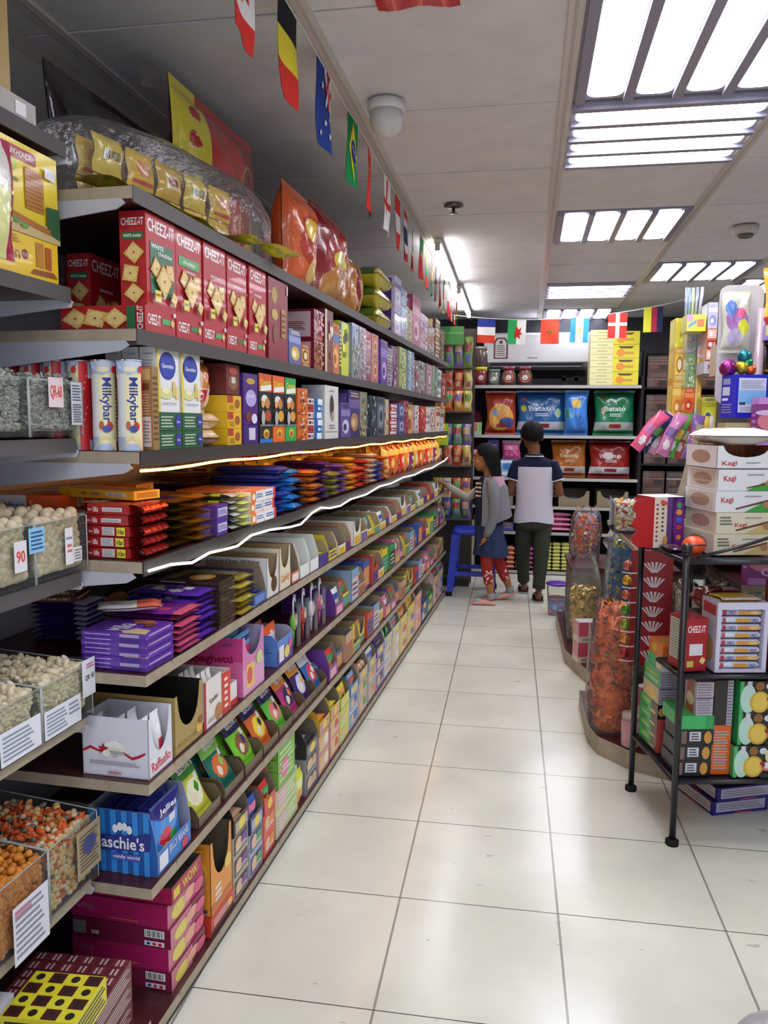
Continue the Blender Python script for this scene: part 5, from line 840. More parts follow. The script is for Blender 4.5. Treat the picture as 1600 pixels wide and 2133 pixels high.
for k in range(20):
    c_, ops = [('E8C030', [('e', .5, .5, .3, .25, 'D88A50'), ('r', .1, .1, .9, .2, 'C83828')]), ('D8B028', [('r', .2, .3, .8, .7, 'E8DCA8'), ('e', .5, .5, .2, .15, 'A83828')]), ('E8CC48', [('bar', .2, .35, .8, .65)])][k % 3]
    me = cached('yp%d' % (k % 3), lambda: pouch(.084, .076, .028, c_, ops, 'film', 10, 10, 70 + k))
    Mi = MS @ TR(-.09 - .042 * (k % 2), .14 + .096 * (k // 4), .0095 + .079 * (k // 2 % 2)) @ RZ(.02 * math.sin(k * 2))
    put('snack_bag', me, 'small yellow snack bag inside the long clear sack', 'bag', Mi, 'yellow snack bags inside the long sack')
RED = [('r', 0, 0, .27, 1, 'D8CC3A'), ('e', .78, .42, .17, .36, 'C8A048'), ('e', .78, .42, .155, .34, '9A3A30'), ('e', .7, .55, .05, .08, 'C8403A'), ('e', .84, .35, .05, .12, 'B8A878'), ('e', .76, .25, .06, .06, 'D8B060')] + [('e', .13 + .02 * (k % 2), .1 + k * .15, .055, .032, 'B02420') for k in range(6)] + [('p', ell(.1 + .06 * (k % 2), .135 + k * .15, .02, .012, 8), 'B02420') for k in range(6)] + [('t', 'minuman berperisa', .42, .42, .05, .34, 'D8806A', 3), ('t', 'anekaperisa', .49, .36, .035, .3, 'D8806A', 3)]
put('drink_bag', pouch(.56, .465, .1, 'B42A2E', RED, 'film', 30, 26, 80, back='8A1E22'), 'big red and yellow bag standing tall near the front of the top shelf', 'bag', LF(1.965, .20, z8))
b = MB(); b.grid(lambda u, v: Vector((.004 * math.sin(20 * u) + .01, .54 * u, .44 + .07 * v + .02 * math.sin(8 * u + 5 * v))), 20, 6, 'FFFFFF', 'bagfilm'); put('plastic_cover', b, 'clear plastic sheet sticking up above the big red bag', 'plastic sheet', LF(1.95, .325, z8 - .01))
t_ = thing('black_bag', 'black plastic bag in the dark behind the big red bag', 'bag', LF(1.62, .325, z8, .0))
obj('body', pouch(.46, .36, .07, '12141C', [('e', .45, .3, .07, .07, '4A4430')], 'film', 24, 18, 81), t_)
put('snack_sack', pouch(.27, .34, .12, 'D8602A', [('e', .5, .5, .35, .25, 'B83A22'), ('e', .5, .62, .2, .1, 'E8C040'), ('e', .6, .25, .25, .14, 'E8C070'), ('r', .6, .02, .95, .2, '8A4A28')], 'film', 20, 22, 83), 'orange snack sack next to the big red bag', 'sack', LF(2.44, .06, z8))
put('snack_sack', pouch(.38, .36, .14, '8A1E24', [('e', .5, .5, .38, .2, 'A83028'), ('e', .45, .42, .22, .16, 'D8C848'), ('e', .5, .2, .45, .25, 'B87838'), ('e', .3, .15, .2, .12, 'C89050')], 'film', 20, 22, 84), 'dark red snack sack with golden pieces, after the orange sack', 'sack', LF(2.725, .05, z8))
put('snack_sack', pouch(.195, .26, .12, 'B07030', [('e', .5, .4, .4, .3, 'C89050'), ('r', .3, 0, .5, 1, '8A1A22'), ('e', .7, .3, .2, .15, 'D8A860')], 'film', 20, 20, 85), 'brown and red sack of crisps behind the dark red sack', 'sack', LF(3.12, .06, z8))
for k in range(3):
    put('snack_sack', cached('yelb', lambda: pouch(.34, .2, .085, 'D0C038', [('e', .6, .4, .3, .3, 'C89838'), ('r', .0, .1, .25, .9, '4A6A28'), ('e', .7, .6, .2, .2, 'E8D898'), ('b', .3, .7, .9, .8, 2, '8A7A20')], 'film', 20, 16, 86, lay=True)), 'yellow and green snack bag in the pile of three', 'bag', LF(3.33, .01, z8 + .0856 * k, 0), 'yellow bags piled on the top shelf')
for k, (s, w_, h, col, pal, kd, fin, lv, desc) in enumerate([(3.69, .15, .27, 'C8B8D8', ('3A2A80', 'E8E0F0', '8AA8D8'), 0, 'card', 2, 'lilac carton with a dark purple top'), (3.85, .14, .24, '9AB8E0', ('E8F0F8', 'D86048', '4A7AC0'), 5, 'film', 2, 'pale blue wrapped carton'), (4.0, .15, .17, 'C8B890', ('6A5A38', 'E8DCC0', '5A4A2A'), 3, 'card', 2, 'beige tin shaped box'), (4.16, .24, .26, 'A84A6A', ('C88AA0', 'D8B0C0', '883050'), 0, 'card', 1, 'large pink carton'), (4.41, .25, .2, 'B89AB0', ('E0D0D8', '8A6A80', 'C8B0B8'), 5, 'film', 2, 'pink wrapped pack'), (4.68, .25, .17, '8A8078', ('C8C0B0', '5A5048', 'E0D8C8'), 5, 'film', 1, 'grey wrapped pack'), (4.95, .2, .24, '4A2A20', ('C8B080', '8A4A38', 'E0D0B0'), 4, 'card', 3, 'dark brown box'), (5.17, .2, .2, '5A3A28', ('B89868', 'D8C8A8', '3A2018'), 5, 'card', 2, 'brown box with gold print')]):
    for q in range(lv): put('carton', carton(500 + k, .2, w_, round(h / lv - .002, 4), col, pal, kd, fin), desc + ' on the top shelf', 'carton', LF(s, .012, z8 + h / lv * q), 'cartons at the far end of the top shelf')
# ================================================================== near bay: clear bins of nuts
def nutmesh(seed, L, W, H, n, kinds, core):
    """loose nuts filling a bin: x from -L to 0, y 0..W, z up to about H"""
    r_ = random.Random(seed); m = MB(); m.box(-L + .014, .014, .006, -.014, W - .014, H * .72, core, 'nut')
    for i in range(n):
        c_, rx, ry, rz, nu, nv = kinds[r_.randrange(len(kinds))]; q = r_.random()
        e = rx + .0035
        if q < .46: p = (-r_.uniform(e, L - e), r_.uniform(e, W - e), H * .78 + r_.uniform(-.004, .010) + .008 * math.sin(9 * i))
        elif q < .8: p = (-e - r_.uniform(0, .002), r_.uniform(e, W - e), r_.uniform(e, H * .82))
        else: p = (-r_.uniform(e, L - e), e if q < .9 else W - e, r_.uniform(e, H * .82))
        m.ball(p, (rx, ry, rz), c_, 'nut', nu, nv, Matrix.Rotation(r_.uniform(0, 6), 4, (r_.random(), r_.random(), r_.random() + .1)))
    return m
def binm(L, W, H):
    m = MB(); t = .0025
    m.box(-L, 0, 0, 0, W, t, 'FFFFFF', 'acrylic')
    m.box(-t, 0, t, 0, W, H * .86, 'FFFFFF', 'acrylic'); m.box(-L, 0, t, -L + t, W, H, 'FFFFFF', 'acrylic'); m.box(-L + t, 0, t, -t, t, H * .93, 'FFFFFF', 'acrylic'); m.box(-L + t, W - t, t, -t, W, H * .93, 'FFFFFF', 'acrylic')
    return m
def edges(L, W, H):
    m = MB(); 
    for p, q in (((0, 0, H * .86), (0, W, H * .86)), ((0, W, 0), (0, W, H * .86)), ((0, 0, 0), (0, 0, H * .86)), ((0, W, H * .86), (-L, W, H)), ((0, 0, H * .86), (-L, 0, H))): m.tube([p, q], .0012, 5, 'A8B0AC', 'paint')
    return m
MAC = [('C8B898', .0115, .011, .011, 9, 7), ('BBA888', .0105, .0105, .011, 9, 7), ('D0C2A4', .0098, .0098, .0098, 9, 7)]
ALM = [('D4C6A6', .0115, .007, .005, 8, 6), ('C4B490', .012, .007, .0055, 8, 6), ('DCD0B2', .0105, .0065, .005, 8, 6)]
MIX = [('C8541E', .014, .006, .004, 6, 4), ('D85E24', .013, .007, .004, 6, 4), ('B84A1A', .012, .008, .004, 6, 4), ('D0A868', .0075, .007, .007, 7, 5), ('C89A58', .008, .006, .006, 7, 5), ('6A6A60', .009, .005, .004, 6, 4), ('C8B890', .0065, .0065, .005, 7, 5)]
CHK = [('C87A20', .007, .007, .007, 7, 5), ('B86A18', .0065, .0065, .0065, 7, 5), ('D08A2C', .0065, .0065, .0065, 7, 5)]
SED = [('A8A69C', .008, .0045, .0022, 6, 4), ('8E8C84', .008, .0045, .0022, 6, 4), ('B8B6A8', .007, .004, .002, 6, 4)]
BINS = [(1, .345, 'mixed orange snack nuts', [MIX, CHK, CHK, CHK], .155, 'B0602A', 'orange snack mix', .27), (2, .67, 'whole pale almonds', [ALM, ALM, ALM, ALM], .115, 'A89878', 'almonds', .27), (3, .945, 'round macadamia nuts', [MAC, MAC, MAC, MAC], .118, 'B0A080', 'macadamia nuts', .27), (4, 1.19, 'grey sunflower seeds', [SED, SED, SED, SED], .11, '76746C', 'sunflower seeds', .25)]
for lv, z, nm, kinds, H, core, short, L in BINS:
    for k in range(4):
        W = .15; s = 1.331 - W * (k + 1) + .003; M = LF(s, -.015, z + .0046, 0, NA)
        kd = kinds[k]; nm2 = nm if not (lv == 1 and k > 0) else 'orange coated chickpeas'; sh2 = short if nm2 == nm else 'coated chickpeas'
        t_ = thing('nut_bin', 'clear plastic bin holding ' + nm2 + ' on the near shelving', 'bin', M, 'clear bins of ' + sh2)
        obj('bin_shell', cached('bin%d' % lv, lambda: binm(L, W - .003, H)), t_); obj('rim', cached('bine%d' % lv, lambda: edges(L, W - .003, H)), t_)
        me = cached('nut%d%d' % (lv, 0 if k < (1 if lv == 1 else 2) else 1), lambda: nutmesh(lv * 10 + k, L, W - .004, H, {1: 1300, 2: 1150, 3: 520, 4: 1500}[lv], kd, core))
        put(sh2.replace(' ', '_'), me, nm2 + ' filling a clear bin on the near shelving', 'nuts', M @ TR(0, .001, .003), None, 'stuff')
# price cards and labels on the bins
def card(w_, h, col, ops): m = MB(); m.box(0, 0, 0, .0008, w_, h, col, 'matte'); art(m, face_map((.0008, 0, 0), (0, w_, 0), (0, 0, h)), ops, 'matte'); return m
PC = [(1.232, 4, .05, .04, .05, 'E8D0D4', [('t', 'QR-60', .5, .5, .8, .5, 'D84038')], 'pink card handwritten QR-60 on the seed bin'), (1.295, 4, .02, .03, .075, 'D8DCE0', [('b', .08, .55, .92, .95, 6, '5A6080'), ('r', .1, .3, .9, .5, 'C0C4CC'), ('b', .08, .05, .92, .5, 8, '6A6A78')], 'white printed label on the seed bin'),
 (1.165, 3, .055, .04, .042, '8AC0E0', [('b', .1, .1, .9, .9, 5, '2A5A90')], 'light blue handwritten card on a macadamia bin'), (1.262, 3, .02, .022, .065, 'E0E0E4', [('t', 'MACADAMIA', .5, .72, .8, .07, '4A70B0'), ('b', .2, .3, .8, .6, 2, 'D86A60')], 'narrow white slip on the macadamia bin at the end'), (1.285, 3, .022, .025, .026, 'E4E4E6', [('b', .1, .1, .9, .9, 4, '7A7A80')], 'small square white label on the macadamia bin at the end'), (1.128, 3, .03, .03, .05, 'D8D8DC', [('t', '90', .5, .5, .7, .4, 'D84038')], 'white card with a red handwritten price on a macadamia bin'),
 (1.298, 2, .04, .04, .07, 'DDE0E6', [('t', 'QR: 45', .55, .5, .7, .16, '2A2A30'), ('b', .3, .75, .9, .9, 2, 'C86A78')], 'white card handwritten in black on the end almond bin'), (1.185, 2, .004, .105, .05, 'DDE0E6', [('b', .05, .1, .6, .9, 6, '8A90A0'), ('b', .65, .4, .95, .9, 3, '8A90A0')], 'long white label along the bottom of the almond bins'), (1.075, 2, .004, .1, .055, 'DDE0E6', [('b', .05, .1, .8, .9, 6, '8A90A0')], 'white label at the left edge on an almond bin'),
 (1.262, 1, .03, .075, .09, 'A89878', [('b', .1, .1, .9, .9, 10, '6A5A48'), ('e', .5, .6, .3, .2, '4A5080')], 'brown printed label on the orange mix bin at the end'), (1.08, 1, -.01, .09, .1, 'D8D8E0', [('b', .05, .08, .85, .95, 8, '8A8A98'), ('b', .05, .8, .5, .95, 2, 'C87080')], 'crumpled white paper hanging off the bins at the bottom left')]
for s, lv, dz, w_, h, col, ops, lab in PC:
    put('price_card', card(w_, h, col, ops), lab, 'price card', LF(s, -.0165 - (.004 if dz < 0 else 0), BINS[lv - 1][1] + .004 + dz, 0, NA) @ TR(.0006, 0, 0))
# biscuit boxes on the upper near shelves
FK = [('p', rrect(.32, .8, .72, .94, .03), 'A02028'), ('t', 'FARKHONDEH', .52, .87, .34, .07, 'F4ECE8'), ('t', 'Biscuit with', .22, .665, .26, .035, '4A6A20'), ('t', 'Cardamom', .28, .58, .4, .06, '22502A'), ('r', .56, .3, .8, .76, 'B87A28'), ('b', .57, .32, .79, .74, 9, '9A6018'), ('p', [(0, 0), (1, 0), (1, .2), (.4, .12), (0, .22)], 'C8B078'), ('p', [(.82, .1), (1, .05), (1, .42), (.82, .4)], '2A5A34'), ('p', [(.36, .22), (.86, .14), (.86, .08), (.36, .14)], 'B06A20'), ('e', .42, .12, .05, .03, '5A8A38'), ('e', .52, .09, .05, .03, '6A9A40'), ('e', .4, .72, .05, .06, 'B8C020'), ('r', .8, .72, .94, .84, 'D8D8E0'), ('r', .06, .14, .16, .22, 'D8D8B8')]
z6n = 1.4556
for k, s in enumerate((1.108, .90)): put('biscuit_box', cached('fark', lambda: bx(MB(), .06, .2, .142, 'E8CC28', FK, [('b', .1, .2, .9, .8, 8, 'B89A20')], [])), 'tall yellow biscuit box with a dark red crest on the near shelving', 'box', LF(s, .004, z6n + .0665, 0, NA), 'yellow biscuit boxes')
for k, s in enumerate((1.10, .90)): put('biscuit_box', cached('fark2', lambda: bx(MB(), .1, .2, .0655, 'E8C020', [('t', 'saffron', .3, .52, .4, .3, '8A3A18'), ('e', .56, .52, .04, .12, '7A2A20'), ('r', .7, .3, .8, .9, 'B87A28'), ('r', .82, .3, .9, .85, 'B05018'), ('p', [(.62, .1), (.98, .12), (.92, .25), (.66, .22)], '8A4A20'), ('r', .0, .75, .16, .95, 'A02028'), ('b', .2, .75, .5, .95, 3, 'B89830')], [])), 'flat yellow saffron biscuit box under the tall yellow box', 'box', LF(s, .002, z6n, 0, NA), 'flat yellow boxes')
for k in range(2): put('biscuit_packet', cached('hkb', lambda: pouch(.12, .17, .03, 'D8D890', [('r', 0, .6, 1, 1, 'D8D0C8'), ('b', .1, .3, .9, .6, 4, 'C8C878'), ('r', .86, 0, 1, 1, 'A82A50')], 'film', 12, 14, 88)), 'pale yellow biscuit packet at the left edge in front of the yellow box', 'packet', LF(.975 + .02 * k, -.032 - .034 * k, z6n + .001, 0, NA), 'pale packets at the left edge')
z7n = 1.7006
put('gift_box', bx(MB(), .08, .22, .26, 'A88A50', [('p', rrect(.04, .22, .88, .98, .02), 'C8B090'), ('e', .6, .36, .22, .06, '8A5A90'), ('e', .3, .7, .25, .2, '9A4A28'), ('t', 'IRANIAN', .58, .16, .6, .09, 'D8D0BC'), ('t', 'B O X', .6, .07, .3, .05, 'D8D0BC')], [('r', 0, 0, 1, 1, '98803E')]), 'gold framed gift box at the top left corner', 'box', LF(.985, .01, z7n + .036, 0, NA))
put('tin_box', cached('blt', lambda: bx(MB(), .1, .26, .035, '2A3A78', [('r', .62, 0, 1, 1, 'A8A098'), ('e', .3, .5, .1, .4, 'C8D0E8'), ('r', .8, .2, .9, .8, 'E0E0E0')], [])), 'flat blue and grey box under the gold gift box', 'box', LF(1.0, .006, z7n, 0, NA))
# bottom left stacks of chocolate trays near the floor
def choc(key, cols, W, D, H, rows, colsn, ops2): 
    def f():
        m = MB(); bx(m, D, W, H, cols[0], [('b', .05, .1, .95, .9, 5, cols[2])], [('b', .05, .1, .95, .9, 4, cols[2])], [])
        Pt = face_map((0, 0, H), (0, W, 0), (-D, 0, 0)); o = []
        if ops2:
            for i in range(rows):
                for j in range(colsn): x, y = (j + .1) / colsn, (i + .1) / rows; o += [('r', x, y, x + .86 / colsn, y + .8 / rows, cols[(i + j) % 2]), ('b', x + .08 / colsn, y + .15 / rows, x + .78 / colsn, y + .7 / rows, 2, cols[2])]
            art(m, Pt, o, 'card', .00002); return m
        for i in range(rows):
            for j in range(colsn): x, y = (j + .06) / colsn, (i + .08) / rows; o += [('r', x, y, x + .88 / colsn, y + .84 / rows, cols[(i + j) % 2])] + [('e', x + .44 / colsn, y + .42 / rows, .3 / colsn, .24 / rows, cols[2])]
        k0 = MB(); art(m, Pt, o, 'card', .00002); return m
    return cached('choc' + key, f)
for q in range(3): put('chocolate_tray', choc('a', ('6A2A30', '7A343A', 'C8B4B0'), .15, .19, .04, 6, 6, 1), 'maroon wrapped tray printed with rows of small white words', 'tray', LF(1.165, .02, .0715 + .041 * q, .1), 'maroon trays at the bottom left')
for q in range(3): put('chocolate_tray', choc('a', None, 0, 0, 0, 0, 0, 0), 'maroon wrapped tray of the second stack, nearer the camera', 'tray', LF(1.005, .02, .0715 + .041 * q, .1), 'nearer maroon trays at the bottom left')
for q in range(1): put('sweet_tray', choc('b', ('D8D030', '4A1A1C', '2A2018'), .11, .13, .05, 4, 4, 0), 'yellow and brown wrapped sweet tray on the maroon trays', 'tray', LF(1.09, .005, .1955 + .0, .1), 'yellow trays at the bottom left')
put('candy_box', cached('wcb', lambda: bx(MB(), .11, .13, .05, 'DCDCE0', [('e', .3, .5, .12, .2, 'B83040'), ('e', .6, .5, .12, .2, 'C03848'), ('e', .9, .5, .1, .2, 'B83040')], [], [('b', .1, .3, .6, .7, 2, 'A84050')])), 'white box with dark red dots at the bottom left corner', 'box', LF(1.0, .135, .1955, .1))
put('candy_box', cached('wcb2', lambda: bx(MB(), .12, .1, .1, 'DCDAD8', [('b', .2, .3, .8, .6, 3, 'B89A50')], [('b', .2, .3, .8, .6, 3, 'B89A50')], [('e', .5, .5, .3, .15, '6A4A28')])), 'white box with a brown mark at the left edge near the floor', 'box', LF(1.1, .235, .072, .1))
# ================================================================== the back of the shop
BYF = 6.45; BZ = [.03, .35, .56, .79, 1.13, 1.525]
t_ = thing('shelving_unit', 'dark wall shelving across the back of the shop with silver shelf fronts', 'shelving', TR(-.5, BYF, 0))
for k, z in enumerate(BZ):
    b = MB(); b.box(0, 0, -.02, 1.49, .42, 0, '2A2022', 'board_top'); b.box(0, -.004, -.022, 1.49, 0, .002, 'A8A8A4', 'paint'); obj('shelf', b, t_).location = (0, 0, z)
b = MB(); b.box(0, .42, 0, 1.49, .44, 1.6, '1E1C22', 'matte'); obj('back_panel', b, t_)
for x in (-.012, .52, 1.49): b = MB(); b.box(x, 0 if x > 1 else .3, 0, x + .012, .44, 1.6, '1A181C', 'matte'); obj('upright', b, t_)
b = MB(); b.box(.02, .02, 0, 1.47, .42, .008, '1E1C1E', 'matte'); obj('plinth', b, t_)
def bk(px, y=BYF + .02): return at(px, 850, y)[0]
def bput(name, me, label, cat, px, zi, group=None, dy=.02, dz=0, tilt=0, rz=0): return put(name, me, label, cat, TR(bk(px, BYF + dy), BYF + dy, BZ[zi] + .0006 + dz) @ RZ(R(-90) + rz) @ RY(tilt), group)
# air conditioner
t_ = thing('air_conditioner', 'long white wall air conditioner above the back shelves', 'air conditioner', TR(-.26, 7.16, 1.70))
b = MB(); W = .92
pf = [(0, .06), (0, .27), (-.0, .3), (.05, .32), (.33, .32), (.33, .02), (.12, 0), (.06, .02)]
n = len(pf); b.add([(0, y, z) for y, z in pf] + [(W, y, z) for y, z in pf], [tuple(range(n))[::-1], tuple(range(n, 2 * n))] + [(i, (i + 1) % n, (i + 1) % n + n, i + n) for i in range(n)], 'D8D8DA', 'paint'); obj('body', b, t_)
b = MB(); b.box(.06, -.001, .055, W - .06, .03, .0, '2A2A30', 'matte', TR(0, .005, 0)); b.box(.07, -.006, .02, W - .07, .01, .026, '9A9AA0', 'paint'); obj('louvre', b, t_)
b = MB(); b.box(.0, -.004, .066, W, 0, .27, 'DEDEE2', 'paint'); art(b, face_map((0, -.0042, .066), (W, 0, 0), (0, 0, .204)), [('t', 'Hisense', .46, .16, .09, .08, '4A4A50')], 'paint'); obj('front_panel', b, t_)
b = MB(); art(b, face_map((.085, -.0052, .09), (.125, 0, 0), (0, 0, .185)), [('p', [(0, 0), (1, 0), (1, .8), (.8, 1), (.2, 1), (0, .8)], '6A2038'), ('p', [(.12, .06), (.88, .06), (.88, .76), (.72, .92), (.28, .92), (.12, .76)], 'D8D4D4'), ('e', .5, .78, .12, .08, '5A2030'), ('b', .2, .12, .8, .66, 6, '7A6068')], 'card'); obj('energy_label', b, t_)
# jars
def jar(col, lid, lab, r_=.06, H=.15, round_=False):
    def f():
        m = MB()
        if round_: rr = [(0, .6), (.08, .92), (.35, 1), (.6, .95), (.78, .7), (.84, .7)]
        else: rr = [(0, .9), (.03, 1), (.78, 1), (.84, .85)]
        m.loft([(0, 0, H * z, r_ * q, r_ * q) for z, q in rr], 20, col, 'film'); m.loft([(0, 0, H * .84, r_ * (.78 if round_ else .95), r_ * (.78 if round_ else .95)), (0, 0, H, r_ * (.76 if round_ else .93), r_ * (.76 if round_ else .93))], 20, lid, 'paint')
        P = lambda u, v, e=0: Vector(((r_ * 1.004 + e) * math.cos(2 * PI * u), (r_ * 1.004 + e) * math.sin(2 * PI * u), H * v))
        if lab: art(m, P, [('r' if 0 else 'p', ell(.0, .42, .11, .26, 16), lab), ('p', ell(0, .42, .06, .14, 12), 'D8D0C8'), ('b', -.1, .3, .1, .55, 3, '8A2A20')], 'card', .0008)
        return m
    return cached('jar%s' % str((col, lid, lab, r_)), f)
for k, (px, dz, me, lb) in enumerate([(973, 0, jar('9A4A30', 'D8CC30', 'A86A48', .052, .16), 'jar of red wrapped sweets with a yellow lid, lower one'), (973, .1605, jar('7A5A40', 'D8CC30', '3A5AA8', .052, .16), 'jar with a yellow lid and picture label, upper one'), (1001, 0, jar('7A2028', 'D8CC30', 'A83040', .05, .15), 'dark red jar with a yellow lid'), (1028, 0, jar('5A6A60', '6A7A70', 'B8C8B8', .048, .13), 'squat greenish tin beside the jars'), (1058, 0, jar('6A5048', '8A2028', 'C86048', .06, .15, True), 'round jar with a dark red lid, left one'), (1092, 0, jar('5A4840', '8A2028', 'C86048', .06, .15, True), 'round jar with a dark red lid, right one'), (1001, .152, jar('5A4A48', '8A8078', None, .05, .16), 'dark jar standing on the red jar')]):
    put('jar', me, lb + ' on the top back shelf', 'jar', TR(bk(px, BYF + .09), BYF + .09, BZ[5] + .001 + dz) @ RZ(R(-90)), 'jars on the back shelf')
b = MB(); b.box(0, 0, 0, .5, .02, .03, '16161A', 'matte'); b.box(.0, 0, .05, .3, .02, .08, '16161A', 'matte'); [b.box(x, .0, .03, x + .03, .02, .09, '16161A', 'matte') for x in (0, .1, .2, .3)]; put('bracket_rail', b, 'black metal rail lying below the air conditioner', 'rail', TR(.40, BYF + .3, BZ[5] + .001))
for k in range(9): put('snack_box', cached('crb', lambda: bx(MB(), .2, .172, .047, 'DCD8A0', [('r', 0, 0, 1, .14, 'C8C488'), ('b', .3, .4, .75, .7, 1, 'B0A868')], [], [])), 'cream cardboard box in the tall pale stack on the top back shelf', 'box', TR(bk(1226), BYF + .02, BZ[5] + .001 + .0478 * k) @ RZ(R(-90)), 'pale boxes stacked on the top back shelf')
for k in range(4): put('snack_box', cached('ywb', lambda: bx(MB(), .2, .2, .104, 'DCD030', [('r', 0, 0, 1, .06, 'B8A828'), ('e', .3, .4, .16, .28, 'E09030'), ('b', .45, .3, .8, .5, 2, 'C85A30'), ('p', [(.2, .9), (.8, .9), (.7, .74), (.3, .74)], '5A4A20')], [], [])), 'yellow printed box in the stack of four on the top back shelf', 'box', TR(bk(1272), BYF + .02, BZ[5] + .001 + .1045 * k) @ RZ(R(-90)), 'yellow boxes stacked on the top back shelf')
# big crisp bags
def bigbag(key, w_, h, t, base, band, txt, tc, extra=()): return cached('bb' + key, lambda: pouch(w_, h, t, base, [('r', 0, .12, 1, .3, band)] + list(extra) + [('t', txt, .5, .6, .55, .11, tc, .08), ('b', .36, .42, .66, .5, 2, tc), ('r', .36, .16, .66, .25, '8A2A2A')], 'film', 22, 22, len(key)))
SN = BZ[4] - BZ[3]
bput('crisp_bag', bigbag('or', .25, .355, .1, 'A8361E', 'B84020', '', 'E89880', [('e', .5, .4, .42, .3, 'D8A048'), ('e', .7, .28, .25, .12, '3A4A88'), ('e', .3, .5, .12, .06, '8AA8D8')]), 'orange red crisp bag at the left of the second back shelf', 'bag', 1011, 4, dy=.08)
bput('crisp_bag', bigbag('bl', .40, .36, .1, '2A6AA8', 'C0C8D0', 'Batato', 'E0E8F0', [('r', 0, .8, 1, 1, '2458A0'), ('e', .12, .6, .06, .07, 'D8D040'), ('e', .85, .5, .06, .1, 'B8D8A0'), ('e', .14, .8, .05, .04, 'B83028')]), 'wide blue crisp bag behind the head of the boy', 'bag', 1076, 4, dy=.12)
bput('crisp_bag', cached('lbb', lambda: pouch(.19, .36, .1, '3A7AC8', [('e', .5, .7, .2, .1, 'C8A848'), ('e', .3, .5, .15, .12, '6AA0D8'), ('e', .7, .35, .12, .1, '2A5AA8'), ('r', .05, .4, .2, .55, '2A7A5A')], 'film', 18, 18, 9)), 'narrow light blue bag hanging over the back shelf edge', 'bag', 1176, 4, dy=.03, dz=.0)
bput('crisp_bag', cached('dbb', lambda: pouch(.16, .2, .08, '16346A', [('e', .5, .4, .3, .2, '2A5A9A')], 'film', 12, 12, 10)), 'dark blue bag between the two larger blue bags', 'bag', 1158, 4, dy=.24)
bput('crisp_bag', bigbag('gr', .32, .36, .1, '1E7A50', 'A8B0AC', 'Batato', 'D8E8E0', [('r', 0, .85, 1, 1, '186844'), ('e', .2, .55, .05, .08, 'C8A8A0'), ('e', .22, .85, .05, .03, '8A2028')]), 'wide green crisp bag at the right of the second back shelf', 'bag', 1238, 4, dy=.09)
t_ = thing('white_mask_toy', 'dark red round cushion with a pale patch in the shadow behind the striped tray', 'cushion', TR(bk(985), BYF + .2, BZ[4] + .001)); t_.name = 'round_cushion'
b = MB(); b.ball((0, 0, .1), (.085, .06, .1), '4A1228', 'cloth', 18, 14); obj('cushion_body', b, t_); b = MB(); b.ball((-.03, -.05, .085), (.05, .02, .035), '9A9AA4', 'cloth', 14, 10); obj('pale_patch', b, t_)
STR = [('r', k * .1, 0, k * .1 + .06, 1, ['6AC048', 'E07030', 'D83868', 'A8D840', '50B848'][k % 5]) for k in range(10)] + [('r', 0, 0, 1, .3, 'A8C0A0')]
bput('striped_tray', cached('stt', lambda: tray(.1, .15, .1, 'B8D8A0', 'D8E0D0', STR, (), .9, 'flat')), 'small tray with green and orange stripes on the second back shelf', 'tray', 965, 4)
bput('crisp_bag', bigbag('o2', .28, .30, .1, 'B86A28', 'C8C0B8', 'Batato', 'E8D0A0', [('r', 0, .86, 1, 1, '9A5018')]), 'orange brown crisp bag on the third back shelf beside the shoulder of the boy', 'bag', 1152, 3, dy=.1)
bput('crisp_bag', bigbag('r2', .33, .30, .1, '9A2420', 'D0D0D4', 'Batato', 'E8D8D4', [('r', .0, .86, 1, 1, '7A1A18'), ('e', .45, .6, .14, .1, 'E0D8D8')]), 'dark red crisp bag at the right of the third back shelf', 'bag', 1231, 3, dy=.09)
for k in range(7): bput('gum_box', cached('pgum', lambda: bx(MB(), .12, .135, .031, '3A3A98', [('r', .5, 0, 1, 1, 'A0B8C8'), ('e', .3, .5, .2, .35, 'C8C8E8')])), 'violet and white flat box in the stack left of the girl', 'box', 955, 3, 'flat boxes on the third back shelf', dz=.0315 * k)
bput('purple_panel', bx(MB(), .06, .09, .3, '3A1E78', [('r', .3, .85, .8, .87, 'B8B0D8'), ('r', .3, .7, .8, .72, 'B8B0D8'), ('r', .1, .05, .9, .3, '4A2A90')]), 'tall dark purple carton behind the girl', 'carton', 1018, 3, dy=.05); ALL[-1].name = 'purple_carton'
bput('sweet_pack', cached('pkp', lambda: pouch(.15, .15, .05, 'D04A88', [('r', .1, .5, .9, .7, 'E890B8'), ('r', 0, .85, 1, 1, 'E8C0D8'), ('b', .2, .2, .8, .45, 3, 'F0D0E0')], 'film', 14, 14, 12)), 'pink sweet pack between the two children', 'packet', 1048, 3, dz=.145, dy=.06)
bput('sweet_pack', cached('bwp', lambda: bx(MB(), .12, .15, .14, '8AB0D0', [('r', 0, .1, 1, .3, 'D8E4EC'), ('e', .4, .6, .3, .2, '3A7AB8'), ('r', 0, .8, 1, .95, 'E0E8F0')])), 'blue and white pack under the pink one', 'packet', 1046, 3, dy=.05)
for k, (px, w_, c1) in enumerate([(953, .1, 2), (1053, .08, 9), (1130, .1, 11), (1170, .24, 5), (1251, .24, 7)]):
    M = TR(bk(px), BYF + .02, BZ[2] + .001) @ RZ(R(-90)); opencarton(M, .25, w_, .13, '8A7A60', '5A5040', (), (), .5, 'notch', 'brown cardboard box with a cut-out front on the fourth back shelf', ('lay', 2, PAL[c1][0], [('e', .5, .5, .3, .2, 'D8D8E4')], PAL[c1][1] + ' packet in a brown cardboard box at the back', PAL[c1][1] + ' packets at the back', 'sweet_packet', 'packet'))
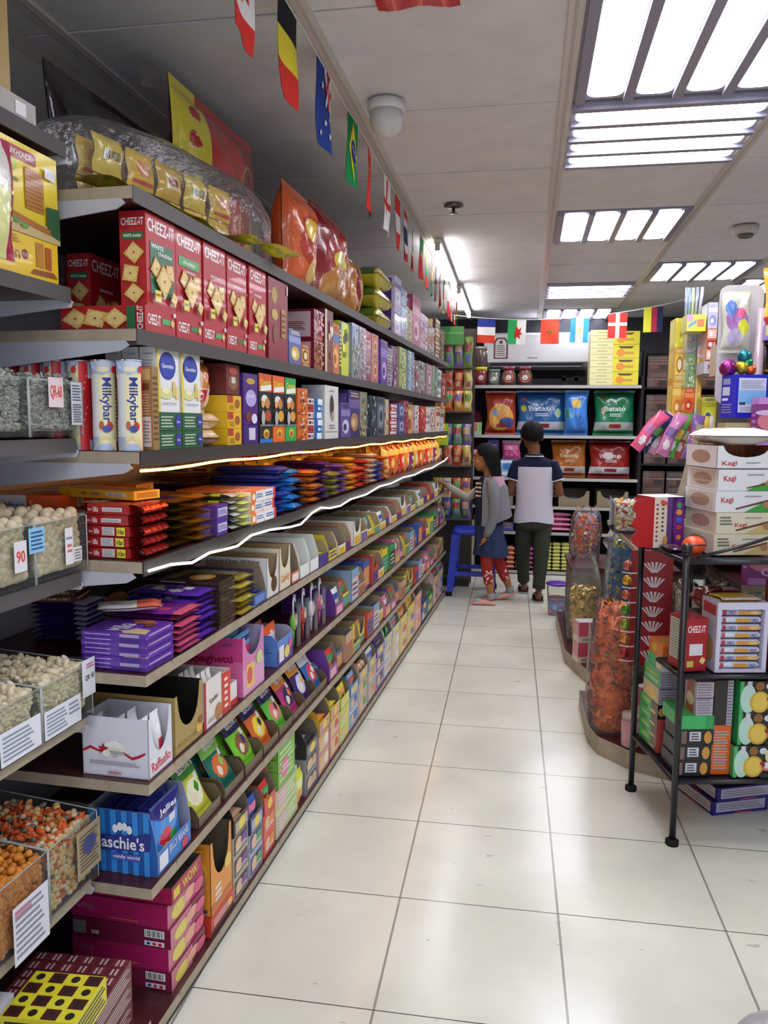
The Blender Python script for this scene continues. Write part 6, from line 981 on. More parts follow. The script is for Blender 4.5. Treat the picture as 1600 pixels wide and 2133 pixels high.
for k, (px, w_, h, c_, nm) in enumerate([(938, .1, .13, 'C8CC30', 'yellow'), (967, .1, .12, 'B8A888', 'beige'), (1053, .09, .1, '5A4A98', 'violet')]):
    M = TR(bk(px), BYF + .02, BZ[1] + .001) @ RZ(R(-90)); opencarton(M, .2, w_, h, c_, '6A6050', [('b', .2, .2, .8, .7, 2, '8A8020')], (), .7, 'slope', nm + ' open carton on the fifth back shelf', ('ball', 6, 'B07AA0', [], 'round sweet in the ' + nm + ' carton at the back', 'round sweets at the back', 'sweet', 'sweet'))
for k in range(4): bput('sweet_bag', cached('pkb', lambda: pouch(.2, .25, .039, 'B83A70', [('r', 0, 0, 1, .15, 'E8A0C0'), ('e', .5, .5, .3, .3, 'D87AA0')], 'film', 14, 12, 14, lay=True)), 'pink sweet bag lying on the fifth back shelf', 'bag', 1145, 1, 'pink bags lying at the back', dz=.04 * k)
for i in range(3):
    for k in range(8): bput('sweet_roll', cached('yrl', lambda: pouch(.066, .1, .028, 'C8C858', [('r', 0, 0, 1, .3, 'E0E090'), ('r', .3, .4, .7, .6, '7A8A30')], 'film', 10, 10, 15, lay=True)), 'yellow wrapped roll stacked on the base of the back shelves', 'packet', 1141 + i * 19, 0, 'yellow rolls stacked at the back', dz=.029 * k + .001)
for i in range(5):
    for k in range(5): bput('sweet_roll', cached('prl%d' % (i % 3), lambda: pouch(.07, .12, .0372, ['8A2A60', 'C85A3A', 'D8A878'][i % 3], [('r', 0, 0, 1, .3, ['C86A98', 'E8A080', 'E8D0A8'][i % 3]), ('e', .5, .6, .3, .2, 'E0C0B0')], 'film', 10, 10, 18 + i, lay=True)), ['plum', 'orange', 'tan'][i % 3] + ' sweet packet on the base of the back shelves', 'packet', 1042 + i * 20, 0, 'packets stacked behind the children', dz=.038 * k + .001)
for k in range(3): bput('snack_box', cached('tnb', lambda: bx(MB(), .2, .1, .09, 'B8B098', [('b', .2, .3, .8, .7, 2, '8A8068')])), 'beige box behind the blue stool', 'box', 968, 0, 'beige boxes behind the stool', dz=.0905 * k)
# cabinet of dark chocolate packs on the right of the back
t_ = thing('shelving_unit', 'tall dark shelving of brown packs in the back right corner', 'shelving', TR(1.02, 6.5, 0))
b = MB(); b.box(0, .3, 0, .75, .32, 1.8, '18161A', 'matte'); obj('back_panel', b, t_)
for z in (.0, .3, .6, .9, 1.2, 1.5): b = MB(); b.box(0, 0, z, .75, .3, z + .015, '1E1A1C', 'matte'); obj('shelf', b, t_)
for x in (-.015, .75): b = MB(); b.box(x, 0, 0, x + .015, .32, 1.8, '1A181C', 'matte'); obj('upright', b, t_)
for i in range(4):
    for z in (.315, .615, .915, 1.215, 1.515):
        for q in range(2):
            put('chocolate_pack', cached('dcp%d' % (i % 2), lambda: bx(MB(), .2, .165, .12, ['4A3028', '3A2A28'][i % 2], [('r', 0, .44, 1, .56, ['6A4A3A', '8A8078'][i % 2]), ('r', .1, .1, .45, .4, '5A3A2C'), ('r', .55, .1, .9, .4, '2A1C1A'), ('b', .1, .65, .9, .9, 2, '6A5A50')], [], [], 'film')), 'dark brown shiny pack on the back right shelving', 'packet', TR(1.04 + .18 * i, 6.515, z + .001 + .1205 * q) @ RZ(R(-90)), 'brown packs in the back right corner')
# corner display at the far end of the left shelves
t_ = thing('display_stand', 'narrow display stand of hanging sweets where the left shelves end', 'stand', TR(-.55, 5.86, 0))
b = MB(); b.box(-.04, .14, 0, .27, .16, 1.92, '4A4440', 'matte'); obj('back_panel', b, t_)
for z in (.5, .9, 1.3, 1.62): b = MB(); b.box(-.03, 0, z, .26, .14, z + .01, '5A544E', 'matte'); obj('shelf', b, t_)
b = MB(); b.box(-.03, 0, 0, .26, .14, .06, '3A3632', 'matte'); obj('base', b, t_)
cs = ['6A8A3A', 'C85A3A', 'B8A070', '4A4AA0', 'D88A48', '8A4A38', '58A058', 'C8B048', 'A88068', '7A5AA0', 'D8C8A8', 'B83838']
for zi, z in enumerate((.51, .91, 1.31, 1.63)):
    for c in range(4):
        for q in range(2 if zi < 3 else 1):
            k = (zi * 5 + c * 3 + q * 7) % 12; hh = .15 if zi < 3 else .22
            put('sweet_pack', cached('dsp%d%d' % (k, zi == 3), lambda: pouch(.066, hh, .03, cs[k], [('r', .1, .5, .9, .8, cs[(k + 5) % 12]), ('e', .5, .3, .3, .15, cs[(k + 3) % 12])], 'film', 8, 12, k)), ['green', 'coral', 'khaki', 'indigo', 'amber', 'rust', 'leaf green', 'mustard', 'brown', 'violet', 'cream', 'scarlet'][k] + ' pack on the narrow end stand', 'packet', TR(-.57 + .07 * c, 5.89, z + .001 + .155 * q) @ RZ(R(-90)), 'packs on the narrow end stand')
for zz, c_, nm, x0, w_, h in [(1.06, 'A8D830', 'bright green and yellow tag', -.55, .09, .16), (.9, 'E04028', 'red and yellow strip', -.585, .06, .16)]:
    put('hanging_tag', card(w_, h, c_, [('r', .1, .15, .8, .8, 'E8D840'), ('b', .15, .25, .75, .7, 3, 'C8B030')]), nm + ' hanging at the far end of the left shelves', 'tag', TR(x0, 5.85, zz) @ RZ(R(-90)))
b = bx(MB(), .04, .2, .13, '3A8A3A', [('r', 0, .6, 1, .66, '6AB86A')], (), ()); put('green_box', b, 'green box hanging under the end of the far tube lamp', 'box', TR(-.56, 5.84, 1.79) @ RZ(R(-90)))
# ================================================================== stool and bucket
SB = '1230B8'
t_ = thing('stool', 'tall royal blue plastic stool behind the girl', 'stool', TR(-.258, 5.683, 0))
b = MB(); b.loft([(0, 0, .40, .165, .165), (0, 0, .455, .158, .158), (0, 0, .468, .145, .145)], 4, SB, 'paint')
b = MB(); pts = rrect(-.14, -.14, .14, .14, .035, 5); n = len(pts)
b.add([(x * 1.03, y * 1.03, .435) for x, y in pts] + [(x, y, .462) for x, y in pts] + [(x * .93, y * .93, .47) for x, y in pts], [(i, (i + 1) % n, (i + 1) % n + n, i + n) for i in range(n)] + [(i + n, (i + 1) % n + n, (i + 1) % n + 2 * n, i + 2 * n) for i in range(n)] + [tuple(range(2 * n, 3 * n)), tuple(range(n))[::-1]], SB, 'paint', True); obj('seat', b, t_)
for sx in (-1, 1):
    for sy in (-1, 1):
        b = MB(); b.add([(sx * x, sy * y, z) for x, y, z in ((.09, .142, .44), (.142, .142, .44), (.142, .09, .44), (.112, .112, .44), (.125, .172, .03), (.172, .172, .03), (.172, .125, .03), (.142, .142, .03))], [(0, 1, 5, 4), (1, 2, 6, 5), (2, 3, 7, 6), (3, 0, 4, 7), (4, 5, 6, 7), (0, 3, 2, 1)], SB, 'paint')
        for q in range(7): z = .09 + .05 * q; b.box(sx * .13 - .012, sy * .1655 - .003 - .0 * q, z, sx * .13 + .012, sy * .1655 + .003, z + .02, '1028A0', 'paint', TR(-sx * (z - .03) * .06, -sy * (z - .03) * .073 + sy * .004, 0))
        l_ = obj('leg', b, t_); c = MB(); c.box(sx * .155 - .022, sy * .155 - .022, 0, sx * .155 + .022, sy * .155 + .022, .032, '101014', 'matte'); obj('rubber_foot', c, l_)
for k in range(4):
    b = MB(); b.box(-.135, -.158, .145, .135, -.148, .175, SB, 'paint', RZ(k * PI / 2)); obj('rung', b, t_)
t_ = thing('sweet_bucket', 'clear bucket with a purple rim and pink labels on the floor', 'bucket', TR(.315, 5.10, 0))
b = MB(); b.loft([(0, 0, .0, .052, .052), (0, 0, .1, .0575, .0575)], 24, '9AA8D0', 'film'); b.loft([(0, 0, .1, .056, .056), (0, 0, .118, .05, .05)], 20, 'C890B0', 'film'); P = lambda u, v, e=0: Vector(((.0585 + e) * math.cos(2 * PI * u), (.0585 + e) * math.sin(2 * PI * u), .1 * v)); art(b, P, [('p', ell(.62 + .09 * k, .3 + .3 * (k % 2), .035, .16, 10), c_) for k, c_ in enumerate(['D87098', '8AB0E0', 'E8E0F0', 'D84878', '7AA0D8'])], 'card', .001); obj('label_sleeve', b, t_)
b = MB(); b.loft([(0, 0, .002, .053, .053), (0, 0, .2, .066, .066)], 24, 'FFFFFF', 'bagfilm', (False, False)); obj('tub', b, t_)
b = MB(); b.loft([(0, 0, .195, .067, .067), (0, 0, .2, .072, .072), (0, 0, .207, .072, .072), (0, 0, .21, .066, .066)], 24, '5A1A98', 'paint'); obj('lid', b, t_)
# ================================================================== plinths and bags of sweets along the right
def plinth(poly, h, label):
    m = MB(); n = len(poly); m.add([(x, y, h) for x, y in poly], [tuple(range(n))[::-1]], '3A2224', 'board_top'); m.add([(x, y, 0) for x, y in poly] + [(x, y, h) for x, y in poly], [(i, (i + 1) % n, (i + 1) % n + n, i + n)[::-1] for i in range(n)] + [tuple(range(n))], '8A7A62', 'board_edge'); put('plinth', m, label, 'plinth', Matrix())
plinth([(.30, 4.9), (1.3, 4.9), (1.3, 3.52), (.43, 3.52), (.30, 4.05)], .07, 'low dark topped plinth under the gold and patterned sweet sacks')
plinth([(.32, 3.42), (1.3, 3.42), (1.3, 2.90), (.60, 2.715), (.45, 2.79), (.345, 2.91), (.32, 3.02)], .07, 'low dark topped plinth under the orange sweet sack')
def sack(x, y, z, r_, H, fill, cols, label, slabel, kindn, seed, cand=(.016, .009, .006), n=420, flare=1.0, shape='twist', ell_=1.0, clearlab='bagfilm', sname='wrapped_sweets'):
    g = random.Random(seed); ph = g.random() * 6
    t_ = thing('sweet_sack', label, 'sack', TR(x, y, z) @ RZ(ph), 'clear sacks of wrapped sweets')
    def rad(v, a): 
        return r_ * (.86 + .2 * math.sin(PI * min(1, v * 1.1)) ** .7) * (1 + .05 * math.sin(3 * a + ph + 5 * v) + .03 * math.sin(7 * a + 11 * v))
    def S(u, v, k=1.0):
        a = 2 * PI * u; vv = v; q = rad(v, a) * k
        if v > fill: t = (v - fill) / max(.01, 1 - fill); q *= (1 - .35 * t * (2 - flare)) * (1 + .1 * math.sin(5 * a + ph) * t)
        return Vector((q * math.cos(a) * ell_, q * math.sin(a), H * v + (.012 * math.sin(4 * a + ph) if v > .9 else 0)))
    b = MB(); b.grid(lambda u, v: S(u, v), 30, 26, 'FFFFFF', clearlab); obj('clear_bag', b, t_)
    m = MB(); R0 = r_ * .80; m.loft([(0, 0, .006, R0 * .78 * ell_, R0 * .78), (0, 0, H * fill * .5, R0 * .9 * ell_, R0 * .9), (0, 0, H * fill * .95, R0 * .8 * ell_, R0 * .8)], 16, cols[0], 'card')
    for i in range(n):
        c_ = cols[g.randrange(len(cols))]
        if g.random() < .8: a = g.uniform(0, 2 * PI); v = g.uniform(.03, 1) * fill; q = rad(v, a) * .86 - cand[0] - .003; p = Vector((q * math.cos(a) * ell_, q * math.sin(a), H * v))
        else: a = g.uniform(0, 2 * PI); q = rad(fill, a) * .48 * g.random() ** .5; p = Vector((q * math.cos(a) * ell_, q * math.sin(a), H * fill * (.93 + .06 * g.random())))
        p.z = max(p.z, cand[0] + .006); M = Matrix.Translation(p) @ Matrix.Rotation(g.uniform(0, 6), 4, Vector((g.random() - .5, g.random() - .5, g.random() - .5)).normalized())
        L_, w2, t2 = cand
        if shape == 'twist':
            vs = [(-L_, -w2, 0), (-L_, w2, .002), (-L_ * .55, 0, t2 * .3), (-L_ * .5, -w2 * .8, -t2), (-L_ * .5, w2 * .8, -t2), (-L_ * .5, 0, t2), (L_ * .5, -w2 * .8, -t2), (L_ * .5, w2 * .8, -t2), (L_ * .5, 0, t2), (L_, -w2, .001), (L_, w2, 0)]
            fs = [(0, 1, 2), (3, 5, 8, 6), (5, 4, 7, 8), (4, 3, 6, 7), (8, 9, 10), (3, 4, 5), (6, 8, 7)]
            m.add([M @ Vector(q_) for q_ in vs], fs, c_, 'foil' if kindn == 'foil' else 'film')
        elif shape == 'flat':
            vs = [(-L_, -w2, 0), (-L_, w2, t2 * .4), (-L_ * .7, -w2 * .9, t2), (-L_ * .7, w2 * .9, t2), (L_ * .7, -w2 * .9, t2), (L_ * .7, w2 * .9, t2), (L_, -w2, t2 * .3), (L_, w2, 0), (-L_ * .7, 0, -t2), (L_ * .7, 0, -t2)]
            fs = [(0, 2, 3, 1), (2, 4, 5, 3), (4, 6, 7, 5), (8, 2, 0), (8, 1, 3), (9, 6, 4), (9, 5, 7), (8, 9, 4, 2), (8, 3, 5, 9)]
            m.add([M @ Vector(q_) for q_ in vs], fs, c_, 'film')
        else: m.ball(p, (L_, L_ * .95, L_ * .9), c_, 'film', 8, 6)
    put(sname, m, slabel, 'sweets', t_.matrix_world.copy(), None, 'stuff')
    return t_
sack(.40, 4.22, .071, .085, .47, .62, ['C8A84A', 'D8C070', 'A88830', 'E0D090'], 'half empty clear sack of gold foil sweets on the far plinth', 'gold foil sweets filling the lower part of a clear sack', 'foil', 1, (.02, .012, .006), 420)
sack(.58, 4.015, .071, .095, .62, .93, ['1E6AA8', '2A7AB8', 'D8D868', 'C8D048', '3A88C0'], 'clear sack of blue and yellow wrapped sweets', 'blue and yellow twisted sweets in a clear sack', 'foil', 2, (.022, .012, .008), 520)
sack(.40, 2.99, .071, .088, .50, .95, ['E8701E', 'F08028', 'D8621A', 'E88A38', '8A6A4A', 'E07828', 'F08830'], 'tall clear sack of bright orange wrapped sweets at the front of the plinth', 'bright orange wrapped sweets filling the tall sack', 'film', 3, (.024, .014, .005), 900, shape='flat')
sack(.44, 4.66, .4505, .085, .30, .84, ['D85A38', '3A6AB8', 'D8B83A', 'C03A4A', 'E08A48', 'B8C8D8'], 'clear sack of small multicoloured sweets against the back', 'small multicoloured sweets in a clear sack', 'film', 4, (.014, .009, .006), 600)
sack(.67, 4.62, .4505, .10, .32, .86, ['5A3A48', '6A4656', 'A87A90', '4A2E38', 'B88AA0', '8A6A58'], 'clear sack of dark plum wrapped sweets', 'dark plum wrapped sweets in a clear sack', 'foil', 5, (.018, .012, .008), 460)
put('low_cabinet', (lambda m: (m.box(.345, 4.34, .071, .9, 4.8, .43, '6A5A4A', 'matte'), m.box(.335, 4.33, .43, .91, 4.81, .449, '3A2224', 'board_top'), m)[2])(MB()), 'low brown cabinet under the multicoloured and plum sacks', 'cabinet', Matrix())
b = MB(); b.grid(lambda u, v: Vector((.05 * math.sin(9 * v) * (1 - u) * .4 + .13 * (u - .5), .05 * math.sin(2 * PI * u + 3 * v) + .02 * math.sin(17 * v), .22 * v + .01 * math.sin(13 * u))), 16, 16, 'FFFFFF', 'milky'); put('plastic_bag', b, 'crumpled empty white plastic bag between the sacks', 'plastic bag', TR(.60, 4.42, .466))
# pink boxes on the plinths
def tinbox(k): return cached('tb%d' % k, lambda: bx(MB(), .08, .16, .1, 'C8B8A8', [('r', 0, .3, .3, 1, 'B84858'), ('r', .35, .3, .65, 1, 'C05868'), ('r', .7, .3, 1, 1, 'B84858'), ('b', .1, .08, .9, .24, 2, '8A7A68')], [('r', 0, .3, 1, 1, 'C06870')], [('r', .02, .02, .98, .98, 'D8D4DC')], 'film'))
for k, (x, y, z, a) in enumerate([(.345, 3.82, .0712, -75), (.345, 3.82, .1715, -75), (.47, 3.60, .0715, -60)]): put('carton', tinbox(0), 'pink and kraft wrapped carton beside the gold sack', 'carton', TR(x, y, z) @ RZ(R(a)), 'pink cartons on the far plinth')
for k, (x, y, z, a, w_) in enumerate([(.520, 2.835, .0715, -52, 0), (.520, 2.835, .172, -52, 0), (.600, 2.765, .0715, -52, 1), (.56, 2.74, .172, -50, 0)]):
    if k < 3: put('carton', tinbox(1), 'red and kraft wrapped carton behind the rack legs', 'carton', TR(x, y + .02, z) @ RZ(R(a)), 'red cartons on the near plinth')
put('tin', jar('C89098', 'B8A8A0', 'D8A0A0', .035, .12), 'small pink cylinder tin on the near plinth', 'tin', TR(.452, 2.845, .0712))
# ================================================================== island with bins behind the rack
t_ = thing('shelving_unit', 'island shelving behind the black rack holding nut bins and tall sweets', 'shelving', Matrix())
for nm, b0 in (('upright', (.93, 3.32, .0715, .96, 3.9, 1.7)),):
    b = MB(); b.box(*b0, '4A4440', 'matte'); obj('back_panel', b, t_)
for z, x0, x1, y0, y1 in ((.501, .60, .735, 3.0, 3.9), (.765, .47, .93, 2.98, 3.9), (1.13, .70, 1.28, 2.838, 3.9), (.50, .74, 1.28, 2.98, 3.3), (.69, .775, .95, 2.755, 3.3), (.30, .62, .93, 3.0, 3.9)):
    b = MB(); b.box(x0, y0, z - .02, x1, y1, z, '3A2224', 'board_top'); b.box(x0 - .002, y0 - .002, z - .021, x1, y0, z - .001, '9A8A70', 'board_edge' if z != .69 else 'matte'); b.box(x0 - .003, y0, z - .021, x0, y1, z - .001, '3A2A28', 'board_edge' if z != .69 else 'matte'); obj('shelf', b, t_)
b = MB(); b.box(1.25, 3.3, .0715, 1.23, 3.9, 1.13, '4A4440', 'matte'); obj('panel', b, t_)
b = MB(); b.box(.962, 3.88, .0715, 1.28, 3.9, 1.7, '3A3634', 'matte'); obj('panel', b, t_)
def islandbin(x, y, z, W, D, H, kinds, core, nm, lab, seed, n=420):
    t_ = thing('nut_bin', 'clear plastic bin of ' + lab, 'bin', TR(x, y, z) @ RZ(R(-90)), 'clear bins on the island'); obj('bin_shell', binm(D, W, H), t_); obj('rim', edges(D, W, H), t_)
    put(nm, nutmesh(seed, D, W - .004, H, n, kinds, core), lab + ' filling the bin', 'nuts' if 'pist' in nm else 'sweets', TR(x, y, z) @ RZ(R(-90)) @ TR(0, .002, .003), None, 'stuff')
CDY = [('E0DCD4', .009, .008, .007, 7, 5), ('B83028', .009, .008, .007, 7, 5), ('E0C068', .009, .008, .007, 7, 5), ('D8D0C8', .009, .008, .007, 7, 5)]
PIS = [('DAD8C8', .011, .008, .007, 7, 5), ('CCCAB4', .011, .008, .007, 7, 5), ('BCBCA0', .010, .008, .007, 7, 5), ('E6E4D8', .011, .008, .007, 7, 5)]
islandbin(.44, 3.42, .766, .22, .2, .14, CDY, 'C8B8A8', 'coated_sweets', 'red and white coated sweets at the near left of the island', 5)
islandbin(.50, 3.0, .766, .16, .18, .12, CDY, 'C88888', 'coated_sweets', 'pink and red sweets behind the red flower box', 6)
islandbin(.755, 3.0, .501, .24, .2, .15, PIS, 'B8B49C', 'pistachios', 'pale pistachios with a blue card, seen under the rack top', 7)
islandbin(1.0, 3.0, .501, .24, .2, .15, PIS, 'B8B49C', 'pistachios', 'pale pistachios at the right, seen under the rack top', 8)
islandbin(.62, 3.02, .502, .10, .2, .12, PIS, 'B8B49C', 'pistachios', 'pale pistachios just right of the rack post', 9, 200)
put('price_card', card(.045, .045, 'D8DCE4', [('r', .12, .1, .88, .9, '2A5AA8'), ('b', .25, .4, .75, .6, 1, 'D8E0F0')]), 'small blue square card on the pistachio bin', 'price card', TR(.85, 2.9975, .55) @ RZ(R(-90)))
# tower of goods on the island
TW = [(1402, 735, 640, 'D8D030', 'yellow carton at the left of the tall island display'), (1402, 800, 737, 'E0A030', 'amber carton under the yellow one'), (1402, 870, 802, 'D86A38', 'orange carton low in the tall island display')]
def ibox(px0, py1, px1, py0, Y, D, base, f, label, cat='carton', e=None, fin='card', name='carton', group=None):
    x0, _, z0 = at(px0, py1, Y); x1 = at(px1, py1, Y)[0]; z1_ = at(px0, py0, Y)[2]
    put(name, bx(MB(), D, x1 - x0, z1_ - z0, base, f, e or [('r', .1, .1, .9, .9, base)], [], fin), label, cat, TR(x0, Y, z0) @ RZ(R(-90)), group)
gY = 3.45
def colz(px0, px1, Y, items, D=.12, z0=1.131, gap=.001):
    x0 = at(px0, 800, Y)[0]; x1 = at(px1, 800, Y)[0]; z = z0
    for h, base, pal, kd, fin, desc in items:
        put('carton' if fin == 'card' else 'sweet_pack', bx(MB(), D, x1 - x0 - .004, h, base, deco(int(h * 999), base, pal, kd), [('r', .1, .1, .9, .9, pal[0])], [], fin), desc, 'carton' if fin == 'card' else 'packet', TR(x0, Y, z) @ RZ(R(-90)), 'goods piled on the island display'); z += h + gap
colz(1402, 1427, 3.5, [(.12, 'D87038', ('E8B048', 'C84828', 'E8D8A0'), 5, 'card', 'orange patterned carton at the bottom left of the island pile'), (.15, 'E0A83A', ('E8D068', 'C87828', 'F0E0A0'), 0, 'card', 'amber carton in the middle left of the island pile'), (.14, 'D8A838', ('E8CC58', 'B86828', 'F0E8C0'), 3, 'card', 'golden carton above the amber one'), (.12, 'D8D030', ('E8E058', 'B89028', 'F4F0A0'), 2, 'card', 'bright yellow carton at the top left of the island pile')])
colz(1428, 1449, 3.42, [(.14, '58A858', ('A8D8A0', '3A8A48', 'E0F0D8'), 5, 'film', 'light green wrapped pack low in the island pile'), (.1, 'D85A30', ('E89058', 'B83820', 'F0C8A0'), 0, 'film', 'red orange pack in the island pile'), (.14, '88A878', ('C8D8B0', '5A8858', 'E0E8D0'), 5, 'film', 'sage pack in the island pile'), (.15, 'A8B4C4', ('D8E0E8', '688098', 'E8D878'), 5, 'film', 'silvery blue pack high in the island pile')])
colz(1450, 1464, 3.4, [(.16, 'B8C8D8', ('4A78B8', 'E0E8F0', '8AA8C8'), 0, 'film', 'white and blue slim pack in the island pile'), (.2, 'E0B040', ('E8D088', 'D0D8E0', 'C89028'), 2, 'film', 'tall amber and white slim pack in the island pile'), (.14, 'C8D0DC', ('E8E8F0', '98A8C0', 'E89878'), 4, 'film', 'pale slim pack near the top of the island pile')])
ibox(1430, 690, 1470, 655, 3.3, .1, 'D8D860', [('r', 0, .6, .3, 1, 'D8A0C8'), ('p', [(.1, .2), (.5, .5), (.5, .7), (.1, .4)], '7AA8E0'), ('r', .55, .3, .9, .7, 'E08A60'), ('r', .5, 0, 1, .2, 'E0E830')], 'colourful yellow and blue box jutting from the top of the island pile')
b = MB(); [b.tube([(x, 0, 0), (x * 1.15, .01 * math.sin(x * 90), .11)], .006, 8, c_, 'film') for x, c_ in zip((0, .012, .024, .036, .05), ('A8B8D0', '98B0C8', 'C8D0A0', 'B0B8C8', 'C8C8D8'))]; put('lollipop_bundle', b, 'bundle of pale sticks on top of the island pile', 'lollipops', TR(at(1433, 655, 3.32)[0], 3.36, at(1433, 655, 3.3)[2] + .002))
colz(1466, 1497, 3.3, [(.10, 'C8C830', ('A8A828', 'D8D850', '2A5A98'), 0, 'card', 'yellow green open box low in the island pile'), (.1, 'C8C830', ('A8A828', 'D8D850', '2A5A98'), 0, 'card', 'second yellow green box above it')])
ibox(1466, 778, 1506, 752, 3.26, .14, 'B8B4BC', [('t', 'King', .5, .45, .6, .6, 'B02838')], 'grey tray front lettered in red on the island')
colz(1468, 1490, 3.3, [(.12, 'E08A68', ('F0C0A8', 'B83028', 'E8E0E0'), 4, 'film', 'salmon wrapped pack above the grey tray'), (.1, 'C8C4E0', ('E0E0F0', '9898C8', 'E8E8F8'), 0, 'film', 'lilac wrapped pack above the salmon one')], z0=at(1468, 750, 3.3)[2])
pts = rrect(0, 0, .148, .42, .03); n = len(pts); b = MB(); b.add([(x, 0, z) for x, z in pts] + [(x, .01, z) for x, z in pts], [tuple(range(n)), tuple(range(2 * n - 1, n - 1, -1))] + [(i, i + n, (i + 1) % n + n, (i + 1) % n) for i in range(n)], 'C0BCC0', 'paint'); x_, _, z_ = at(1493, 760, 3.05); put('rounded_panel', b, 'rounded white panel behind a clear bag of sweets on the island', 'panel', TR(x_, 3.05, 1.30))
put('sweet_bag', pouch(.1, .22, .04, 'C0C0B0', [('e', .5, .5, .4, .2, '9A6AA8'), ('e', .3, .7, .2, .12, '5A78B8'), ('e', .7, .4, .2, .12, 'C8C838'), ('e', .4, .25, .25, .12, 'A898B8'), ('e', .65, .62, .15, .08, 'D04A78'), ('r', .6, .75, .9, .9, 'D8D8E0')], 'film', 18, 20, 95), 'clear and coloured sweet bag in front of the white rounded panel', 'bag', TR(at(1500, 735, 3.0)[0], 2.99, at(1500, 735, 3.0)[2]) @ RZ(R(-90)))
put('carton', bx(MB(), .09, .11, .11, 'B8A890', [('r', .2, .3, .8, .8, 'C8B8B0'), ('b', .3, .4, .7, .7, 2, '8A7868')]), 'beige carton holding up the white rounded panel', 'carton', TR(at(1500, 770, 3.0)[0], 3.064, at(1500, 780, 3.0)[2]) @ RZ(R(-90)))
b = MB(); b.tube([(0, 0, 0), (.004, 0, .25), (.01, 0, .5)], [.017, .019, .016], 12, 'B8A0A8', 'film'); b.tube([(0, -.003, .02), (.001, -.003, .25)], .018, 10, 'B05058', 'film'); put('tall_tube', b, 'tall clear tube of pink sweets right of the rounded panel', 'tube', TR(.852, 3.018, 1.131))
put('blue_tin', bx(MB(), .085, .12, .145, '1420B0', [('r', .08, .12, .92, .92, 'C8CCE0'), ('r', .1, .32, .9, .64, '7AB0E0'), ('r', .12, .3, .3, .36, '30384A'), ('b', .14, .68, .86, .88, 4, 'A8ACC0'), ('b', .14, .16, .86, .28, 2, 'A8B8D0')], [('r', .1, .78, .6, .92, '8A90B8'), ('r', .1, .52, .6, .72, 'B8BCD0'), ('r', .1, .4, .5, .46, 'D0D4E8'), ('b', .1, .1, .8, .34, 4, '8088C0')]), 'royal blue box with a white and light blue label', 'box', TR(at(1530, 870, 2.84)[0], 2.84, at(1530, 870, 2.84)[2]) @ RZ(R(-90 + 18)))
put('carton', bx(MB(), .10, .14, .10, 'A8996A', [('p', [(.4, 0), (.5, 0), (.8, .9), (.72, .9)], '8A8060'), ('b', .05, .4, .2, .7, 3, '7A7050')]), 'plain kraft carton under the royal blue box', 'carton', TR(at(1508, 930, 2.84)[0], 2.84, 1.131) @ RZ(R(-90)))
b = MB(); b.ball((0, 0, .03), .028, '2A7A58', 'foil'); b.ball((.03, 0, .075), .03, '3A78B0', 'foil'); b.ball((.05, .0, .02), .026, 'D0B030', 'foil'); b.ball((-.04, .0, .02), .03, 'A03878', 'foil')
for k, (px, py, c_, nm, r_) in enumerate([(1505, 775, '8A2A70', 'magenta', .03), (1535, 765, 'C8B030', 'yellow', .024), (1540, 742, '2A7A88', 'teal', .024), (1552, 770, 'E0602A', 'orange', .02), (1545, 756, '2A8A50', 'green', .02)]):
    x_, y_, z_ = at(px, py, 2.9); m = MB(); m.ball((0, 0, 0), r_, c_, 'foil'); put('foil_sweet', m, nm + ' foil sweet resting on the royal blue box', 'sweet', TR(x_ + .02, y_ + .01, max(z_, at(1530, 785, 2.84)[2] + r_ + .004)), 'foil sweets on the blue box')
for k in range(4): put('dark_tub', (lambda m: (m.loft([(0, 0, 0, .04, .04), (0, 0, .085, .046, .046)], 20, '2A1A1C', 'film'), m.loft([(0, 0, .085, .05, .05), (0, 0, .095, .05, .05)], 20, 'C09848', 'metal'), art(m, lambda u, v, e=0: Vector(((.045 + e) * math.cos(2 * PI * u), (.045 + e) * math.sin(2 * PI * u), .085 * v)), [('r', .58, .15, .68, .85, 'C8C8D0'), ('b', .72, .3, .8, .7, 2, 'A88848')], 'card'), m)[3])(MB()), 'dark tub with a gold rim in the column at the right edge', 'tub', TR(.926, 3.022, 1.131 + .0965 * k), 'gold rimmed tubs in a column')
put('sweet_box', bx(MB(), .1, .16, .05, '8A70B8', [('r', 0, .3, .4, 1, 'C8C868'), ('r', .5, .5, 1, 1, 'B85A88')]), 'violet patterned box on top of the gold rimmed tubs', 'box', TR(.862, 2.965, 1.131 + .0965 * 4 + .001) @ RZ(R(-90)))
put('sweet_bag', pouch(.2, .2, .08, 'E0B040', [('e', .4, .6, .35, .25, 'E8903A'), ('e', .7, .4, .25, .2, 'D8C850'), ('e', .6, .75, .2, .12, 'E0A8A0'), ('r', 0, 0, 1, .15, 'C83848'), ('e', .3, .3, .15, .1, 'F0E0C0')], 'film', 16, 16, 96), 'yellow and orange patterned bag at the top right corner of the view', 'bag', TR(.858, 2.97, 1.131 + .0965 * 4 + .052) @ RZ(R(-90)))
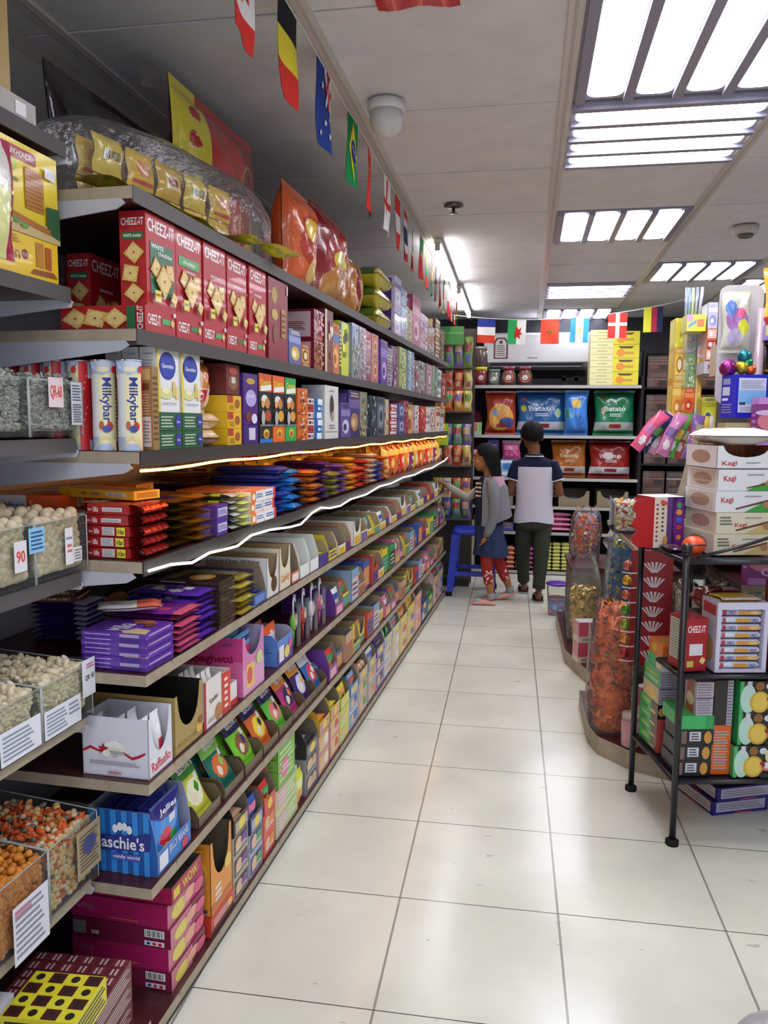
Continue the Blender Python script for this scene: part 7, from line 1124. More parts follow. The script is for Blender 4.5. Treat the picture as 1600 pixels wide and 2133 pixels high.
# fanned bags hanging at the cane
FB = [('E85A80', 'hot pink'), ('2A3A6A', 'navy'), ('D8A0B8', 'pale pink'), ('C878A8', 'rose'), ('5AAA48', 'green'), ('B8604A', 'brick red'), ('7A5A98', 'violet'), ('E0C050', 'yellow'), ('E0D8D0', 'white')]
for k, (c_, nm) in enumerate(FB):
    px = 1392 + k * 13; x_, y_, z_ = at(px, 868, 3.15)
    put('hanging_bag', cached('fb%d' % k, lambda: pouch(.046, .17, .022, c_, [('r', .1, .35, .9, .6, FB[(k + 3) % 9][0]), ('e', .5, .75, .3, .1, 'E8E0E4')], 'film', 10, 14, 97 + k)), nm + ' slim sweet bag in the fan hanging above the cane', 'bag', TR(x_, 3.12 + .032 * (k % 3), z_) @ RZ(R(-90)) @ RX(PI - R(38 - 4.2 * k)), 'slim bags hanging in a fan')
x0, _, z0 = at(1402, 1035, 3.2); x1, _, z1_ = at(1442, 890, 3.2)
b = MB(); b.box(-.011, -.008, 0, .011, .008, .42, '5A3A22', 'board_edge'); put('wooden_stick', b, 'brown wooden stick leaning up towards the fanned bags', 'stick', TR(x0 - .02, 3.12, z0 - .13) @ RY(math.atan2(x1 - x0, z1_ - z0)))
# purple boxes at the right edge
PUR = [('r', 0, .86, 1, 1, 'B878C0'), ('e', .3, .5, .3, .2, 'C86A78'), ('r', 0, 0, 1, .16, 'A868B0'), ('t', 'CO', .5, .3, .5, .18, 'D8B0D8'), ('e', .2, .68, .25, .06, 'C8A8D0')]
for k in range(4): put('purple_carton', cached('purb', lambda: bx(MB(), .075, .16, .155, '7A1470', PUR, [('r', 0, .86, 1, 1, 'B878C0'), ('b', .2, .3, .8, .7, 3, 'B878C0')])), 'magenta carton in the column at the right edge', 'carton', TR(at(1574, 870, 2.76)[0] + .006, 2.76, .6905 + .156 * k) @ RZ(R(-90)), 'magenta cartons at the right edge')
# ================================================================== the black metal rack
MR = TR(.495, 2.297, 0) @ RZ(.199)
BKM = '1A1A1E'
t_ = thing('metal_rack', 'black metal rack with ball topped posts at the right', 'rack', MR)
RW, RD = .5, .345
for x, y in ((0, 0), (0, RD), (RW, 0), (RW, RD)):
    b = MB(); b.tube([(x, y, .012), (x, y, .865)], .0095, 14, BKM, 'paint'); p_ = obj('post', b, t_)
    b = MB(); b.ball((x, y, .878), .0155, BKM, 'paint', 14, 10); b.tube([(x, y, .86), (x, y, .866)], .0125, 12, BKM, 'paint'); obj('ball_finial', b, p_)
    b = MB(); b.loft([(x, y, 0, .019, .019), (x, y, .014, .019, .019), (x, y, .018, .012, .012)], 14, '101012', 'matte'); obj('foot', b, p_)
for z, dpt in ((.845, RD), (.512, .17), (.197, RD)):
    b = MB(); b.box(.004, .004, z - .012, RW - .004, dpt - .004, z - .004, '22222A', 'paint'); o = obj('shelf_panel', b, t_)
    b = MB()
    for p, q in (((0, 0), (RW, 0)), ((0, dpt), (RW, dpt)), ((0, 0), (0, dpt)), ((RW, 0), (RW, dpt))): b.tube([(*p, z - .006), (*q, z - .006)], .0075, 8, BKM, 'paint')
    obj('rail', b, t_)
b = MB(); b.tube([(.03, .0, .852), (.16, .0, .885), (.36, .0, .950), (.40, .0, .955)], .0052, 8, BKM, 'paint'); b.tube([(.40, 0, .955), (.48, 0, .862)], .0052, 8, BKM, 'paint'); obj('strut', b, t_)
b = MB(); b.tube([(.17, RD, .845), (.17, RD, .55)], .006, 8, BKM, 'paint'); obj('brace', b, t_)
def rk(x, y, z, rz=0): return MR @ TR(x, y, z) @ RZ(R(-90) + rz)
Z1, Z2, Z3 = .199, .514, .847
GRP = 'boxes on the black rack'
# top: wafer cartons, egg display, ball
KG = lambda c_, s_: [('t', 'Kagi', .44 if c_[0] == 'C' else .2, .4 if c_[0] == 'C' else .55, .22, .34 if c_[0] != 'C' else .26, 'B83038', .1), ('p', [(.5, 0), (1, 0), (1, .7 if s_ else .3), (.8, .4)], c_), ('p', [(.35, .12), (.95, .5), (.95, .62), (.35, .2)] if s_ else [(.5, .1), (.9, .3), (.9, .4), (.5, .16)], '6A4028'), ('e', .9, .35, .07, .16, 'A87858'), ('b', .5, .7, .8, .82, 1, '909098')]
KC = [('C8B070', 'cream and gold', 1), ('C8B070', 'cream and gold', 1), ('3A9A3A', 'white and green', 1), ('3A9A3A', 'white and green', 0)]
for k, (c_, nm, s_) in enumerate(KC):
    put('wafer_carton', bx(MB(), .19, .170, .0615, 'DEDEE0' if k > 1 else 'D8D0B8', ([('r', 0, 0, 1, 1, 'D8D0B4')] if k < 2 else []) + KG(c_, s_) + ([('b', .06, .4, .28, .85, 3, '6A6A60')] if k < 2 else []), [('r', .1, .1, .9, .9, 'D0C8B8'), ('e', .5, .5, .3, .3, 'A88878')]), nm + ' wafer carton, ' + ['lowest', 'second', 'third', 'fourth'][k] + ' of the stack on the rack', 'carton', rk(.108 + .004 * (k % 2), .07, Z3 + .0625 * k, .05), 'wafer cartons stacked on the rack')
opencarton(rk(.104, .07, Z3 + .251, .05), .19, .176, .066, 'DEDEE0', '7A4830', [('t', 'Kagi', .22, .22, .26, .26, 'B83038', .1), ('b', .5, .2, .75, .32, 1, '909098'), ('r', .68, .08, .86, .24, 'E8E8EC')], [('e', .5, .5, .3, .3, 'A88878')], .5, 'notch', 'white open wafer carton on top of the stack on the rack')
put('snack_bag', pouch(.2, .17, .05, 'D8D4C8', [('e', .4, .5, .25, .3, 'D8C090'), ('e', .7, .45, .2, .3, 'E0C8A8'), ('r', 0, 0, 1, .2, 'E0E0E4')], 'film', 18, 16, 110, lay=True), 'cream coloured bag lying on top of the wafer carton stack', 'bag', rk(.096, .075, Z3 + .3185, .05))
t_ = thing('egg_display', 'purple and white sweet box with a red scalloped side on the rack', 'box', rk(-.02, .20, Z3 + .0005, .2))
b = MB(); bx(b, .1, .105, .155, '3A1A50', [('r', 0, 0, .42, 1, 'D8CDB8'), ('b', .06, .1, .14, .9, 9, '8A3A38'), ('b', .24, .3, .32, .9, 7, '4A3A38'), ('r', .42, 0, .58, 1, '5A3A78'), ('p', ell(.8, .5, .19, .5, 14), '6A1A80'), ('e', .8, .84, .08, .06, '3A9A58'), ('e', .8, .7, .1, .06, 'D89838'), ('e', .8, .55, .1, .06, '3A5AC8'), ('e', .8, .4, .1, .05, 'B83A30'), ('e', .8, .2, .08, .05, 'D88838'), ('p', [(.16, .88), (.42, .84), (.42, .9), (.2, .96)], 'D84848'), ('e', .36, .15, .08, .09, 'C89848')], [('r', 0, 0, 1, 1, 'B01A20')], [('r', 0, 0, 1, 1, 'E4E4EC')]); obj('body', b, t_)
b = MB(); sc_ = [(-.0, 0), (-.0, .155)] + [(-.055 - .018 * abs(math.sin(k * PI / 4)) ** .6 * 1, .15 - .145 * k / 12) for k in range(13)]; n = len(sc_)
b.add([(.0, q, z) for q, z in sc_] + [(-.002, q, z) for q, z in sc_], [tuple(range(n))[::-1], tuple(range(n, 2 * n))] + [(i, (i + 1) % n, (i + 1) % n + n, i + n) for i in range(n)], 'B01A20', 'card'); obj('red_wing', b, t_)
t_ = thing('orange_ball', 'orange ball wrapped with black cord on the rack corner', 'ball', MR @ TR(.045, .06, Z3))
b = MB(); b.ball((0, 0, .029), (.034, .03, .0285), 'E2501E', 'paint', 18, 12); obj('ball_body', b, t_)
b = MB(); b.tube([(.0355 * math.cos(a / 10 * 2 * PI), .031 * math.sin(a / 10 * 2 * PI), .032 + .004 * math.sin(a)) for a in range(11)], .0018, 6, '18181C', 'paint'); obj('cord', b, t_)
put('dark_wrap', pouch(.05, .10, .018, '2A1A30', [('e', .5, .6, .3, .2, '6A4A40')], 'film', 10, 12, 111, lay=True), 'dark wrapped pack lying between the sweet box and the ball', 'packet', rk(.0, .09, Z3 + .0003, .1))
# red hanging fan display behind the left posts
t_ = thing('hanging_display', 'tall red hanging card with rows of white fan shapes behind the rack post', 'display card', TR(.415, 2.74, .40) @ RZ(R(-90)))
b = MB(); b.box(-.014, 0, 0, 0, .135, .40, '8E1218', 'card')
for k in range(7):
    z = .345 - .051 * k
    for q in range(6):
        a = -.7 + .28 * q; cx = .072; o_ = [(cx + .012 * math.sin(a), z - .02), (cx + .052 * math.sin(a) - .003, z + .018 - .01 * abs(a)), (cx + .052 * math.sin(a) + .005, z + .018 - .01 * abs(a)), (cx + .012 * math.sin(a) + .004, z - .02)]
        b.add([(.0006, y, z_) for y, z_ in o_], [(0, 1, 2, 3)], 'D8CCD0', 'card')
obj('card_board', b, t_)
for k in range(7):
    z = .345 - .051 * k
    b = MB(); b.ball((-.006, -.012, z), (.016, .018, .018), ['B86A58', 'D8A840', 'C86A50', '5A9A48', '8AA848', 'C88A48', 'A83838'][k], 'foil', 12, 8); obj('egg', b, t_); b = MB(); b.tube([(.002, -.03, z - .022), (.004, .0, z - .025), (.002, .03, z - .022)], .0022, 6, 'D8C8C8', 'card'); obj('clip', b, t_)
# middle shelf
def snk(key, D, W, H, base, f, e, t=()): return cached('rk' + key, lambda: bx(MB(), D, W, H, base, f, e, t))
LINES = [('r', 0, 0, 1, 1, 'B0A8B0'), ('b', .05, .04, .95, .96, 16, '7A7480'), ('r', 0, .33, 1, .345, '26262A'), ('r', 0, .66, 1, .675, '26262A')]
put('cracker_box', snk('cz', .085, .07, .155, 'A01A20', [('r', .1, .7, .95, .9, 'B02028'), ('t', 'CHEEZ-IT', .5, .8, .8, .13, 'E8E0E0'), ('r', .2, .3, .8, .52, 'D8D4D8'), ('r', .1, .08, .4, .2, 'C8B850'), ('k', .8, .2, .16, .08, .2)], [('r', .06, .18, .94, .95, 'C8C8B8'), ('b', .1, .2, .9, .93, 14, '8A8A80')], [('r', 0, 0, 1, 1, 'A82028')]), 'red cracker box standing right of the front rack post', 'cracker box', rk(.018, .022, Z2, .15), GRP)
t_ = thing('wafer_bar_pack', 'white rack pack of eight wafer bars with a yellow top', 'multipack', rk(.104, .012, Z2, .0))
b = MB(); D_, W_, H_ = .10, .15, .205
for y in (0, W_ - .012): b.box(-D_, y, 0, 0, y + .012, H_, 'CCC8DC', 'card')
b.box(-D_, .012, 0, 0, W_ - .012, .008, 'CCC8DC', 'card'); b.box(-D_, .012, H_ - .02, 0, W_ - .012, H_, 'D0CCE0', 'card'); b.box(-D_, .012, .008, -D_ + .002, W_ - .012, H_ - .02, '6A6470', 'card')
art(b, face_map((-D_, 0, 0), (D_, 0, 0), (0, 0, H_)), [('e', .5, .3, .35, .2, 'C8A060'), ('r', .1, .8, .9, .95, 'B83040')], 'card'); obj('carton', b, t_)
for k in range(8):
    q = obj('wafer_bar', cached('owb%d' % (k % 2), lambda: (lambda m: (m.tube([(-.02, .014, .010), (-.02, .02, .010), (-.02, .129, .010), (-.02, .135, .010)], [(.002, .01), (.0098, .012), (.0098, .012), (.002, .01)], 10, 'D0D4E0', 'film'), art(m, face_map((-.0078 + .0006, .016, .003), (0, .118, 0), (0, 0, .014)), ([('r', .02, 0, .12, 1, 'A83048'), ('t', 'OREO', .25, .5, .22, .8, '3A3A90'), ('r', .4, .1, .95, .9, 'C88A40'), ('e', .8, .5, .12, .4, 'D8B070')] if k % 2 else [('t', 'OREO', .82, .5, .2, .7, '3A3A90'), ('r', .35, .1, .7, .9, 'C8903A'), ('r', .02, 0, .1, 1, 'B04858')]), 'card'), m)[2])(MB())), t_); q.location = (.0, 0, .009 + .0222 * k)
put('wrapper', pouch(.12, .09, .012, 'E0B830', [('r', 0, 0, 1, .2, 'D8D0C0'), ('r', 0, .7, 1, .9, 'C89820')], 'film', 14, 10, 112, lay=True), 'crinkled yellow and white wrapper on the wafer bar pack', 'wrapper', rk(.118, .014, Z2 + .2056, .03))
for k in range(2): put('cracker_box', snk('cz2', .08, .1, .13 if k == 0 else .13, 'A01A20', [('r', .25, .5, .55, .9, 'D8D0D4'), ('r', .3, .1, .5, .35, 'B84038'), ('e', .2, .1, .12, .07, 'D8A860')], [('r', 0, 0, 1, 1, '8A161C')], [('r', .05, .05, .95, .95, 'C8C4C4')]), 'dark red cracker box at the right end of the rack', 'cracker box', rk(.275, .014, Z2 + .1305 * k, -.1), GRP)
put('snack_pack', pouch(.15, .13, .08, '8A1E28', [('e', .5, .5, .3, .3, '5A2018'), ('r', .5, .2, .9, .6, 'C8B8B8'), ('r', 0, .8, 1, 1, 'A8A0A0')], 'film', 14, 12, 113, lay=True), 'dark red wrapped pack lying behind the wafer bar pack', 'packet', rk(.12, .19, .62, 0)); ALL[-1].matrix_world = MR @ TR(.15, .19, Z2 + .12) @ RZ(R(-90))
put('carton', snk('holder', .12, .15, .434, '6A6068', [('r', .1, .1, .4, .9, 'B84848'), ('b', .5, .1, .9, .9, 6, 'A8A0A8')], []), 'grey and red carton behind the wafer bar pack', 'carton', MR @ TR(.152, .195, Z1 + .0) @ RZ(R(-90)), GRP)
# bottom shelf, left column
gE = [('r', 0, 0, .65, 1, '4AB868'), ('e', .35, .7, .25, .1, 'C8C848'), ('r', .65, 0, 1, 1, '6A5A48'), ('e', .75, .3, .15, .1, 'E8C878'), ('e', .3, .2, .15, .08, '3A8A48')]
zz = Z1
for k in range(3): put('snack_box', snk('cor', .15, .115, .036, 'C04840', [('r', .04, .1, .48, .9, 'C85850'), ('r', .52, .1, .96, .9, 'C85850'), ('b', .06, .15, .46, .85, 5, '8A3030'), ('b', .54, .15, .94, .85, 5, '8A3030')], gE), 'coral red printed box low in the left column of the rack', 'box', rk(.014, .182, zz + .0365 * k), 'coral boxes on the rack')
zz += .11
put('snack_box', snk('blk', .15, .115, .045, '1C1C24', [('r', .3, .25, .55, .8, 'D0D0D8'), ('b', .33, .3, .52, .75, 3, '303038'), ('e', .12, .5, .12, .3, 'C8903A')], gE, [('e', .7, .6, .4, .3, 'B8A050'), ('b', .05, .3, .5, .8, 3, '484858')]), 'black box with a white label above the coral boxes', 'box', rk(.014, .182, zz), GRP); zz += .0455
put('snack_box', snk('gry', .13, .105, .105, 'A09CA8', [('r', .0, 0, .49, 1, 'A8A4B0'), ('r', .51, 0, 1, 1, 'A8A4B0'), ('b', .03, .03, .47, .97, 12, '78747E'), ('b', .53, .03, .97, .97, 12, '78747E'), ('r', 0, .48, 1, .5, '22222A')], [('r', 0, .5, 1, 1, '4AB868'), ('t', 'MAC', .5, .82, .7, .12, 'D8C838'), ('t', 'CHEESE', .5, .65, .8, .1, 'E0F0E0'), ('r', 0, 0, 1, .5, 'C8B898'), ('e', .5, .2, .35, .16, 'E8C060')]), 'grey lined box with a green side in the left column', 'box', rk(.016, .184, zz), GRP); zz += .1055
put('snack_box', snk('wht', .11, .1, .04, 'D0D0DC', [('r', 0, .85, 1, 1, 'D8C8A0')], [('r', 0, 0, .6, 1, '4AB868'), ('r', .6, 0, 1, 1, 'D8D8C0')]), 'white box under the orange one in the left column', 'box', rk(.02, .184, zz), GRP); zz += .0405
put('snack_box', snk('org', .11, .095, .045, 'E07A28', [('r', .2, .15, .45, .9, 'B85A20'), ('b', .22, .2, .43, .85, 4, '5A3018')], [('e', .4, .5, .2, .3, 'D8B838')], [('e', .5, .5, .4, .25, 'C8A848')]), 'orange box at the top of the left column', 'box', rk(.02, .184, zz), GRP)
for k in range(3): put('snack_box', snk('blk2', .12, .095, .047, '18181E', [('r', .25, .25, .6, .85, 'CCCCD4'), ('b', .3, .3, .55, .8, 3, '303038'), ('e', .82, .5, .12, .4, 'C8903A'), ('r', 0, .1, .15, .9, '7A6058')], []), 'black box with a white square label right of the rack post', 'box', rk(.132, .19, Z1 + .122 + .0475 * k) if 0 else rk(.013 + .004 * k, .02, Z1 + .0475 * k), 'black boxes on the rack')
put('snack_box', snk('grn', .13, .1, .04, '3FB060', [('r', .75, 0, 1, 1, '2E9850')], [('r', 0, 0, 1, 1, '3FB060')], [('e', .5, .5, .4, .3, '5AA058')]), 'flat green box on the black boxes', 'box', rk(.015, .02, Z1 + .143), GRP)
put('snack_box', snk('lst', .08, .05, .1, 'B0A8B4', [('b', .05, .04, .95, .96, 12, '7A7480'), ('r', 0, .5, 1, .52, '26262A')], [('r', .2, 0, .8, 1, 'A85A38'), ('e', .5, .4, .3, .2, 'D8C8A0')]), 'grey lined box standing on the green box', 'box', rk(.06, .022, Z1 + .1835), GRP)
put('snack_box', snk('ort', .13, .055, .15, 'D0601E', [('b', .1, .1, .9, .9, 14, 'A8A4A8')], [('e', .3, .75, .12, .06, '9A7A20'), ('e', .35, .5, .14, .06, '9A7A20'), ('e', .4, .25, .14, .06, '9A7A20'), ('r', 0, .4, 1, .41, 'E88A50')]), 'tall orange box between the black and green boxes', 'box', rk(.117, .03, Z1), GRP)
put('snack_box', snk('ort2', .13, .055, .135, '2A2622', [('r', .7, 0, 1, 1, 'B0A8B4'), ('b', .72, .02, .98, .98, 14, '6A6470')], [('r', 0, .65, 1, 1, 'D86A28'), ('e', .5, .8, .35, .12, 'A89A28'), ('e', .5, .5, .2, .15, 'C8B080'), ('e', .6, .22, .32, .16, 'E0A038')]), 'dark and orange box standing on the tall orange box', 'box', rk(.117, .03, Z1 + .1505), GRP)
MC = [('r', 0, 0, .1, 1, '3FB060'), ('e', .22, .45, .2, .45, 'B8D8C8'), ('r', .18, .7, .3, 1, 'C8D0D8'), ('e', .52, .35, .26, .34, 'D0A838'), ('e', .52, .35, .2, .27, 'E0C050'), ('e', .5, .85, .12, .14, '8A5A28'), ('e', .75, .85, .1, .1, 'C8D0D8'), ('e', .9, .7, .1, .2, 'C8D088'), ('e', .78, .45, .1, .08, '8A2030'), ('e', .86, .3, .12, .08, 'C86A58'), ('r', .8, .3, .92, .5, 'D8D8E0'), ('p', [(.7, 0), (1, 0), (1, .16), (.7, .16)], '1C1C22')]
for i in range(2):
    for k in range(3):
        if i == 0 or k < 3: put('macaroni_box', snk('mac', .09, .115, .0955, '24241E', MC, [('r', 0, 0, 1, 1, '36A058'), ('r', .1, .1, .5, .9, '2A7AA8')]), 'green and black box with a picture of a bowl of macaroni', 'box', rk(.185 + .12 * i - (.012 if k == 0 else 0), .016 if k else .008, Z1 + .096 * k), 'macaroni boxes on the rack')
# under the rack
for k in range(2): put('flat_box', cached('ftb', lambda: bx(MB(), .2, .2, .045, '1C1478', [('r', .06, .2, .94, .9, 'B4B0C0'), ('b', .1, .3, .9, .8, 3, '8A8698'), ('r', .4, .02, .7, .12, 'B83060')], [('r', .06, .15, .94, .9, 'C0B8B4'), ('r', .3, 0, .6, .1, 'B83040'), ('b', .1, .3, .9, .75, 2, 'A09890')], [('r', .0, 0, 1, 1, '14123A')])), 'flat white and navy box on the floor under the rack', 'box', TR(.655 + .012 * k, 2.495, .0005 + .0455 * k) @ RZ(R(-90 + 22)), 'flat boxes under the rack')
put('plastic_bag', pouch(.18, .16, .05, '7A1E3A', [('e', .3, .5, .25, .2, 'C8A0A8'), ('r', 0, 0, .3, 1, 'B8A0A8'), ('e', .7, .4, .2, .2, '5A1228')], 'film', 20, 14, 120, lay=True), 'dark red plastic bag draped on the flat boxes under the rack', 'bag', TR(.70, 2.55, .0925) @ RZ(R(-90 + 10)))
b = MB(); b.ball((0, 0, .05), (.09, .09, .055), 'FFFFFF', 'milky', 20, 14); put('plastic_bag', b, 'corner of a clear plastic bag at the bottom right edge', 'plastic bag', TR(at(1600, 2120, 1.5)[0] + .02, 1.46, 0))
# ================================================================== people
SK1, SK2 = '6E4630', '9C6A44'
def fuse(parts_fn, col, vox, name, fin='skin', smooth=4):
    m = MB(); parts_fn(m); me = m.mesh(name); o = bpy.data.objects.new('tmp', me); COL.objects.link(o)
    r_ = o.modifiers.new('r', 'REMESH'); r_.mode = 'VOXEL'; r_.voxel_size = vox; s_ = o.modifiers.new('s', 'SMOOTH'); s_.iterations = smooth; s_.factor = .5
    dg = bpy.context.evaluated_depsgraph_get(); me2 = bpy.data.meshes.new_from_object(o.evaluated_get(dg)); bpy.data.objects.remove(o)
    me2.materials.clear(); me2.materials.append(MATS[fin]); a = me2.color_attributes.get('Col')
    if a: me2.color_attributes.remove(a)
    a = me2.color_attributes.new('Col', 'FLOAT_COLOR', 'POINT'); c = lin(col) if not callable(col) else None; buf = []
    for v in me2.vertices: k = c or lin(col(v.co)); buf.extend((k[0], k[1], k[2], 1))
    a.data.foreach_set('color', buf)
    for p in me2.polygons: p.use_smooth = True; p.material_index = 0
    return me2
def hand(m, w_, d, up, side, L=.055, curl=.5, col='000000'):
    """palm from wrist w_ along d, five bent fingers, thumb on the side"""
    d = Vector(d).normalized(); up = Vector(up).normalized(); sd = d.cross(up).normalized() * side; w_ = Vector(w_)
    m.tube([w_ - d * .005, w_ + d * L * .25, w_ + d * L * .55], [(.011, .008), (.0165, .0085), (.0165, .008)], 10, col, 'skin')
    m.ball(w_ + d * L * .5, (.014, .014, .009), col, 'skin', 10, 8)
    for k in range(4):
        b0 = w_ + d * L * .48 + sd * (k - 1.5) * -.0088; ln = L * [.5, .56, .52, .4][k]; a1 = curl * .6; a2 = curl * 1.5
        p1 = b0 + (d * math.cos(a1) - up * math.sin(a1)) * ln * .5; p2 = p1 + (d * math.cos(a2) - up * math.sin(a2)) * ln * .5
        m.tube([b0, p1, p2], [.0052, .005, .0042], 8, col, 'skin'); m.ball(p2, .0042, col, 'skin', 8, 6)
    t0 = w_ + d * L * .12 + sd * .012; t1 = t0 + (d * .6 + sd * .8).normalized() * L * .3; t2 = t1 + (d * .9 + sd * .2 - up * .2).normalized() * L * .25
    m.tube([t0, t1, t2], [.0065, .006, .0048], 8, col, 'skin'); m.ball(t2, .0048, col, 'skin', 8, 6)
def head(m, c, fw, sz=1.0):
    """head with face towards fw (unit, horizontal)"""
    c = Vector(c); f = Vector(fw).normalized(); u = Vector((0, 0, 1)); s = f.cross(u)
    Mh = Matrix((f, s, u)).transposed().to_4x4()
    T = lambda x, y, z: c + (f * x + s * y + u * z) * sz
    m.ball(T(-.008, 0, .022), (.086 * sz, .070 * sz, .078 * sz), '000000', 'skin', 24, 16, Mh)
    m.ball(T(.022, 0, -.028), (.052 * sz, .052 * sz, .062 * sz), '000000', 'skin', 20, 14, Mh)
    m.ball(T(.038, 0, -.066), (.026 * sz, .028 * sz, .022 * sz), '000000', 'skin', 14, 10, Mh)
    m.tube([T(.072, 0, .012), T(.084, 0, -.012), T(.074, 0, -.022)], [.006 * sz, .0105 * sz, .009 * sz], 10, '000000', 'skin')
    m.ball(T(.068, 0, -.043), (.011 * sz, .018 * sz, .006 * sz), '000000', 'skin', 10, 8, Mh); m.ball(T(.066, 0, -.053), (.010 * sz, .015 * sz, .006 * sz), '000000', 'skin', 10, 8, Mh)
    for q in (-1, 1): m.ball(T(-.008, q * .071, -.006), (.017 * sz, .008 * sz, .026 * sz), '000000', 'skin', 10, 10, Mh); m.ball(T(.05, q * .034, -.02), (.02 * sz, .018 * sz, .02 * sz), '000000', 'skin', 10, 8, Mh)
def eyes(parent, c, fw, sz, brow='1A1412'):
    c = Vector(c); f = Vector(fw).normalized(); u = Vector((0, 0, 1)); s = f.cross(u); Mh = Matrix((f, s, u)).transposed().to_4x4(); T = lambda x, y, z: c + (f * x + s * y + u * z) * sz
    for q in (-1, 1):
        b = MB(); b.ball(T(.064, q * .029, .004), (.006 * sz, .0125 * sz, .0068 * sz), '9A9088', 'skin', 10, 8, Mh); b.ball(T(.0685, q * .029, .003), (.003 * sz, .006 * sz, .006 * sz), '20140E', 'paint', 8, 6, Mh); obj('eye', b, parent)
        b = MB(); b.tube([T(.079, q * .014, .021), T(.078, q * .03, .026), T(.066, q * .045, .02)], .0024 * sz, 6, brow, 'hair'); obj('eyebrow', b, parent)
    b = MB(); b.tube([T(.078, -.014, -.048), T(.0805, 0, -.049), T(.078, .014, -.048)], .0024 * sz, 6, '8A4A40', 'skin'); obj('lips', b, parent)
# ---- the boy, seen from behind
BO = thing('person', 'boy seen from behind in a navy and white polo shirt and olive trousers', 'person', Matrix())
hc = Vector((.137, 5.50, 1.135)); FW = (-.15, 1, 0)
def boy_body(m):
    head(m, hc, FW, 1.0)
    m.tube([(.150, 5.495, 1.08), (.155, 5.49, 1.02), (.16, 5.49, .96)], [.043, .041, .052], 16, '0', 'skin')
    m.tube([(.162, 5.49, .985), (.162, 5.49, .93), (.163, 5.49, .8), (.165, 5.49, .68), (.165, 5.49, .58), (.165, 5.5, .52)], [(.06, .045), (.11, .062), (.112, .066), (.1, .062), (.11, .066), (.09, .055)], 18, '0', 'skin')
    for q, ex, hx in ((-1, .0, .1), (1, .335, .235)):
        sh_ = (.163 + q * .125, 5.49, .945); el = (ex, 5.475, .755); wr = ((ex + hx) / 2 - q * .015, 5.63, .745)
        m.tube([sh_, ((sh_[0] + el[0]) / 2, 5.482, .85), el], [.034, .031, .027], 12, '0', 'skin'); m.tube([el, ((el[0] + wr[0]) / 2, 5.55, .745), wr], [.027, .026, .017], 12, '0', 'skin'); m.ball(el, .027, '0', 'skin', 12, 8); m.ball(sh_, .036, '0', 'skin', 12, 8)
        hand(m, wr, (-q * .5, .85, .1), (0, 0, 1), q, .07, .7)
    for hx, kx, ax, ky, ay, hy in ((.115, .096, .115, 5.56, 5.74, 5.50), (.215, .222, .212, 5.46, 5.455, 5.49)):
        m.tube([(hx, hy, .56), ((hx + kx) / 2, (hy + ky) / 2, .44), (kx, ky, .33), ((kx + ax) / 2, (ky + ay) / 2, .2), (ax, ay, .07)], [.05, .046, .036, .034, .022], 14, '0', 'skin')
        m.ball((ax, ay - .008, .035), (.024, .03, .03), '0', 'skin', 14, 10); m.tube([(ax, ay, .035), (ax, ay + .06, .028), (ax, ay + .11, .02)], [(.026, .026), (.03, .022), (.026, .012)], 12, '0', 'skin')
        for k in range(5): m.tube([(ax - .022 + .011 * k, ay + .1, .018), (ax - .022 + .011 * k, ay + .132 - .004 * k, .016)], [.007 if k else .009, .0055], 8, '0', 'skin')
obj('body', fuse(boy_body, SK1, .0052, 'body'), BO)
eyes(BO, hc, FW, 1.0)
def boy_hair(m):
    f = Vector(FW).normalized()
    def P(u, v):
        a = 2 * PI * u; cosf = math.cos(a); low = -.2 - .45 * max(0, -cosf) + .35 * max(0, cosf) ; b_ = PI / 2 - (PI / 2 - low) * v
        s = f.cross(Vector((0, 0, 1))); r_ = 1.0 + .02 * math.sin(23 * a) * math.sin(19 * b_)
        return hc + f * (-.008) + Vector((0, 0, .022)) + (f * (.094 * math.cos(a) * math.cos(b_)) + s * (.078 * math.sin(a) * math.cos(b_)) + Vector((0, 0, .09 * math.sin(b_)))) * r_
    m.grid(P, 40, 20, '0C0A0C', 'hair')
m = MB(); boy_hair(m); obj('hair', m, BO)
def shirtcol(u, v): return lin('181E38')
WHT, NVY = 'C4C0CC', '151B34'
def torso(m):
    R_ = [(.165, 5.495, .552, .137, .092), (.165, 5.495, .60, .134, .09), (.165, 5.492, .68, .124, .083), (.164, 5.49, .76, .124, .08), (.163, 5.49, .84, .131, .08), (.162, 5.488, .90, .138, .078), (.162, 5.487, .932, .139, .073)]
    n = 40
    def wr(r_, k, i): a = 2 * PI * k / n; q = 1 + .012 * math.sin(5 * a + 9 * r_[2] * 3) + .008 * math.sin(11 * a - 31 * r_[2]); return (r_[0] + r_[3] * math.cos(a) * q, r_[1] + r_[4] * math.sin(a) * q, r_[2] + (.008 * math.sin(3 * a) if i == 0 else 0))
    vs = [wr(r_, k, i) for i, r_ in enumerate(R_) for k in range(n)]; m.add(vs, [(i * n + k, i * n + (k + 1) % n, (i + 1) * n + (k + 1) % n, (i + 1) * n + k) for i in range(len(R_) - 1) for k in range(n)], WHT, 'cloth', True)
    R2 = [R_[-1], (.162, 5.487, .955, .132, .066), (.161, 5.488, .978, .105, .058), (.160, 5.489, .995, .07, .052), (.158, 5.49, 1.005, .05, .05)]
    vs = [wr(r_, k, 1) for r_ in R2 for k in range(n)]; m.add(vs, [(i * n + k, i * n + (k + 1) % n, (i + 1) * n + (k + 1) % n, (i + 1) * n + k) for i in range(len(R2) - 1) for k in range(n)], NVY, 'cloth', True)
m = MB(); torso(m); S_ = obj('polo_shirt', m, BO)
m = MB()
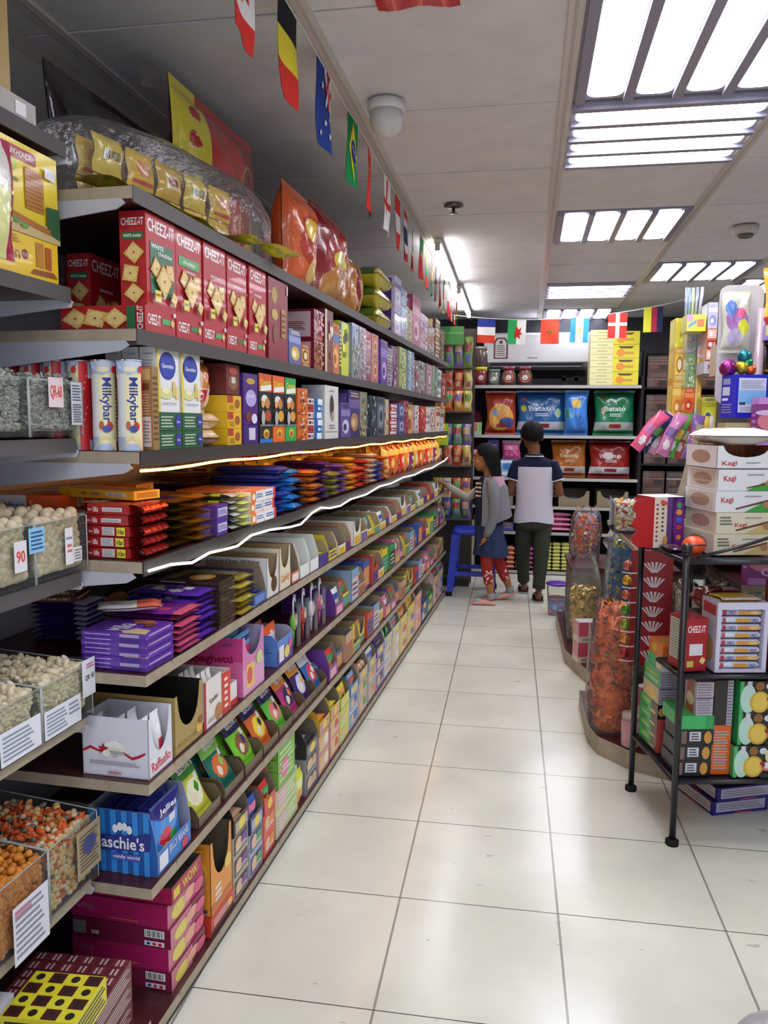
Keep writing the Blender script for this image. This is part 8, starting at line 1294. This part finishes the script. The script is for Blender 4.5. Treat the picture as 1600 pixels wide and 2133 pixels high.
m.loft([(.158, 5.49, 1.0, .052, .052), (.158, 5.49, 1.018, .055, .055), (.158, 5.49, 1.006, .062, .060)], 28, NVY, 'cloth', (False, False)); m.loft([(.158, 5.49, 1.006, .062, .060), (.158, 5.49, 1.001, .065, .063)], 28, 'D0D0D8', 'cloth', (False, False)); obj('collar', m, S_)
for q, ex in ((-1, .0), (1, .335)):
    sx = .163 + q * .118; dx = ex - sx; m = MB()
    m.tube([(sx - q * .03, 5.488, .955), (sx, 5.487, .945), (sx + dx * .35, 5.484, .895), (sx + dx * .62, 5.48, .845)], [(.028, .036), (.043, .045), (.044, .045), (.046, .046)], 18, NVY, 'cloth', False); m.tube([(sx + dx * .61, 5.48, .847), (sx + dx * .65, 5.48, .84)], [.047, .047], 18, 'D0D0D8', 'cloth', False); obj('sleeve', m, S_)
m = MB(); OLV = '34392E'
m.loft([(.165, 5.495, .62, .122, .082), (.165, 5.495, .55, .128, .088), (.165, 5.497, .50, .124, .088)], 28, OLV, 'cloth')
for hx, kx, ax, ky, ay in ((.108, .096, .113, 5.56, 5.735), (.224, .222, .212, 5.46, 5.45)):
    p0, p1, p2 = Vector((hx, 5.495, .52)), Vector((kx, ky, .33)), Vector((ax, ay, .095)); pts = []
    for t in range(13): s = t / 12; pts.append(p0.lerp(p1, s * 2) if s < .5 else p1.lerp(p2, s * 2 - 1))
    m.tube(pts, [(.066 - .026 * (t / 12) + .0025 * math.sin(t * 2.3)) * (1 if t < 12 else 1.04) for t in range(13)], 20, OLV, 'cloth')
obj('trousers', m, BO)
for ax, ay in ((.115, 5.74), (.212, 5.455)):
    m = MB()
    pts = [(-.034, -.04), (-.03, .03), (-.038, .1), (-.03, .145), (0, .16), (.03, .145), (.038, .1), (.03, .03), (.034, -.04), (0, -.052)]; n = len(pts)
    for z0, z1, c_ in ((0, .005, '2A2A2E'), (.005, .010, 'C8C8CC'), (.010, .015, '2A2A2E')): m.add([(ax + x, ay + y, z0) for x, y in pts] + [(ax + x, ay + y, z1) for x, y in pts], [tuple(range(n)), tuple(range(2 * n - 1, n - 1, -1))] + [(i, i + n, (i + 1) % n + n, (i + 1) % n) for i in range(n)], c_, 'matte')
    m.grid(lambda u, v: Vector((ax + .040 * math.cos(PI * u), ay + .0 + .115 * v, .012 + (.052 - .016 * v) * math.sin(PI * u))), 14, 8, '1C2028', 'matte'); obj('sandal', m, BO)
# ---- the girl, facing the shelves
GI = thing('person', 'girl reaching for the shelf in a grey jacket, denim dress and red leggings', 'person', Matrix())
gc = Vector((-.172, 5.335, .985)); GF = (-1, -.12, 0)
HW = Vector((-.455, 5.40, .812))
def girl_body(m):
    head(m, gc, GF, .93)
    m.tube([(-.15, 5.335, .94), (-.145, 5.335, .885), (-.14, 5.335, .85)], [.036, .033, .045], 14, '0', 'skin')
    m.tube([(-.14, 5.335, .875), (-.142, 5.335, .83), (-.148, 5.335, .72), (-.145, 5.335, .6), (-.13, 5.335, .48), (-.125, 5.335, .43)], [(.036, .036), (.062, .052), (.064, .056), (.058, .054), (.07, .062), (.055, .05)], 18, '0', 'skin', squash=1)
    m.tube([(-.15, 5.42, .84), (-.20, 5.43, .77), (-.29, 5.42, .715)], [.028, .026, .023], 12, '0', 'skin'); m.tube([(-.29, 5.42, .715), (-.38, 5.41, .768), tuple(HW)], [.023, .02, .0135], 12, '0', 'skin')
    hand(m, HW, (-1, -.05, .38), (0, .1, 1), 1, .062, .55)
    m.tube([(-.12, 5.245, .835), (-.105, 5.235, .73), (-.105, 5.235, .63)], [.028, .026, .023], 12, '0', 'skin'); m.tube([(-.105, 5.235, .63), (-.125, 5.235, .55), (-.155, 5.235, .475)], [.023, .02, .014], 12, '0', 'skin')
    hand(m, (-.158, 5.235, .47), (-.35, 0, -1), (1, 0, -.3), 1, .068, .45)
    for hx, kx, ax, hy, ky, ay, az in ((-.145, -.142, -.112, 5.30, 5.29, 5.285, .07), (-.105, -.055, .012, 5.375, 5.40, 5.47, .085)):
        m.tube([(hx, hy, .46), ((hx + kx) / 2, (hy + ky) / 2, .36), (kx, ky, .26), ((kx + ax) / 2 + .004, (ky + ay) / 2, .17), (ax, ay, az)], [.05, .043, .034, .033, .02], 14, '0', 'skin'); 
        m.tube([(ax + .012, ay, az - .03), (ax - .04, ay, .03), (ax - .09, ay, .022)], [(.024, .024), (.022, .02), (.02, .012)], 12, '0', 'skin')
obj('body', fuse(girl_body, SK2, .0048, 'body'), GI)
eyes(GI, gc, GF, .93)
def girl_hair():
    m = MB(); f = Vector(GF).normalized(); s = f.cross(Vector((0, 0, 1)))
    def P(u, v):
        a = 2 * PI * u; ca, sa = math.cos(a), math.sin(a)
        back = max(0, -ca + .35) / 1.35
        if v < .5:
            b_ = PI / 2 * (1 - v * 2) ; lowf = .62 if ca > .55 else 0
            b_ = max(b_, lowf * (ca - .3)); p = f * (-.008 + .088 * ca * math.cos(b_)) + s * (.073 * sa * math.cos(b_)) + Vector((0, 0, .022 + .085 * math.sin(b_)))
        else:
            t = (v - .5) * 2; ln = .145 * min(1, back * 1.8) if ca < .45 else 0
            base = f * (-.008 + .088 * ca) + s * (.073 * sa); b0 = max(0, .62 * (ca - .3)) if ca > .55 else 0
            p = f * (-.008 + (.088 * ca * math.cos(b0)) * (1 + .06 * t) - .012 * t * back) + s * (.073 * sa * math.cos(b0) * (1 + .03 * t)) + Vector((0, 0, .022 + .085 * math.sin(b0) - ln * t))
        w_ = 1 + .018 * math.sin(31 * a) 
        return gc + Vector((p.x * w_, p.y * w_, p.z)) * 1.02
    m.grid(P, 56, 28, '0A0809', 'hair'); return m
HR = obj('hair', girl_hair(), GI)
b = MB()
for k in range(5): b.ball(gc + Vector((-.062 + .008 * math.cos(k * 1.26), -.052, .052 + .008 * math.sin(k * 1.26))), (.006, .004, .006), 'D88898', 'paint', 8, 6)
obj('hair_clip', b, HR)
# dress
m = MB(); n = 44
DR = [(-.118, 5.33, .335, .118, .092, 1), (-.12, 5.33, .39, .11, .088, 1), (-.128, 5.332, .46, .10, .08, 1), (-.138, 5.334, .54, .09, .072, 0), (-.146, 5.335, .64, .084, .068, 0), (-.15, 5.335, .74, .088, .07, 0), (-.148, 5.335, .81, .082, .068, 0), (-.145, 5.335, .85, .06, .055, 0), (-.148, 5.335, .875, .042, .042, 0)]
vs = []
for i, (cx, cy, z, rx, ry, pl) in enumerate(DR):
    for k in range(n): a = 2 * PI * k / n; q = 1 + (.05 if i < 2 else .025) * pl * math.sin(9 * a) ; vs.append((cx + rx * math.cos(a) * q, cy + ry * math.sin(a) * q, z + .006 * math.sin(2 * a) * (i == 0)))
fs = []; cs_ = []
for i in range(len(DR) - 1):
    for k in range(n): fs.append((i * n + k, i * n + (k + 1) % n, (i + 1) * n + (k + 1) % n, (i + 1) * n + k)); cs_.append('2C3856' if i < 3 else '1E2434' if k % 4 else '262C3C')
m.add(vs, fs, cs_, 'cloth', True); D_ = obj('dress', m, GI)
b = MB()
for k in range(16):
    a = PI + .75 + (k % 4) * .16 - .2; z = .74 + .028 * (k // 4); b.ball((-.149 + .0885 * math.cos(a), 5.335 + .071 * math.sin(a), z), (.006, .006, .008), ['D8A078', 'C8C8D8', 'E0B898'][k % 3], 'cloth', 8, 6)
obj('bodice_print', b, D_)
# jacket with sleeves and pink hood
m = MB(); GY = '7A7C82'
def jk(u, v):
    a = -2.0 + 4.35 * u; z = .87 - .31 * v - .06 * v * max(0, math.cos(a)) * 0; fl = 1 + .5 * v * max(0, math.cos(a)) ** 1.0
    rx = (.075 + .03 * min(1, v * 4)) * fl; ry = (.06 + .035 * min(1, v * 4)) * (1 + .1 * v)
    return Vector((-.138 + rx * math.cos(a) * (1 + .02 * math.sin(9 * a + 6 * v)), 5.335 + ry * math.sin(a), z + .05 * v * max(0, math.cos(a)) - .02 * v * abs(math.sin(a))))
m.grid(jk, 40, 18, GY, 'cloth'); m.grid(lambda u, v: Vector((-.138, 5.335, 0)) + (Vector(jk(u, v)) - Vector((-.138, 5.335, 0))).xy.to_3d() * .965 + Vector((0, 0, jk(u, v).z)), 40, 18, '8A8C92', 'cloth', flip=True); J_ = obj('jacket', m, GI)
m = MB(); m.tube([(-.13, 5.26, .85), (-.112, 5.242, .80), (-.10, 5.235, .70), (-.10, 5.235, .62), (-.12, 5.235, .55), (-.14, 5.235, .50)], [.03, .041, .038, .035, .032, .028], 18, GY, 'cloth', False); m.tube([(-.138, 5.235, .507), (-.15, 5.235, .478)], [.026, .0235], 16, '6A6C72', 'cloth', False); obj('sleeve', m, J_)
m = MB(); m.tube([(-.13, 5.40, .84), (-.16, 5.425, .82), (-.21, 5.43, .765), (-.29, 5.42, .714), (-.35, 5.413, .748), (-.42, 5.405, .792)], [.03, .037, .034, .031, .027, .022], 18, 'A09C90', 'cloth', False); m.tube([(-.415, 5.405, .79), (-.435, 5.403, .801)], [.022, .02], 14, '8A887C', 'cloth', False); obj('sleeve', m, J_)
m = MB(); m.grid(lambda u, v: Vector((-.135 + (.09 + .04 * v) * math.sin(PI * u * 1.0) * (1 - .1 * v), 5.335 - .1 * math.cos(PI * u) * (1 - .15 * v), .875 - .17 * v * math.sin(PI * u) ** .6 - .01 * v + .012 * math.sin(PI * v))), 24, 10, 'C89AB0', 'cloth'); obj('hood', m, J_)
# leggings, socks, clogs
for hx, kx, ax, hy, ky, ay, az, ri in ((-.145, -.142, -.112, 5.30, 5.29, 5.285, .07, 0), (-.105, -.055, .012, 5.375, 5.40, 5.47, .085, 1)):
    p0, p1, p2 = Vector((hx, hy, .40)), Vector((kx, ky, .26)), Vector((ax, ay, az)); m = MB()
    pts = [p0.lerp(p1, t / 4) for t in range(5)] + [p1.lerp(p2, t / 5) for t in range(1, 4)]
    m.tube(pts, [.048, .047, .045, .043, .039, .038, .036, .032], 20, '9A2E2A', 'cloth', False); L_ = obj('legging', m, GI)
    m = MB(); g = random.Random(ri)
    for k in range(11):
        t = .15 + .075 * (k % 8); p = p1.lerp(p2, t * .75 + .02); a = -PI / 2 + g.uniform(-1.1, 1.1); r_ = .0395 - .006 * t
        c = p + Vector((r_ * math.cos(a), r_ * math.sin(a), 0)); m.add([c + (Vector((-math.sin(a), math.cos(a), 0)) * x + Vector((0, 0, 1)) * y) * .0085 + Vector((math.cos(a), math.sin(a), 0)) * .0006 for x, y in star(0, 0, 1, 1, 5, .6)], [tuple(range(10))], 'D8D0D0', 'cloth')
    obj('star_print', m, L_)
    m = MB(); m.tube([(ax, ay, az + .012), (ax + .002, ay, az - .015), (ax + .008, ay, .04 + ri * .01)], [.026, .027, .029], 16, '8A8C90', 'cloth'); obj('sock', m, GI)
    m = MB(); tl = -.02 if ri else 0; 
    SH = [(.035, .014, .018), (.022, .028, .034), (-.01, .030, .040), (-.04, .033, .044), (-.075, .036, .040), (-.105, .032, .03), (-.128, .018, .018)]
    vs = []; n = 16
    for x, ry, hz in SH:
        for k in range(n): a = 2 * PI * k / n; vs.append((ax + x, ay + ry * math.cos(a), max(.001, hz * (.5 + .5 * math.sin(a)) if math.sin(a) > -.8 else 0) + (ri * max(0, x + .06) * .35)))
    m.add(vs, [(i * n + k, i * n + (k + 1) % n, (i + 1) * n + (k + 1) % n, (i + 1) * n + k) for i in range(len(SH) - 1) for k in range(n)] + [tuple(range(n))[::-1], tuple(range((len(SH) - 1) * n, len(SH) * n))], 'D09A94', 'paint', True); c_ = obj('clog', m, GI)
    m = MB(); m.ball((ax - .082, ay - .024, .036 + 0 * ri), (.022, .006, .012), '7ABAC0', 'paint'); obj('clog_badge', m, c_)
# ------------------------------------------------------------------ make every label single one thing out
ORD = ['first', 'second', 'third', 'fourth', 'fifth', 'sixth', 'seventh', 'eighth', 'ninth', 'tenth', 'eleventh', 'twelfth', 'thirteenth', 'fourteenth', 'fifteenth', 'sixteenth', 'seventeenth', 'eighteenth', 'nineteenth', 'twentieth'] + ['number %d' % k for k in range(21, 90)]
bylab = {}
for o in ALL: bylab.setdefault(o['label'], []).append(o)
for L_, os_ in bylab.items():
    if len(os_) < 2: continue
    pos = {o: o.matrix_world.translation.copy() for o in os_}
    cols_ = []
    for o in sorted(os_, key=lambda q: (pos[q].y, pos[q].x)):
        for c in cols_:
            if (pos[c[0]].xy - pos[o].xy).length < .035: c.append(o); break
        else: cols_.append([o])
    spreadx = max(pos[o].x for o in os_) - min(pos[o].x for o in os_); spready = max(pos[o].y for o in os_) - min(pos[o].y for o in os_)
    acr = spreadx > spready
    cols_.sort(key=lambda c: pos[c[0]].x if acr else pos[c[0]].y)
    for i, c in enumerate(cols_):
        c.sort(key=lambda q: pos[q].z)
        wh = '' if len(cols_) == 1 else ((ORD[i] + (' from left' if acr else ' from the camera')))
        for j, o in enumerate(c):
            lv = '' if len(c) == 1 else ('bottom one' if j == 0 else 'top one' if j == len(c) - 1 else ORD[j] + ' up')
            o['label'] = ', '.join(q for q in (L_, wh, lv) if q)
    if 'group' not in os_[0]:
        for o in os_: o['group'] = L_
for o in ALL:
    for a, b in ((' candy bar', ' bar'), (' a picture of a bowl of ', ' a bowl of '), (' standing', ''), (' in the ', ' in '), (' on the ', ' on '), (' at the ', ' at '), (' across the back of the shop', ' across the shop back'), (' with a ', ' with '), (' shelf down', ' shelf')):
        if len(o['label'].split()) > 16: o['label'] = o['label'].replace(a, b)
